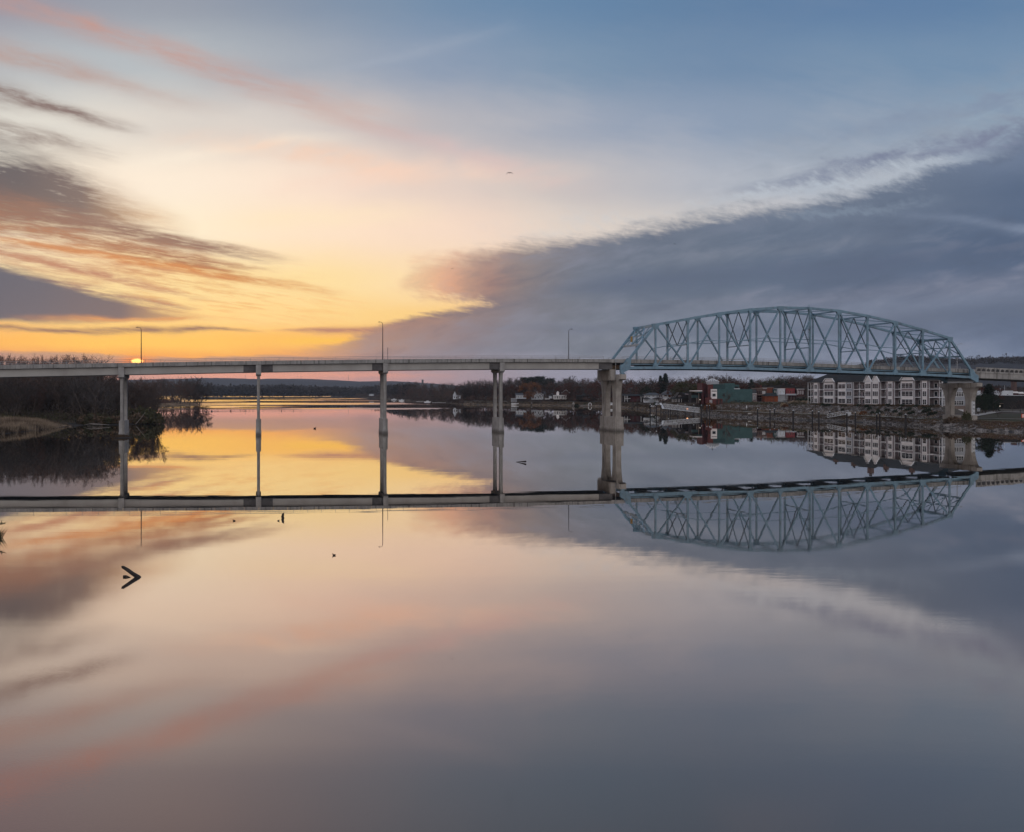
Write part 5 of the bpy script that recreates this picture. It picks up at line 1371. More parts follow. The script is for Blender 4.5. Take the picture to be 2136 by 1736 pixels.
MB().lathe([(rr, f.z(V5(548))+.2), (rr, f.z(V5(470)))], (cxx, cyy), 16).build('silo_wall', M['grey_siding'], f.o)
rf = MB().lathe([(rr*1.05, f.z(V5(472))), (rr*.10, f.z(V5(385))), (0, f.z(V5(380)))], (cxx, cyy), 16).build('silo_roof', M['galv'], f.o)
b = MB()
for k in range(16):
    a = math.pi*2*k/16; b.beam((cxx+math.cos(a)*rr*1.06, cyy+math.sin(a)*rr*1.06, f.z(V5(471))+.05), (cxx+math.cos(a)*rr*.1, cyy+math.sin(a)*rr*.1, f.z(V5(384))+.08), .14, .12)
b.build('roof_rib', M['trim'], rf)
MB().lathe([(.35, f.z(V5(384))), (.45, f.z(V5(360))), (.15, f.z(V5(345))), (.1, f.z(V5(318))), (0, f.z(V5(316)))], (cxx, cyy), 8).build('finial', M['black_metal'], f.o)
MB().lathe([(rr*1.08, f.z(V5(552))), (rr*1.08, f.z(V5(546)))], (cxx, cyy), 16).build('trim', M['trim'], f.o)
# left glass and canopy porch
f.box('porch_wall', 'dark_wall', U5(850), U5(1118), V5(790), V5(1080), 3, 12); f.box('porch_wall', 'teal_dark', U5(850), U5(1025), V5(860), V5(940), 1, 3)
f.box('canopy_roof', 'beige', U5(845), U5(1115), V5(727), V5(752), -1.5, 8); f.box('canopy_roof', 'teal', U5(965), U5(1115), V5(770), V5(792), -1.5, 6)
for a in (975, 1028): f.box('porch_column', 'brick_tan', U5(a-6), U5(a+6), V5(790 if a > 1000 else 940), V5(1095), -.6, -.2)
f.box('wall_light', 'lamp_white', U5(1082), U5(1110), V5(984), V5(996), 2.8, 3.0)

# dark brown house with a low porch
f = Fr('dark_house', 'dark brown gabled house with a low porch of pale posts beside the teal building', 'house', U5(240), V5(1065), 556)
f.box('wall', 'dark_wall', U5(380), U5(845), V5(930), V5(1075), 1, 10)
f.gab('roof_dark', U5(372), U5(620), V5(935), V5(785), .2, 10, wall='dark_wall', uc=490)if False else None
MB().prism([(f.x(U5(372)), f.z(V5(938))), (f.x(U5(700)), f.z(V5(938))), (f.x(U5(560)), f.z(V5(782))), (f.x(U5(490)), f.z(V5(782)))], .6, 9).build('gable_wall', M['dark_wall'], f.o)
b = MB(); b.beam((f.x(U5(368)), 4.5, f.z(V5(942))), (f.x(U5(492)), 4.5, f.z(V5(780))), 9.4, .25, (0,0,1)); b.build('roof', M['roof_dark'], f.o)
f.roofx('roof_dark', U5(490), U5(850), V5(925), V5(790), 0, 10)
f.win(U5(455), U5(530), V5(870), V5(915), 3, 1, .58, frame='brown_siding'); f.box('dormer', 'brown_siding', U5(670), U5(845), V5(815), V5(855), -.4, 4)
MB().prism_x([(-2.6, f.z(V5(968))), (1.2, f.z(V5(968))), (1.2, f.z(V5(930)))], f.x(U5(235)), f.x(U5(575))).build('porch_roof', M['roof_dark'], f.o)
for a in (258, 305, 345, 385, 432, 465, 522): f.box('porch_post', 'beige', U5(a-4), U5(a+4), V5(968), V5(1060), -2.4, -2.1)
f.box('wall', 'dark_wall', U5(300), U5(560), V5(960), V5(1062), 1, 6); f.box('warm_window', 'lamp_white', U5(745), U5(790), V5(1018), V5(1024), .9, 1.0)
o = MB().lathe([(.0, 0), (.42, .15), (.5, .55), (.4, .9), (0, 1.05)], (0, 0), 8).build('garden_lamp', M['lamp_orange']); o.location = P(U5(706), 545, gz(U5(706), 545)); tag(o, 'round orange lamp glowing on the ground before the dark house', 'lamp')

# white waterfront houses
f = Fr('white_house', 'two-storey white house with dark hip roof and dark shuttered windows beside the dark brown house', 'house', U3(1780), V3(925), 640)
f.box('wall', 'white_wall', U3(1790), U3(1920), V3(700), V3(935), 0, 9); f.box('wall', 'white_wall', U3(1920), U3(2240), V3(708), V3(935), 1.2, 9)
f.hip('roof_grey', U3(1765), U3(2290), V3(706), V3(578), -.6, 10.5, .30)
for a in (1815, 1850, 1885): f.win(U3(a), U3(a+28), V3(712), V3(768), 1, 1)
for a in (1948, 1975): f.box('shutter', 'dark', U3(a), U3(a+14), V3(712), V3(768), 1.12, 1.2)
f.win(U3(2080), U3(2120), V3(715), V3(765), 2, 1, 1.2); f.box('garage_door', 'beige', U3(1815), U3(1905), V3(820), V3(900), -.08, 0)
for a in (1952, 1985): f.win(U3(a), U3(a+22), V3(840), V3(900), 1, 1, 1.2)
f = Fr('white_house', 'wide white house with shuttered windows and two small dark bay roofs', 'house', U3(1255), V3(925), 652)
f.box('wall', 'white_wall', U3(1300), U3(1770), V3(715), V3(935), 0, 9); f.hip('roof_grey', U3(1255), U3(1780), V3(716), V3(648), -.8, 10, .32)
for a in (1322, 1392, 1505, 1605, 1685): f.win(U3(a), U3(a+26), V3(728), V3(768), 1, 1); f.box('shutter', 'dark', U3(a-10), U3(a-3), V3(728), V3(768), -.06, 0); f.box('shutter', 'dark', U3(a+29), U3(a+36), V3(728), V3(768), -.06, 0)
for a, c in ((1195, 1425), (1475, 1740)):
    f.hip('roof_dark', U3(a), U3(c), V3(822), V3(780 if a < 1300 else 785), -4.2, .2, .40, name='bay_roof'); f.box('bay_wall', 'white_wall', U3(a+35), U3(c-25), V3(822), V3(925), -3.2, 0)
    for k in range(3): f.win(lerp(U3(a+50), U3(c-60), k/3), lerp(U3(a+50), U3(c-60), (k+.8)/3), V3(832), V3(880), 1, 1, -3.2)
f = Fr('brown_house', 'low dark house with white porch posts just right of the stout pier', 'house', U3(690), V3(915), 700)
f.box('wall', 'dark_wall', U3(650), U3(1300), V3(738), V3(920), 1, 10); f.roofx('roof_dark', U3(640), U3(1310), V3(738), V3(690), -.5, 11)
f.box('wall', 'brick_maroon', U3(868), U3(1130), V3(745), V3(915), .4, 1)
for a in (700, 740, 783, 1168): f.box('porch_post', 'trim', U3(a-4), U3(a+4), V3(735 if a < 1000 else 775), V3(912 if a != 740 else 870), -.4, -.1)
f.box('porch_rail', 'trim', U3(690), U3(868), V3(812), V3(820), -.4, -.2); f.box('trim', 'trim', U3(1135), U3(1240), V3(766), V3(774), -.4, 0)
f = Fr('dark_house', 'low dark green-roofed house behind the lawn left of the stout pier', 'house', U4(1640), V4(625), 905)
f.box('wall', 'dark_wall', U4(1640), U4(2050), V4(548), V4(635), 1, 11); f.hip('roof_dark', U4(1740), U4(2080), V4(550), V4(500), -.6, 12, .3); f.roofx('roof_dark', U4(1630), U4(1800), V4(560), V4(535), -.4, 10)
for a in (1830, 1890, 1950, 2000): f.win(U4(a), U4(a+22), V4(575), V4(605), 1, 1, 1.0, frame='grey_siding')
f = Fr('pink_house', 'pinkish house with white porch columns and a tall gable', 'house', U4(1135), V4(622), 930)
f.box('wall', 'beige', U4(1150), U4(1420), V4(545), V4(630), 1, 11); f.box('porch_roof', 'trim', U4(1130), U4(1425), V4(538), V4(548), -2, 1)
for k in range(9): f.box('porch_column', 'trim', U4(1140+k*34-4), U4(1140+k*34+4), V4(548), V4(620), -1.8, -1.4)
f.gab('roof_dark', U4(1310), U4(1500), V4(495), V4(425), -.3, 11, wall='brick_brown'); f.box('wall', 'brick_brown', U4(1325), U4(1485), V4(495), V4(545), 0, 11); f.gab('roof_dark', U4(1195), U4(1275), V4(490), V4(450), 0, 9, wall='beige'); f.box('wall', 'beige', U4(1210), U4(1262), V4(490), V4(545), .3, 9)
b = MB(); b.beam((f.x(U4(1310)), -.45, f.z(V4(495))), (f.x(U4(1405)), -.45, f.z(V4(425))), .3, .25); b.beam((f.x(U4(1500)), -.45, f.z(V4(495))), (f.x(U4(1405)), -.45, f.z(V4(425))), .3, .25); b.build('trim', M['trim'], f.o)
for k in range(5): f.win(U4(1165+k*50), U4(1190+k*50), V4(560), V4(612), 1, 2, 1.0)
f = Fr('white_house', 'bright white gabled house beside the pinkish porch house', 'house', U4(675), V4(628), 935)
f.box('wall', 'white_wall', U4(675), U4(930), V4(520), V4(635), 0, 11); f.gab('roof_grey', U4(665), U4(940), V4(522), V4(448), -.5, 11, wall='white_wall')
for a, v0 in ((700, 575), (740, 575), (815, 560), (860, 560), (760, 480), (840, 530)): f.win(U4(a), U4(a+26), V4(v0), V4(v0+38), 1, 2)
f = Fr('white_house', 'pale blue-white house half hidden by trees left of the rust-coloured tree', 'house', U4(330), V4(612), 950)
f.box('wall', 'white_wall', U4(340), U4(560), V4(535), V4(618), 0, 10); f.roofx('roof_grey', U4(325), U4(575), V4(536), V4(500), -.5, 11)
for k in range(6): f.win(U4(352+k*35), U4(370+k*35), V4(550), V4(598), 1, 2)
f = Fr('white_shed', 'small white outbuilding with a fence right of the bright white house', 'shed', U4(950), V4(632), 930)
f.box('wall', 'white_wall', U4(1050), U4(1102), V4(560), V4(610), 0, 5); f.roofx('roof_grey', U4(1045), U4(1107), V4(561), V4(548), -.3, 5.3)
for k in range(8): f.box('fence_board', 'trim', U4(952+k*14), U4(960+k*14), V4(608), V4(630), -3, -2.9)
f = Fr('white_house', 'tiny white house with a steep gable on the shore left of the two-column pier', 'house', 946, 832, 1010)
f.box('wall', 'white_wall', 945, 960, 825, 833, 0, 9); f.gab('roof_grey', 944, 953, 825.5, 816.5, -.3, 9, wall='white_wall')
for a in (947, 951, 955): f.win(a, a+2, 827, 831, 1, 1)
for (u, v, w_, lab) in ((1010.5, 828.5, 5, 'small white cottage among trees immediately left of the two-column pier'), (1025, 828.5, 6, 'small pale cottage glimpsed behind the two-column pier'), (770, 825.5, 9, 'tiny far white boathouse on the distant shore left of the centre pier')):
    Yq = 1030 if u > 1000 else 1900
    f = Fr('cottage', lab, 'house', u, v, Yq); f.box('wall', 'white_wall', u, u+w_, v-3.2, v+.5, 0, 8); f.roofx('roof_grey', u-.5, u+w_+.5, v-3.1, v-4.6, -.3, 8.5); f.win(u+1, u+2.4, v-2.6, v-.8, 1, 1)

# riverside row of old shops
YR = 566
f = Fr('brown_shed', 'low brown building between the teal building and the brown brick shop', 'building', U6(355), V6(690), YR-4)
f.box('wall', 'brown_siding', U6(350), U6(548), V6(535), V6(735), 0, 9); f.box('roof', 'roof_grey', U6(350), U6(548), V6(412), V6(532), 1, 9); f.box('trim', 'beige', U6(350), U6(548), V6(530), V6(540), -.2, 1); f.win(U6(452), U6(500), V6(595), V6(690), 2, 1)
f = Fr('brick_shop', 'brown brick shop with three tall arched windows', 'shop', U6(545), V6(760), YR)
f.box('wall', 'brick_brown', U6(545), U6(832), V6(385), V6(565), 0, 12); f.box('cornice', 'brick_tan', U6(540), U6(836), V6(372), V6(388), -.3, 12); f.box('roof_unit', 'white_metal', U6(715), U6(830), V6(378), V6(388), -.5, 1)
for a in (563, 610, 655): f.box('arched_window', 'dark', U6(a), U6(a+24), V6(440), V6(538), -.05, .02); MB().lathe([(0, 0), (.35, 0)], (0, 0), 8) ; f.box('window_arch', 'brick_tan', U6(a-6), U6(a+30), V6(430), V6(440), -.12, .02)
for a in (705, 735, 765): f.win(U6(a), U6(a+14), V6(465), V6(535), 1, 2)
f.box('porch_roof', 'brick_tan', U6(560), U6(790), V6(563), V6(574), -3, 0); f.box('lower_wall', 'brick_maroon', U6(560), U6(785), V6(574), V6(775), -.5, 8); f.box('porch_roof', 'brick_tan', U6(570), U6(780), V6(640), V6(650), -3.2, -.5)
for a in (572, 640, 700, 770): f.box('porch_post', 'brick_brown', U6(a-5), U6(a+5), V6(650), V6(770), -3, -2.7)
f.box('doorway', 'dark', U6(655), U6(690), V6(660), V6(765), -.6, -.5); f.box('doorway', 'dark', U6(715), U6(760), V6(655), V6(765), -.6, -.5); f.box('chimney', 'brick_red', U6(698), U6(716), V6(285), V6(375), 2, 4)
f = Fr('brick_shop', 'rust-red brick wall building behind the orange garage', 'shop', U6(832), V6(600), YR+4)
f.box('wall', 'brick_rust', U6(834), U6(1018), V6(372), V6(640), 0, 14); f.box('cornice', 'brick_tan', U6(832), U6(1030), V6(352), V6(362), -.2, 14); f.box('parapet', 'brick_brown', U6(836), U6(1022), V6(362), V6(372), 0, 14)
f = Fr('orange_garage', 'orange wooden garage with dark hip roof', 'garage', U6(780), V6(785), YR-9)
f.box('front_wall', 'orange_wood', U6(778), U6(1028), V6(600), V6(790), 0, 8); f.box('side_wall', 'orange_wood', U6(1030), U6(1156), V6(590), V6(775), .4, 8); f.hip('roof_dark', U6(770), U6(1165), V6(600), V6(515), -.5, 9, .25)
b = MB()
for k in range(14): xx = lerp(f.x(U6(790)), f.x(U6(1020)), k/13); b.box(xx-.05, xx+.05, -.05, 0, f.z(V6(788)), f.z(V6(606)))
b.build('batten', M['brick_rust'], f.o); f.box('corner_post', 'brick_brown', U6(1018), U6(1030), V6(600), V6(785), -.1, .1)
f = Fr('black_building', 'long black flat-roofed building rising behind the riverside shops', 'building', U6(850), V6(600), YR+22)
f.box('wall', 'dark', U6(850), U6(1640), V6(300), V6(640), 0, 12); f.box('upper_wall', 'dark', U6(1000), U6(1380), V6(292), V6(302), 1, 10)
f = Fr('green_shop', 'narrow dark green shop squeezed left of the white house', 'shop', U6(1020), V6(600), YR+2)
f.box('wall', 'teal_dark', U6(1025), U6(1155), V6(400), V6(640), 0, 12); f.win(U6(1055), U6(1075), V6(450), V6(500), 1, 1); f.win(U6(1105), U6(1125), V6(450), V6(520), 1, 1)
f = Fr('white_house', 'narrow white house with an outside stair among the riverside shops', 'house', U6(1155), V6(770), YR-1)
f.box('wall', 'white_wall', U6(1158), U6(1350), V6(395), V6(785), 0, 12); f.box('trim', 'trim', U6(1152), U6(1356), V6(388), V6(400), -.3, 12)
for a in (1200, 1305): f.win(U6(a), U6(a+22), V6(450), V6(535), 1, 2)
f.box('outside_stair', 'grey_siding', U6(1185), U6(1390), V6(555), V6(566), -3, 0)
for k in range(8): f.box('stair_post', 'white_metal', U6(1190+k*26), U6(1196+k*26), V6(560), V6(775), -2.9, -2.7)
b = MB()
for k in range(12): xx = lerp(f.x(U6(1240)), f.x(U6(1390)), k/11); zz = lerp(f.z(V6(770)), f.z(V6(570)), 1-k/11); b.box(xx-.5, xx+.5, -2.6, -1.2, zz-.1, zz)
b.build('stair_tread', M['white_metal'], f.o)
f = Fr('pink_shop', 'bright pink-red shop with an arched window and a grey balcony', 'shop', U6(1390), V6(770), YR)
f.box('wall', 'pink_wall', U6(1392), U6(1628), V6(385), V6(580), 0, 12); f.box('cornice', 'brick_rust', U6(1388), U6(1632), V6(372), V6(386), -.3, 12)
for a in (1425, 1500, 1565): f.win(U6(a), U6(a+28), V6(450 if a > 1430 else 440), V6(515), 1, 2, frame='brick_rust')
f.box('balcony', 'grey_siding', U6(1355), U6(1640), V6(535), V6(580), -2.6, -2.2); f.box('lower_wall', 'brick_maroon', U6(1392), U6(1700), V6(580), V6(790), 1, 10)
for a in (1420, 1505, 1580, 1640): f.box('balcony_post', 'wood_deck', U6(a-5), U6(a+5), V6(580), V6(770), -2.5, -2.2)
for a in (1430, 1520, 1600): f.win(U6(a), U6(a+40), V6(630), V6(700), 2, 1, 1.0, frame='brick_tan')
f = Fr('maroon_shop', 'maroon brick shop with three slim white windows beside the apartments', 'shop', U6(1690), V6(790), YR-2)
f.box('wall', 'brick_maroon', U6(1700), U6(1900), V6(410), V6(625), 0, 12); f.box('cornice', 'trim', U6(1696), U6(1904), V6(398), V6(410), -.3, 1)
for a in (1732, 1790, 1848): f.win(U6(a), U6(a+16), V6(450), V6(550), 1, 2)
f.box('corner_post', 'trim', U6(1698), U6(1706), V6(405), V6(570), -.1, .1); f.box('wall', 'dark_wall', U6(1900), U6(2010), V6(395), V6(790), .5, 12); f.box('upper_wall', 'dark', U6(1680), U6(2140), V6(350), V6(400), 6, 14)
f.box('balcony', 'wood_deck', U6(1690), U6(1890), V6(590), V6(622), -3, -2.7); f.box('lower_wall', 'dark_wall', U6(1690), U6(1990), V6(640), V6(790), .5, 10)
for a in (1700, 1790, 1875): f.box('balcony_post', 'wood_deck', U6(a-6), U6(a+6), V6(570), V6(790), -2.9, -2.5)
f.win(U6(1915), U6(1965), V6(655), V6(735), 2, 1, .5, frame='brick_tan'); f.win(U6(1720), U6(1850), V6(650), V6(700), 3, 1, .5, frame='brown_siding')
f = Fr('wood_terrace', 'raised weathered wooden terrace on posts in front of the pink and maroon shops', 'terrace', U6(1400), V6(815), YR-14)
f.box('floor', 'wood_deck', U6(1400), U6(2000), V6(738), V6(750), 0, 8)
for a in range(1410, 2001, 59): f.box('terrace_post', 'wood_deck', U6(a-4), U6(a+4), V6(700), V6(820), -.1, .2)
f.box('handrail', 'wood_deck', U6(1400), U6(2000), V6(703), V6(708), -.1, .1)
# pink shade cloth, terrace wall
b = MB(); Yq = 528
q = [(U6(940), V6(838)), (U6(1065), V6(792)), (U6(1250), V6(802)), (U6(1500), V6(797)), (U6(1290), V6(838))]
pv = [P(u, Yq+(6 if i in (1, 3) else 0), Zat(v, Yq+(6 if i in (1, 3) else 0))) for i, (u, v) in enumerate(q)]
c = sum(pv, Vector())/5; top_ = [p-c for p in pv]; b._add([tuple(p) for p in top_]+[tuple(p-Vector((0,0,.12))) for p in top_], [(0,1,2,3,4), (9,8,7,6,5)]+[(i, i+5, (i+1) % 5+5, (i+1) % 5) for i in range(5)])
o = b.build('shade_cloth', M['pink_cloth'], loc=c); tag(o, 'slack pink shade cloth stretched over the riverside terrace', 'awning')
f = Fr('terrace_wall', 'low stone terrace wall with a pale rail under the pink shade cloth', 'wall', U6(650), V6(945), 512)
f.box('stone_face', 'brick_tan', U6(660), U6(1500), V6(875), V6(945), 0, 3); f.box('coping', 'path', U6(655), U6(1505), V6(862), V6(876), -.2, 3.2)
for a in range(740, 1500, 76): f.box('rail_post', 'black_metal', U6(a-2), U6(a+2), V6(830), V6(863), -.1, 0)
f.box('handrail', 'white_metal', U6(735), U6(1440), V6(828), V6(834), -.12, .02)
f = Fr('garden_wall', 'short tan garden wall behind the young bare tree', 'wall', U6(235), V6(800), 545)
f.box('wall', 'brick_tan', U6(238), U6(555), V6(742), V6(830), 0, 1)

# ---- beyond the land pier
f = Fr('dark_building', 'long near-black building behind trees at the right edge', 'building', U7(560), V7(1000), 432)
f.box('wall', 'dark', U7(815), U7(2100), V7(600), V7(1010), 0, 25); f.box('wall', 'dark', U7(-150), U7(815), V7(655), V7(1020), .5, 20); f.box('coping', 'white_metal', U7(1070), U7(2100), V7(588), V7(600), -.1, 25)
f.box('lit_window', 'lamp_white', U7(724), U7(746), V7(893), V7(918), .35, .5); f.box('awning', 'brick_tan', U7(670), U7(790), V7(824), V7(832), -1, .5)
f = Fr('white_warehouse', 'white warehouse wall with two small windows above the near-black building', 'building', U7(150), V7(620), 470)
f.box('wall', 'white_wall', U7(640), U7(1100), V7(455), V7(680), 0, 20); f.box('wall', 'white_wall', U7(60), U7(640), V7(485), V7(640), 2, 20); f.box('wall', 'white_wall', U7(560), U7(810), V7(600), V7(650), -2, 0)
for a, c, d, e in ((740, 768, 560, 585), (918, 965, 563, 585)): f.win(U7(a), U7(c), V7(d), V7(e), 1, 1, frame='white_metal')
f = Fr('white_roofed_store', 'low store with bright white flat roofs right of the white warehouse', 'building', U7(1110), V7(600), 500)
f.box('wall', 'brick_maroon', U7(1115), U7(2100), V7(520), V7(640), 1, 20); f.box('roof', 'trim', U7(1112), U7(1235), V7(478), V7(525), 0, 20); f.box('roof', 'trim', U7(1200), U7(1420), V7(492), V7(530), .5, 20); f.box('roof', 'trim', U7(1285), U7(2100), V7(536), V7(550), 0, 20)
f = Fr('brick_chimney', 'tall rust-brown brick stack behind the white-roofed store', 'chimney', U7(1140), V7(520), 560)
f.box('stack', 'brick_brown', U7(1140), U7(1210), V7(190), V7(560), 0, 4); f.box('collar', 'brick_red', U7(1134), U7(1216), V7(186), V7(200), -.3, 4.3)
for (x, y0, y1, lab) in ((855, 300, 445, 'white pole on the roof line of the white warehouse'), (730, 378, 445, 'short white vent pole left of the taller white pole')):
    p = P(U7(x), 475, Zat(V7(y1)+1, 475)); h = Zat(V7(y0), 475)-p.z; g = thing('roof_pole', lab, 'pole', p); MB().tube([(0,0,0), (0,0,h)], [.09,.05], 6).build('pole', M['white_metal'], g)
# lantern kiosk
f = Fr('lantern_post', 'white lantern-like sign on a post beside the land pier', 'lamp', U7(100), V7(1190), 366)
f.box('post', 'black_metal', U7(98), U7(104), V7(1060), V7(1190), 0, .1); f.box('lantern_box', 'white_metal', U7(78), U7(130), V7(985), V7(1055), -.4, .5); f.hip('galv', U7(62), U7(146), V7(985), V7(950), -.8, .9, .4, name='lantern_roof')
f = Fr('channel_sign', 'orange and white river sign on a post at the right edge', 'sign', U7(1385), V7(1330), 322)
f.box('post', 'black_metal', U7(1335), U7(1347), V7(1150), V7(1340), .1, .2); f.box('board', 'orange_sign', U7(1345), U7(1440), V7(1128), V7(1240), 0, .06); f.box('label', 'trim', U7(1368), U7(1412), V7(1140), V7(1228), -.04, 0)
pb = f.o
b = MB()
for k in range(4): b.box(f.x(U7(1378)), f.x(U7(1402)), -.06, -.04, f.z(V7(1160+k*18)), f.z(V7(1154+k*18)))
b.build('mark', M['orange_sign'], f.o)
# ------------------------------------------------------------------ trees of the town shore
r = random.Random(21)
SKY = [(836, 801), (860, 798), (890, 800), (920, 800), (960, 799), (985, 796), (1002, 793), (1035, 792), (1060, 792), (1080, 788), (1105, 788.5), (1130, 788), (1150, 791), (1165, 793), (1186, 789), (1210, 791), (1240, 792), (1262, 789), (1290, 793),
       (1310, 791), (1325, 790), (1340, 794), (1354, 792), (1375, 788), (1388, 788), (1400, 788), (1411, 795), (1430, 790), (1448, 787), (1465, 787), (1485, 785), (1503, 786), (1520, 788), (1533, 783), (1546, 796), (1568, 795), (1577, 791),
       (1590, 794), (1604, 788), (1618, 787), (1633, 785), (1651, 782), (1663, 784), (1685, 783), (1700, 784), (1760, 788), (1900, 800)]
def zone(u):
    if u < 960: return 'bare tree in the wood left of the two-column pier', 'trees left of the two-column pier'
    if u < 1250: return 'bare tree in the belt behind the waterfront houses', 'trees behind the waterfront houses'
    if u < 1400: return 'bare tree in the wood behind the white houses', 'trees behind the white houses'
    if u < 1550: return 'bare brown tree behind the teal building', 'trees behind the teal building'
    return 'bare brown tree rising behind the riverside shops', 'trees behind the shops'
u = 838.0; BACK = []
def zone_Y(uu, row):
    base = shoreY(uu)
    if uu < 900: return base + (40 if row else 90)
    if uu < 1250: return base + (62 if row else 95)
    if uu < 1400: return max(base+60, 735) + (0 if row else 50)
    return 660 + (0 if row else 45)
while u < 1700:
    uu = u + r.uniform(-3, 3)
    kind = r.choice(['bare_grey', 'bare_brown', 'bare_brown', 'bare_grey', 'bare_gold', 'slim_bare'])
    if 1085 < uu < 1150: kind = 'pine'
    if kind == 'pine': lab, grp = 'dark round-topped pine behind the bright white house', 'pines behind the bright white house'
    else: lab, grp = zone(uu)
    tree(kind, uu, zone_Y(uu, 0)+r.uniform(-8, 12), interp(uu, SKY) + r.uniform(-6, -1), lab, grp, wide=1.45)
    u += 7.4 if u < 1250 else 8.2
for (a0, a1, nn, sd, lab) in [(838, 1250, 150, 91, 'mixed lower wood in front of the tree belt behind the waterfront houses'), (1250, 1400, 60, 92, 'lower wood behind the white houses'), (1400, 1700, 120, 93, 'lower wood behind the teal building and shops')]:
    rr_ = random.Random(sd)
    for key, mt in (('twig_brown', 0), ('twig_grey', 1), ('leaf_maroon', 2)):
        L = []
        for _ in range(nn//3):
            uu = rr_.uniform(a0, a1); Y = zone_Y(uu, 1)+rr_.uniform(-6, 16); z = gz(uu, Y)
            H = Zat(interp(uu, SKY)+rr_.uniform(-1, 12), Y)-z; L.append((*P(uu, Y, z), H*rr_.uniform(.85, 1), H*rr_.uniform(.22, .34)))
        canopy('wood', lab, M[key], L, 330, .95, sd+mt)
# small ones on the shore at the left of that wood
for i in range(12):
    u = 842+i*9.5+r.uniform(-2,2); tree('bare_gold' if i % 3 else 'bare_grey', u, shoreY(u)+r.uniform(10, 26), r.uniform(806, 813), 'low bare waterside tree left of the two-column pier', 'low waterside trees', wide=1.3)
# trees one can single out
tree('rust', 1106, 925, 795.5, 'round rust-orange tree in front of the pines by the bright white house', wide=1.25)
tree('maroon', 1251, 862, 790.5, 'large dark maroon tree just left of the stout pier', wide=1.1)
tree('maroon', 1236, 880, 797, 'smaller maroon-brown tree left of the large maroon one', wide=1.0)
tree('far_open', 1186, 985, 782.5, 'tall bare tree standing highest above the pinkish porch house', wide=.9)
tree('leaning', 1127, 905, 815, 'dark leaning trunk in front of the bright white house')
tree('far_open', 1150, 985, 787, 'thin bare tree with pale branches right of the pines')
tree('maroon', 1068, 960, 802, 'faded russet tree immediately right of the two-column pier', wide=.9)
tree('spruce', 1388, 720, 777.8, 'tallest spruce rising above the white houses', wide=1.1)
tree('spruce', 1377.5, 730, 782.8, 'small pointed spruce left of the tallest spruce')
tree('green', 1349, 690, 803, 'black-green rounded evergreen behind the wide white house')
tree('olive', 1431, 612, 792, 'broad olive-green tree behind the dark brown house', wide=1.25)
tree('olive', 1418, 620, 797, 'second olive-brown tree beside the broad olive one')
tree('maroon', 1444, 640, 786.5, 'dark russet-leaved tree above the olive-green tree', wide=1.1)
tree('maroon', 1403, 625, 800, 'rusty tree rising behind the hip-roofed white house')
tree('olive', 1461, 630, 795, 'dull green tree touching the red towers of the teal building')
tree('pine', 1567.5, 640, 789.2, 'layered dark pine behind the brown building', wide=.8)
tree('maroon', 1578, 650, 799, 'dark maroon tree behind the brown brick shop')
tree('olive', 1603, 650, 787, 'yellow-olive tree above the rust-red building', wide=.9)
tree('olive', 1616, 655, 787.5, 'second yellow-olive tree above the black building', wide=.8)
tree('green', 1634, 650, 788, 'dark green tree behind the pink-red shop')
tree('open_bare', 1682, 560, 779, 'bare tree beside the left end of the apartment roof', wide=1.1)
tree('open_bare', 1664, 620, 781, 'bare tree behind the maroon shop')
tree('open_bare', 1516, 500, 814, 'young bare tree in front of the teal wall', wide=1.1, pick=0)
tree('open_bare', 1571.5, 498, 832, 'small bare tree on the lawn before the brown building', wide=1.2, pick=1)
tree('maroon', 1446, 665, 801, 'brown-leaved tree between the canopy roof and the olive tree')
for (u, Y, vt, lab) in [(1320, 655, 846-18, 'dark slim trunk on the lawn below the low dark house'), (1330, 655, 828, 'second dark slim trunk on the lawn below the low dark house')]:
    tree('slim_bare', u, Y, vt, lab, wide=.5)
# right of the land pier
tree('spruce', 2063, 402, 800, 'dark ragged cedar in front of the white warehouse', wide=1.7)
tree('maroon', 2068, 420, 801, 'russet-topped dark tree behind the ragged cedar', wide=1.1)
for i, (u, Y, vt) in enumerate([(2040, 372, 822), (2049, 388, 818), (2056, 376, 826), (2072, 384, 822)]): tree('green', u, Y, vt, 'black-green dense tree just right of the land pier', 'dense evergreens by the land pier', wide=1.3)
tree('bare_brown', 2128, 372, 833, 'low spreading bare tree at the right edge by the orange sign', wide=1.4)
tree('bare_grey', 2112, 388, 838, 'low bare tree just left of the one by the orange sign', wide=1.4)
tree('bare_brown', 2082, 352, 852, 'weeping bare shrub-tree on the slope right of the land pier', wide=1.6)
tree('slim_bare', 2020, 331, 862, 'yellow-green sapling at the foot of the land pier', wide=1.3)
for i in range(18):
    u = 2035+i*8.0; tree(r.choice(['bare_brown','bare_grey','bare_gold','maroon']), u, r.uniform(600, 760), r.uniform(803, 812), 'bare tree in the belt beyond the white-roofed store', 'trees beyond the white-roofed store', wide=1.2)
for i in range(4):
    u = 1700+i*9; tree('open_bare', u, r.uniform(560, 640), r.uniform(785, 792), 'bare tree hidden behind the apartment roof', 'trees behind the apartments', wide=1.1)

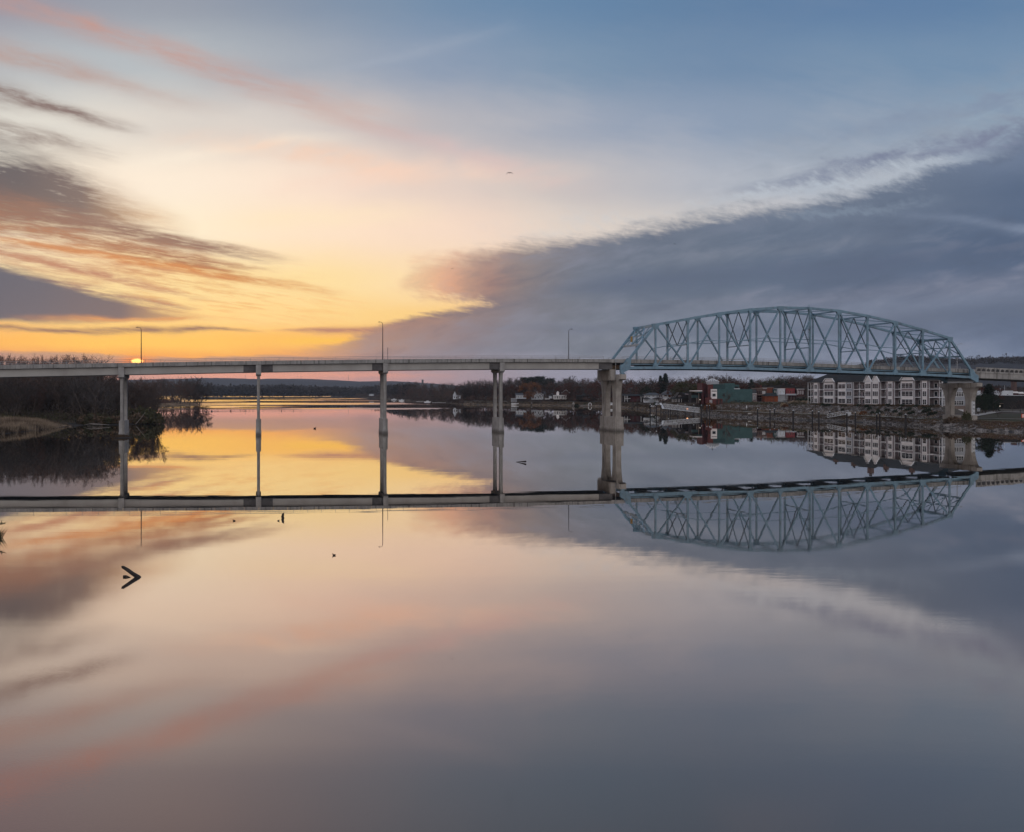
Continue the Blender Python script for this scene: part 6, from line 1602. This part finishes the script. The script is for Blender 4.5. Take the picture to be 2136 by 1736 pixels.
# ------------------------------------------------------------------ banks: riprap, brush, shrubs
ICO = None
def rocks(name, label, m, spots, size, seed):
    r = random.Random(seed); b = MB()
    V8 = [(1,0,0),(-1,0,0),(0,1,0),(0,-1,0),(0,0,1),(0,0,-1)]
    F8 = [(0,2,4),(2,1,4),(1,3,4),(3,0,4),(2,0,5),(1,2,5),(3,1,5),(0,3,5)]
    for (x, y, z) in spots:
        s = r.uniform(*size)*(1.7 if r.random() < .1 else 1); q = Matrix.Rotation(r.uniform(0, 6.28), 3, rdir(r))
        b._add([Vector((x,y,z)) + q @ Vector((a*s*r.uniform(.6,1.2), c*s*r.uniform(.6,1.2), e*s*r.uniform(.5,.9))) for a, c, e in V8], F8)
    return tag(b.build(name, m), label, kind='stuff')
def shore_pts(n, u0, u1, d0, d1, seed, dz=0.0):
    r = random.Random(seed); out = []
    for _ in range(n):
        u = r.uniform(u0, u1); d = d0+(d1-d0)*r.random(); Y = shoreY(u)+d; out.append(tuple(P(u, Y, gz(u, Y)+dz)))
    return out
rocks('riprap', 'grey riprap stones along the waterline of the town shore', M['rock'], shore_pts(5200, 1385, 1960, -.4, 9.5, 31), (.16, .42), 31)
rocks('riprap', 'pale riprap stones around the land pier and the right shore', M['rock'], shore_pts(3600, 1900, 2200, -.4, 11, 32), (.2, .55), 32)
rocks('riprap', 'upper slope of grey stones below the apartments', M['rock'], shore_pts(4600, 1600, 1965, 27, 56, 33), (.22, .6), 33)
rocks('riprap', 'scattered stones below the teal building', M['rock'], shore_pts(1200, 1470, 1600, 34, 52, 34), (.22, .55), 34)
rocks('riprap', 'scattered stones and driftwood on the middle shore', M['rock'], shore_pts(1100, 1180, 1390, -.5, 12, 35), (.25, .6), 35)
def patch(name, label, m, u0, u1, d0, d1, n, size, ls, seed, per=30):
    r = random.Random(seed); b = MB()
    for (x, y, z) in shore_pts(n, u0, u1, d0, d1, seed+50):
        s = r.uniform(*size)
        for _ in range(per):
            d = rdir(r); leaf(b, (x+d.x*s*1.3, y+d.y*s*1.3, z+abs(d.z)*s*.9), ls*r.uniform(.5,1.3), r)
    return tag(b.build(name, m), label, kind='stuff')
patch('brush', 'brown weedy brush on the riprap slope', M['brush'], 1385, 1960, 2.5, 12, 900, (.4, .9), .30, 41)
patch('brush', 'rusty brush covering the right shore slope', M['brush'], 2000, 2220, 1.5, 18, 560, (.5, 1.2), .32, 42)
patch('brush', 'rust-red low brush on the right shore slope', M['leaf_maroon'], 2050, 2220, 3, 12, 110, (.5, 1.0), .3, 43)
patch('brush', 'brown brush on the planted slope below the apartments', M['brush'], 1590, 1965, 26, 62, 420, (.5, 1.1), .34, 44)
patch('brush', 'mixed brush on the slope below the teal building', M['brush'], 1400, 1600, 22, 56, 330, (.5, 1.2), .4, 45)
patch('brush', 'brown brush along the middle shore bank', M['brush'], 970, 1390, 4, 34, 620, (.6, 1.6), .55, 46)
patch('dry_grass', 'straw-coloured grass along the middle shore waterline', M['drygrass'], 960, 1385, .5, 8, 420, (.4, .9), .45, 47)
patch('dry_grass', 'straw-coloured grass tufts below the apartments', M['drygrass'], 1560, 1960, 24, 34, 90, (.4, .9), .30, 48)
patch('brush', 'dark brush under the far waterside wood', M['twig_brown'], 740, 965, 3, 60, 420, (1.2, 3.0), 1.1, 49)
patch('brush', 'dark hedge-like brush below the middle shore wood', M['twig_brown'], 960, 1400, 55, 92, 460, (1.0, 2.4), .9, 50)
patch('brush', 'low dark planting at the foot of the riverside shops', M['brush_green'], 1290, 1680, 52, 66, 300, (.5, 1.3), .4, 51)
canopy('wood', 'low waterside thicket between the centre pier and the two-column pier', M['twig_brown'], [(*P(u_, shoreY(u_)+d_, gz(u_, shoreY(u_)+d_)), h_, 4.5) for u_, d_, h_ in [(r.uniform(742, 962), r.uniform(3, 40), r.uniform(6, 11)) for _ in range(230)]], 60, 1.3, 77)
canopy('wood', 'russet thicket behind the middle shore path', M['twig_gold'], [(*P(u_, shoreY(u_)+d_, gz(u_, shoreY(u_)+d_)), h_, 3.5) for u_, d_, h_ in [(r.uniform(962, 1390), r.uniform(52, 70), r.uniform(4, 8)) for _ in range(110)]], 90, .8, 78)
# shrubs one can pick out
SHR = [('shrub_dark', U6(1800), 500, 7, 2.6, 'long black-green clipped shrub mound left of the apartment end'), ('shrub_dark', U6(1960), 498, 7, 2.7, 'second black-green shrub mound touching the apartment end'),
       ('shrub_tan', U6(1310), 475, 4, 2.2, 'golden-tan grass clump on the slope below the pink cloth'), ('shrub_rust', U6(1360), 472, 4, 1.8, 'rusty shrub right of the golden-tan clump'),
       ('shrub_rust', 1482, 520, 8, 4.6, 'orange-leaved bushy tree at the foot of the red tower'), ('shrub_rust', 1801, 405, 4.2, 1.9, 'rust-orange bush on the slope below the twin gables'),
       ('shrub_tan', 1788, 408, 4, 1.6, 'straw bush left of the rust-orange bush'), ('shrub_tan', U6(1640), 490, 9, 1.6, 'row end of yellow ornamental grass below the maroon shop'), ('shrub_tan', U6(1900), 488, 9, 1.6, 'yellow ornamental grass bank below the black shrub mounds'),
       ('shrub_brown', 1990, 322, 7, 2.4, 'red-brown bramble at the base of the land pier'), ('shrub_green', 2016, 322, 4, 4.0, 'tall yellow-green bush at the right corner of the land pier base'),
       ('shrub_dark', 1717, 455, 3, 1.7, 'small round evergreen in front of the first apartment bay'), ('shrub_dark', 1727, 452, 3, 1.7, 'second small round evergreen before the first apartment bay'),
       ('shrub_dark', U3(1440), 640, 2.0, 4.0, 'slim dark cypress shrub before the wide white house'), ('shrub_dark', U3(1565), 640, 2.6, 4.0, 'leaning dark cypress shrub before the wide white house'),
       ('shrub_dark', U4(1810), 860, 3, 2.2, 'round black bush beside the middle shore walkway'), ('shrub_dark', U4(1620), 862, 8, 2.2, 'long black bush behind the shore statue')]
for s_ in SHR: bush(*s_[:5], s_[5])
r = random.Random(61)
for i in range(22):
    u = r.uniform(1745, 1960); Y = shoreY(u)+r.uniform(30, 52); bush('shrub_dark', u, Y, r.uniform(2, 3.4), r.uniform(1.1, 1.8), 'small dark shrub on the stony slope below the apartments', 'dark shrubs below the apartments')
for i in range(26):
    u = 1700+i*10.2; Y = lerp(470, 392, (u-1690)/242); bush('shrub_brown' if i % 3 else 'shrub_dark', u, Y-2, r.uniform(2.4, 4), r.uniform(.9, 1.5), 'low hedge shrub along the foot of the apartments', 'hedge along the apartments')
for i in range(16):
    u = 180+i*9+r.uniform(-3,3); Y = 349+r.uniform(0,4)+(u-180)*.1; p = P(u, Y); bush('shrub_green' if i % 2 else 'shrub_brown', u, Y, r.uniform(5, 9), r.uniform(2.2, 4.5), 'overhanging olive-brown shrub on the island waterline', 'waterline shrubs of the island', z=.5)
for i in range(9):
    u = 262+i*8; p = P(u, 366); bush('shrub_brown' if i % 2 else 'shrub_green', u, 366+r.uniform(-4, 6), r.uniform(6, 9), r.uniform(4, 7), 'tall brushy thicket between the first pier and the leaning tree', 'thicket right of the first pier', z=.6)
for i in range(8):
    bush('shrub_brown', 247+i*1.6, 252.5+r.uniform(-1.5,1.5), 3.4, .8, 'dead brush heaped round the foot of the first pier', 'brush heap at the first pier', z=.1)

# ------------------------------------------------------------------ mooring piles, lamp posts, gangways
def pile(u, vt, vm, label, w=.34, group='mooring piles off the town shore'):
    Y = CAM_H*F/(vm-V0); h = Zat(vt, Y)
    g = thing('mooring_pile', label, 'mooring pile', P(u, Y, 0), 0, group)
    MB().tube([(0,0,-3), (0,0,h)], [w, w], 8).build('shaft', M['black_metal'], g); MB().lathe([(w*1.05, h), (w*.9, h+.12), (.04, h+.42), (0, h+.43)], n=8).build('cap', M['white_metal'], g)
    return g
def q5(x, y0, y1): return (1382+.1343*x, 751+.1343*y0, 751+.1343*(y0+y1)/2)
def q2(x, y0, y1): return (1668.8+.2188*x, 615.4+.2188*y0, 615.4+.2188*(y0+y1)/2)
PL = [q5(10,690,985), q5(38,690,992), q5(90,760,905), q5(122,696,970), q5(238,698,985), q5(350,700,985), q5(485,702,1003), q5(605,708,1022), q5(690,713,1030), q5(730,712,1030), q5(1475,762,1052), q5(1670,778,1080), q5(1740,762,1060), q5(2030,788,1112)]
PL += [q2(118,1107,1310), q2(180,1117,1315), q2(283,1112,1288), q2(447,1128,1345), q2(528,1124,1330), q2(732,1139,1356), q2(760,1130,1350), q2(1007,1142,1366)]
PLab = ['first mooring pile right of the stout pier', 'second mooring pile, just before the white gangway', 'short pile standing behind the gangway end', 'black pile crossing the left third of the white gangway', 'black pile before the middle of the white gangway',
        'black pile right of the middle of the white gangway', 'black pile before the right end of the white gangway', 'lone pile just right of the white gangway', 'left one of the close pile pair below the red tower', 'right one of the close pile pair below the red tower',
        'pile below the brown brick shop', 'pile with white marker below the orange garage', 'pile with a pale box on top below the pink cloth', 'thick pile below the pink-red shop', 'pile below the left end of the apartments',
        'pile with a red-white band below the first balconies', 'thin pile behind the foot of the small gangway', 'pile in front of the head of the small gangway', 'pile just right of the small gangway', 'left one of the close pile pair below the twin gables',
        'right one of the close pile pair below the twin gables', 'lone pile nearest the land pier']
for (u, vt, vm), lab in zip(PL, PLab): pile(u, vt, vm, lab, .42 if 'thick' in lab or 'nearest' in lab else .30)
for q, lab in (((1252+.2198*475, 615.4+.2198*1040, 872), 'dark pile before the wide white house'), ((1252+.2198*533, 615.4+.2198*1045, 872), 'dark pile between the wide white house and the white gangway'), ((1252+.2198*577, 615.4+.2198*1045, 869), 'dark pile at the very left end of the white gangway')): pile(*q, lab, .28)
def post(u, Y, vt, label):
    z = gz(u, Y); h = Zat(vt, Y)-z
    g = thing('lamp_post', label, 'lamp post', P(u, Y, z), 0, 'thin black lamp posts along the walkway')
    MB().tube([(0,0,-.2), (0,0,h)], [.11,.07], 6).build('pole', M['black_metal'], g); MB().lathe([(.08, h-.5), (.24, h-.35), (.2, h), (0, h+.15)], n=6).build('lantern', M['black_metal'], g)
for (u, d, vt, lab) in [(1428.5, 14, 838, 'thin lamp post behind the white gangway'), (1502, 15, 842, 'thin lamp post below the red annexe'), (1542.5, 16, 838, 'thin lamp post before the right part of the teal wall'), (1606, 15, 838, 'thin lamp post before the orange garage'),
                        (1647, 15, 843, 'thin lamp post below the pink-red shop'), (1701, 15, 845, 'thin lamp post below the first apartment bay'), (1754, 15, 845.5, 'thin lamp post below the corner bay'), (1817, 14, 846, 'thin lamp post below the twin gables'), (1881, 13, 849, 'thin lamp post below the clipped gable bay'), (1928, 12, 852, 'thin lamp post nearest the land pier'),
                        (1459, 30, 828, 'thin lamp post beside the dark porch of the teal building')]:
    post(u, shoreY(u)+d, vt, lab)
def gangway(name_label, a, c, h, m='white_metal', n=12, skirt=False):
    a, c = Vector(a), Vector(c); mid = (a+c)/2; d = (c-a); L = d.length
    g = thing('gangway', name_label, 'gangway', a)
    dv = c-a; side = Vector((-dv.y, dv.x, 0)).normalized()
    MB().beam((0,0,0)+side*0 if False else side*.7, dv+side*.7, 1.6, .18).build('deck', M[m], g)
    for s in (0, 1.4):
        o_ = side*s; b = MB(); up = Vector((0,0,h))
        b.beam(o_+up, dv+o_+up, .14, .14); b.beam(o_, dv+o_, .16, .22); b.beam(o_+up*.5, dv+o_+up*.5, .06, .06)
        for i in range(n+1):
            p = dv*(i/n)+o_; b.beam(p, p+up, .10, .10, (1,0,0))
            if i < n: q = dv*((i+1)/n)+o_; b.beam(p if i % 2 else p+up, q+up if i % 2 else q, .07, .07)
        if skirt:
            for i in range(n*3): p = dv*(i/(n*3))+o_; b.beam(p, p+up, .05, .05, (1,0,0))
        b.build('side_truss', M[m], g)
    return g
Yg = 505
gangway('long white trussed gangway running along the shore left of the teal building', P(1383, 520, Zat(852, 520)), P(1457, 505, Zat(860.5, 505)), 2.6, n=16, skirt=True)
b = MB(); p0, p1 = P(1377.5, 522, Zat(841, 522)), P(1384, 519, Zat(853, 519)); b.beam(p0, p1, 1.4, .18); b.beam(p0+Vector((0,-.6,.7)), p1+Vector((0,-.6,1.2)), .08, .08)
c = p0.copy(); b2 = MB(); b2.v = [tuple(Vector(v)-c) for v in b.v]; b2.f = b.f; b2.m = b.m; tag(b2.build('gangway_ramp', M['white_metal'], loc=c), 'sloping white ramp at the left end of the long gangway', 'ramp')
gangway('short white trussed gangway sloping down to the water below the apartments', P(1725.5, 402, Zat(871.5, 402)), P(1770, 399, Zat(863.5, 399)), 1.5, n=8)
MB_ = MB().box(-.7, .7, -1, 1, 0, 2.0); g = MB_.build('gangway_landing', M['white_metal'], loc=P(1770.5, 400, Zat(869, 400))); tag(g, 'pale landing block at the head of the short gangway', 'landing')
# small white fixtures on and near the shore
def small(name, label, cat, u, Y, build, z=None):
    g = thing(name, label, cat, P(u, Y, gz(u, Y) if z is None else z)); build(g); return g
def bench(g):
    MB().box(-1.3, 1.3, -.3, .3, .42, .52).build('seat', M['path'], g); MB().box(-1.3, 1.3, .25, .33, .52, .95).build('backrest', M['path'], g)
    for x in (-1.1, 1.1): MB().box(x-.07, x+.07, -.25, .25, 0, .42).build('leg', M['path'], g)
small('bench', 'pale stone bench on the walkway beside the small bare tree', 'bench', 1566, 459, bench)
def sculpt(g):
    MB().lathe([(.25, 0), (.2, .6), (.3, 1.2), (.12, 1.9), (.16, 2.2), (0, 2.35)], n=8).build('figure', M['trim'], g)
small('garden_figure', 'slim cream upright sculpture on the lawn left of the small bare tree', 'sculpture', 1557.5, 492, sculpt)
def arch(g):
    b = MB()
    for k in range(8):
        a0, a1 = math.pi*k/8, math.pi*(k+1)/8; b.beam((math.cos(a0)*1.4, 0, math.sin(a0)*1.9+1), (math.cos(a1)*1.4, 0, math.sin(a1)*1.9+1), .5, .5)
    for x in (-1.4, 1.4): b.beam((x, 0, 0), (x, 0, 1.1), .5, .5, (1,0,0))
    b.build('arch', M['trim'], g)
small('garden_arch', 'small white garden arch near the water left of the stout pier', 'arch', U4(1922), 850, arch)
def statue(g):
    MB().lathe([(.9, 0), (.6, 1.6), (1.3, 2.0), (1.5, 3.2), (.6, 4.2), (0, 4.9)], n=8).build('body', M['bleached'], g)
small('shore_stump', 'grey weathered stump-like figure on the middle shore', 'sculpture', U4(1570), 858, statue)
def pavilion(g):
    MB().box(-3.2, 3.2, -2, 2, 4.0, 4.4).build('roof', M['trim'], g); MB().box(-3.0, 3.0, -2, 2, 0, .3).build('floor', M['trim'], g)
    for x in (-2.9, -1, 1, 2.9): MB().box(x-.12, x+.12, -2, -1.8, .3, 4).build('post', M['trim'], g)
    MB().box(-2.9, 2.9, 1.5, 1.7, .3, 4).build('wall', M['grey_siding'], g)
small('boathouse', 'small white open boathouse right of the two-column pier', 'boathouse', U4(298), 955, pavilion, z=2.2)
def boat(L, cab):
    def f_(g):
        b = MB(); h = L*.16
        b.prism([(-L/2, h), (-L/2+.2, 0), (L/2-L*.18, 0), (L/2, h*1.15)], -L*.13, L*.13); b.build('hull', M['trim'], g)
        if cab: MB().prism([(-L*.2, h), (-L*.15, h+1.3), (L*.1, h+1.3), (L*.22, h)], -L*.1, L*.1).build('cabin', M['white_metal'], g)
    return f_
def dock(L):
    def f_(g):
        MB().box(-L/2, L/2, -1, 1, .5, .75).build('deck', M['trim'], g)
        for k in range(5): x = lerp(-L/2+.3, L/2-.3, k/4); MB().box(x-.1, x+.1, -1, -.8, -1, 1.2).build('post', M['bleached'], g)
    return f_
for (nm, lab, cat, u, Y, fn_, z) in [
    ('moored_boat', 'long low white boat in front of the white boathouse', 'boat', U4(320), 935, boat(8, False), .4), ('floating_dock', 'white floating dock with a box right of the boathouse', 'dock', U4(630), 930, dock(7), .5),
    ('moored_boat', 'small white boat with a cabin at the right end of the floating dock', 'boat', U4(675), 928, boat(4, True), .7), ('moored_boat', 'white boat partly hidden between the columns of the stout pier', 'boat', 1275.5, 795, boat(7, True), 1.6),
    ('moored_boat', 'white cabin boat at the left end of the long dock', 'boat', 892, 1150, boat(9, True), .1), ('floating_dock', 'long white dock reaching right from the cabin boat', 'dock', 922, 1090, dock(24), .3),
    ('floating_dock', 'short white dock left of the cabin boat', 'dock', 876, 1220, dock(10), .3), ('moored_boat', 'tiny white boat just right of the centre pier', 'boat', 838, 1420, boat(9, True), .1),
    ('moored_boat', 'tiny far white boat close right of the centre pier', 'boat', 822, 1560, boat(10, True), .1), ('floating_dock', 'low white dock beside the tiny far boat', 'dock', 826, 1520, dock(14), .3)]:
    small(nm, lab, cat, u, Y, fn_, z)
def car(col):
    def f_(g):
        MB().prism([(-2.2, .35), (2.2, .35), (2.25, .8), (1.4, .95), (.9, 1.45), (-1.0, 1.45), (-1.7, .95), (-2.2, .85)], -.85, .85).build('body', M[col], g)
        MB().box(-.9, .8, -.87, .87, .98, 1.32).build('side_window', M['glass'], g)
        for x in (-1.4, 1.4): MB().prism([(x+.34*math.cos(a*math.pi/5), .34+.34*math.sin(a*math.pi/5)) for a in range(10)], -.9, .9).build('wheel', M['black_metal'], g)
    return f_
small('parked_car', 'white parked car before the left bay of the wide white house', 'car', U3(1510), 638, car('trim'))
small('parked_car', 'second white parked car before the wide white house, nearer the hip-roofed house', 'car', U3(1660), 638, car('white_wall'))
# utility pole and stacks against the sky
p = P(1639-.0+ (-0) , 640, 6)
def upole(g, h=33):
    MB().tube([(0,0,0), (0,0,h)], [.28,.14], 6).build('pole', M['bark'], g); MB().box(-1.4, 1.4, -.1, .1, h-2.0, h-1.8).build('crossarm', M['bark'], g); MB().lathe([(.3, h-6), (.45, h-5.6), (.45, h-4.6), (.3, h-4.3)], (.5, 0), 8).build('transformer', M['galv'], g)
g = thing('utility_pole', 'tall thin utility pole rising behind the teal building to the truss', 'utility pole', P(1515.8, 650, 6.5)); upole(g, Zat(778, 650)-6.5)
g = thing('smokestack', 'distant slim smokestack beyond the trees right of the centre pier', 'smokestack', P(881.5, 4000, 5)); MB().tube([(0,0,0), (0,0,Zat(792, 4000)-5)], [6, 4.2], 10).build('stack', M['concrete_dark'], g)
for (u, vt, lab) in ((727, 781.5, 'thin radio mast on the far hill left of the centre pier'), (628, 785, 'thin radio mast on the far hill right of the edge-on pier'), (512, 782, 'thin radio mast on the far hill left of the edge-on pier')):
    g = thing('radio_mast', lab, 'radio mast', P(u, 6400, Zat(793, 6400))); MB().tube([(0,0,0), (0,0,Zat(vt, 6400)-Zat(793, 6400))], [1.3, .7], 4).build('mast', M['concrete_dark'], g)

# ------------------------------------------------------------------ things floating on the river, birds
def W(u, v): return P(u, CAM_H*F/(v-V0), 0)
def floaty(name, label, cat, pts, rads, m='log', n=7, extra=None):
    base = Vector(pts[0]); base.z = 0; b = MB(); rr = random.Random(len(label))
    b.tube([Vector(p)-base for p in pts], rads, n)
    b.v = [tuple(Vector(v)+rdir(rr)*rads[0]*.12) for v in b.v]
    if extra: extra(b, base)
    return tag(b.build(name, M[m], loc=base), label, cat)
# the sunken log: rises from the water leftwards, mirrored below
w0 = W(290, 1204.5)
Yl = w0.y
def LP(u, v, Y=None): Y = Yl if Y is None else Y; return P(u, Y, Zat(v, Y))
floaty('sunken_log', 'dark log slanting up out of the still water, mirrored as an arrowhead', 'log', [LP(296, 1211), LP(289, 1204.5), LP(277, 1197), LP(266, 1189), LP(256, 1182.5), LP(253.5, 1181)], [.10, .15, .14, .12, .10, .03])
floaty('driftwood', 'small dark stick inside the arrow shape of the log and its reflection', 'driftwood', [W(257, 1204)+Vector((0,0,.05)), W(263, 1204)+Vector((0,0,.07)), W(272, 1205)+Vector((0,0,.01))], [.07, .06, .015])
Ys = W(591, 1081).y
floaty('driftwood', 'curved dark branch standing upright in the water under the second span', 'driftwood', [P(591.5, Ys, Zat(1084, Ys)), P(589.5, Ys, Zat(1078, Ys)), P(590.5, Ys, Zat(1072.5, Ys)), P(592.8, Ys, Zat(1069, Ys))], [.13, .14, .11, .04],
       extra=lambda b, base: b.tube([P(590.0, Ys, Zat(1075, Ys))-base, P(593.2, Ys, Zat(1074.2, Ys))-base], [.06, .03], 5))
floaty('driftwood', 'long thin dark log afloat right of the two-column pier', 'driftwood', [W(1076.5, 964)+Vector((0,0,.02)), W(1088, 965)+Vector((0,0,.15)), W(1096.5, 966)+Vector((0,0,.25))], [.03, .10, .17])
floaty('driftwood', 'pale bare branch sticking out of the water right of the first pier', 'driftwood', [P(260, 251, 0), P(263.5, 251, 1.0), P(268, 251, 1.5), P(272, 251.5, 2.6)], [.10, .08, .06, .03], 'bleached')
floaty('driftwood', 'long pale fallen branch on the waterline left of the first pier', 'driftwood', [P(176, 338, .5), P(190, 338, 1.0), P(205, 338, .8), P(228, 339, .4)], [.05, .14, .16, .08], 'bleached')
floaty('driftwood', 'second pale fallen branch on the waterline behind the first pier', 'driftwood', [P(182, 341, .2), P(196, 341, .45), P(214, 341, .3)], [.05, .12, .07], 'bleached')
floaty('driftwood', 'pale branch reaching from the shrubs over the water right of the first pier', 'driftwood', [P(283, 352, .3), P(292, 352, 2.2), P(303, 352, 4.8)], [.14, .10, .04], 'bleached')
floaty('driftwood', 'pale driftwood trunk stranded on the middle shore left of the stout pier', 'driftwood', [P(U4(1725), 848, .5), P(U4(1800), 848, .9), P(U4(1880), 849, 1.0)], [.2, .4, .3], 'bleached')
def duck(u, v, label, s=.32, face=1):
    Y = W(u, v).y; g = thing('duck', label, 'duck', P(u, Y, 0), 0, None)
    b = MB(); b.tube([(-1.1*s*face,0,.45*s), (-.7*s*face,0,.4*s), (0,0,.35*s), (.6*s*face,0,.35*s), (.95*s*face,0,.5*s)], [.08*s,.3*s,.48*s,.42*s,.15*s], 8)
    b.tube([(.6*s*face,0,.5*s), (.75*s*face,0,.95*s)], [.22*s,.16*s], 6); b.tube([(.62*s*face,0,1.05*s), (.85*s*face,0,1.1*s), (1.0*s*face,0,1.05*s), (1.3*s*face,0,1.0*s)], [.16*s,.22*s,.14*s,.04*s], 6)
    b.build('body', M['bird_dark'], g)
for (u, v, lab, s, fc) in [(488.5, 1087, 'small dark duck on the water nearest the edge-on pier reflection', .13, -1), (580.8, 1087, 'small dark duck just left of the upright branch', .11, 1), (697, 1159, 'small dark duck alone in the middle of the lower water', .13, -1),
                     (656.5, 894.5, 'tiny dark duck between the second and third piers', .45, 1), (582, 833.5, 'tiny dark far bird on the golden reach by the edge-on pier', 1.2, 1), (456, 829.5, 'tiny dark far bird near the grass point on the golden reach', 1.1, 1)]:
    duck(u, v, lab, s, fc)
def bird(u, v, Y, span, label, sag=1.0, tilt=0.0):
    g = thing('flying_bird', label, 'bird', P(u, Y, Zat(v, Y)), 0); g.rotation_euler = (0, tilt, 0); s = span/2
    b = MB(); b.tube([(0,-.5*s,0), (0,-.2*s,-.02*s), (0,.2*s,0), (0,.55*s,.02*s)], [.03*s,.12*s,.11*s,.02*s], 6)
    for sg, k in ((-1, 1.0), (1, .6)):
        pr = [(0,0,.03), (.30*sg,0,.13), (.55*sg,0,.08), (.82*sg,0,-.22*sag*k), (1.0*sg,0,-.55*sag*k)]; ch = [.2, .24, .2, .13, .03]
        for i in range(4):
            a, c = pr[i], pr[i+1]
            v8 = [(a[0]*s, -ch[i]*s, a[2]*s), (c[0]*s, -ch[i+1]*s, c[2]*s), (c[0]*s, ch[i+1]*s, c[2]*s), (a[0]*s, ch[i]*s, a[2]*s)]
            b._add([(x, y, z+.035*s) for x, y, z in v8]+[(x, y, z-.035*s) for x, y, z in v8], [(0,1,2,3), (7,6,5,4), (0,4,5,1), (1,5,6,2), (2,6,7,3), (3,7,4,0)])
    b.build('body', M['bird_dark'], g)
bird(1063, 361, 120, .9, 'gliding bird with bent wings high in the middle of the sky')
bird(943.5, 560.5, 160, .55, 'small bird over the salmon tip of the slate cloud', .6)
bird(823, 471.5, 170, .35, 'tiny bird speck in the pale sky left of the gliding bird', .4)
bird(1407, 509, 170, .6, 'small bird against the edge of the slate cloud', .5)
bird(1314.5, 586, 170, .55, 'faint bird inside the slate cloud above the truss left end', .3, .4)
# leafy twigs reaching in at the left edge
def sprig(v, Y, label, up, seed, um=14):
    r = random.Random(seed); g = thing('leafy_branch', label, 'branch', P(-22, Y, Zat(v, Y)))
    s = Y/F; b = MB(); C = MB()
    tip = Vector((um*s*2.1, 0, up*s)); b.tube([(-20*s, 0, -14*s*(1 if up > 0 else -1)), (0,0,0), tip], [1.4*s, 1.1*s, .4*s], 5)
    for k in range(46):
        t = r.uniform(.35, 1.05); p = tip*t; d = (rdir(r)+Vector((.7,0,.1))).normalized(); q = p+d*r.uniform(5, 11)*s; blade(C, p, q, 2.0*s, r)
    b.build('stem', M['brush_green'], g); C.build('leaves', M['brush_green'], g)
Ye = CAM_H*F/(1122-V0)
sprig(1098, Ye, 'leafy twig tip reaching in at the left edge above the water', 6, 1)
b = MB(); g = thing('reed_tuft', 'green-brown reed tuft at the left edge just above the waterline', 'plant', P(-14, Ye, 0)); C = MB(); r = random.Random(4)
for k in range(60):
    p = Vector((r.uniform(-.6,.7), r.uniform(-.4,.4), 0)); blade(C, p, p+Vector((r.uniform(-.2,.9), 0, r.uniform(.3, 1.2))), .09, r)
C.build('leaves', M['brush_green'], g)
# low mud patch keeping the first pier's brush
b = MB(); poly = [P(u, Y, .12)-P(252, 252, 0) for u, Y in [(240, 249), (252, 247), (268, 249), (276, 253), (262, 258), (244, 256)]]
b.face(poly); b._add([tuple(p) for p in poly]+[(p.x*1.1, p.y*1.1, -.6) for p in poly], [(i, (i+1) % 6, (i+1) % 6+6, i+6) for i in range(6)])
tag(b.build('mud_bank', M['mud'], loc=P(252, 252, 0)), 'tiny mud bank at the foot of the first pier', kind='structure')

# ------------------------------------------------------------------ distinct labels for rows of alike trees and shrubs, counted along the row
ORD = 'first second third fourth fifth sixth seventh eighth ninth tenth eleventh twelfth thirteenth fourteenth fifteenth sixteenth seventeenth eighteenth nineteenth twentieth'.split()
TENS = {20: 'twenty', 30: 'thirty', 40: 'forty', 50: 'fifty', 60: 'sixty', 70: 'seventy'}
def ordinal(k):
    if k <= 20: return ORD[k-1]
    t, u_ = k//10*10, k % 10
    return {20: 'twentieth', 30: 'thirtieth', 40: 'fortieth', 50: 'fiftieth', 60: 'sixtieth', 70: 'seventieth'}[t] if u_ == 0 else TENS[t]+'-'+ORD[u_-1]
bylab = {}
for o in COL.objects:
    if o.parent is None and o.get('label') and o.get('category') in ('tree', 'shrub'): bylab.setdefault(o['label'], []).append(o)
for lab, L in bylab.items():
    if len(L) < 2: continue
    L.sort(key=lambda o: o.location.x/o.location.y)
    words_ = lab.split()
    for k, o in enumerate(L): o['label'] = ' '.join([ordinal(k+1)]+words_[:12])+', counted from the left' if len(words_) <= 11 else ordinal(k+1)+' from left, '+' '.join(words_[:13])
HAZE = 4.5e-5
# ------------------------------------------------------------------ evening haze over the valley
b = MB().box(-7500, 7500, -350, 7600, -4.5, 150)
m = bpy.data.materials.new('haze'); m.use_nodes = True; nt = m.node_tree; nt.nodes.clear()
o = nt.nodes.new('ShaderNodeOutputMaterial'); pv = nt.nodes.new('ShaderNodeVolumePrincipled')
pv.inputs['Color'].default_value = (.80, .88, 1.0, 1); pv.inputs['Density'].default_value = HAZE; pv.inputs['Anisotropy'].default_value = 0.2
nt.links.new(pv.outputs[0], o.inputs['Volume'])
tag(b.build('haze', m), 'thin evening haze filling the valley', kind='stuff')
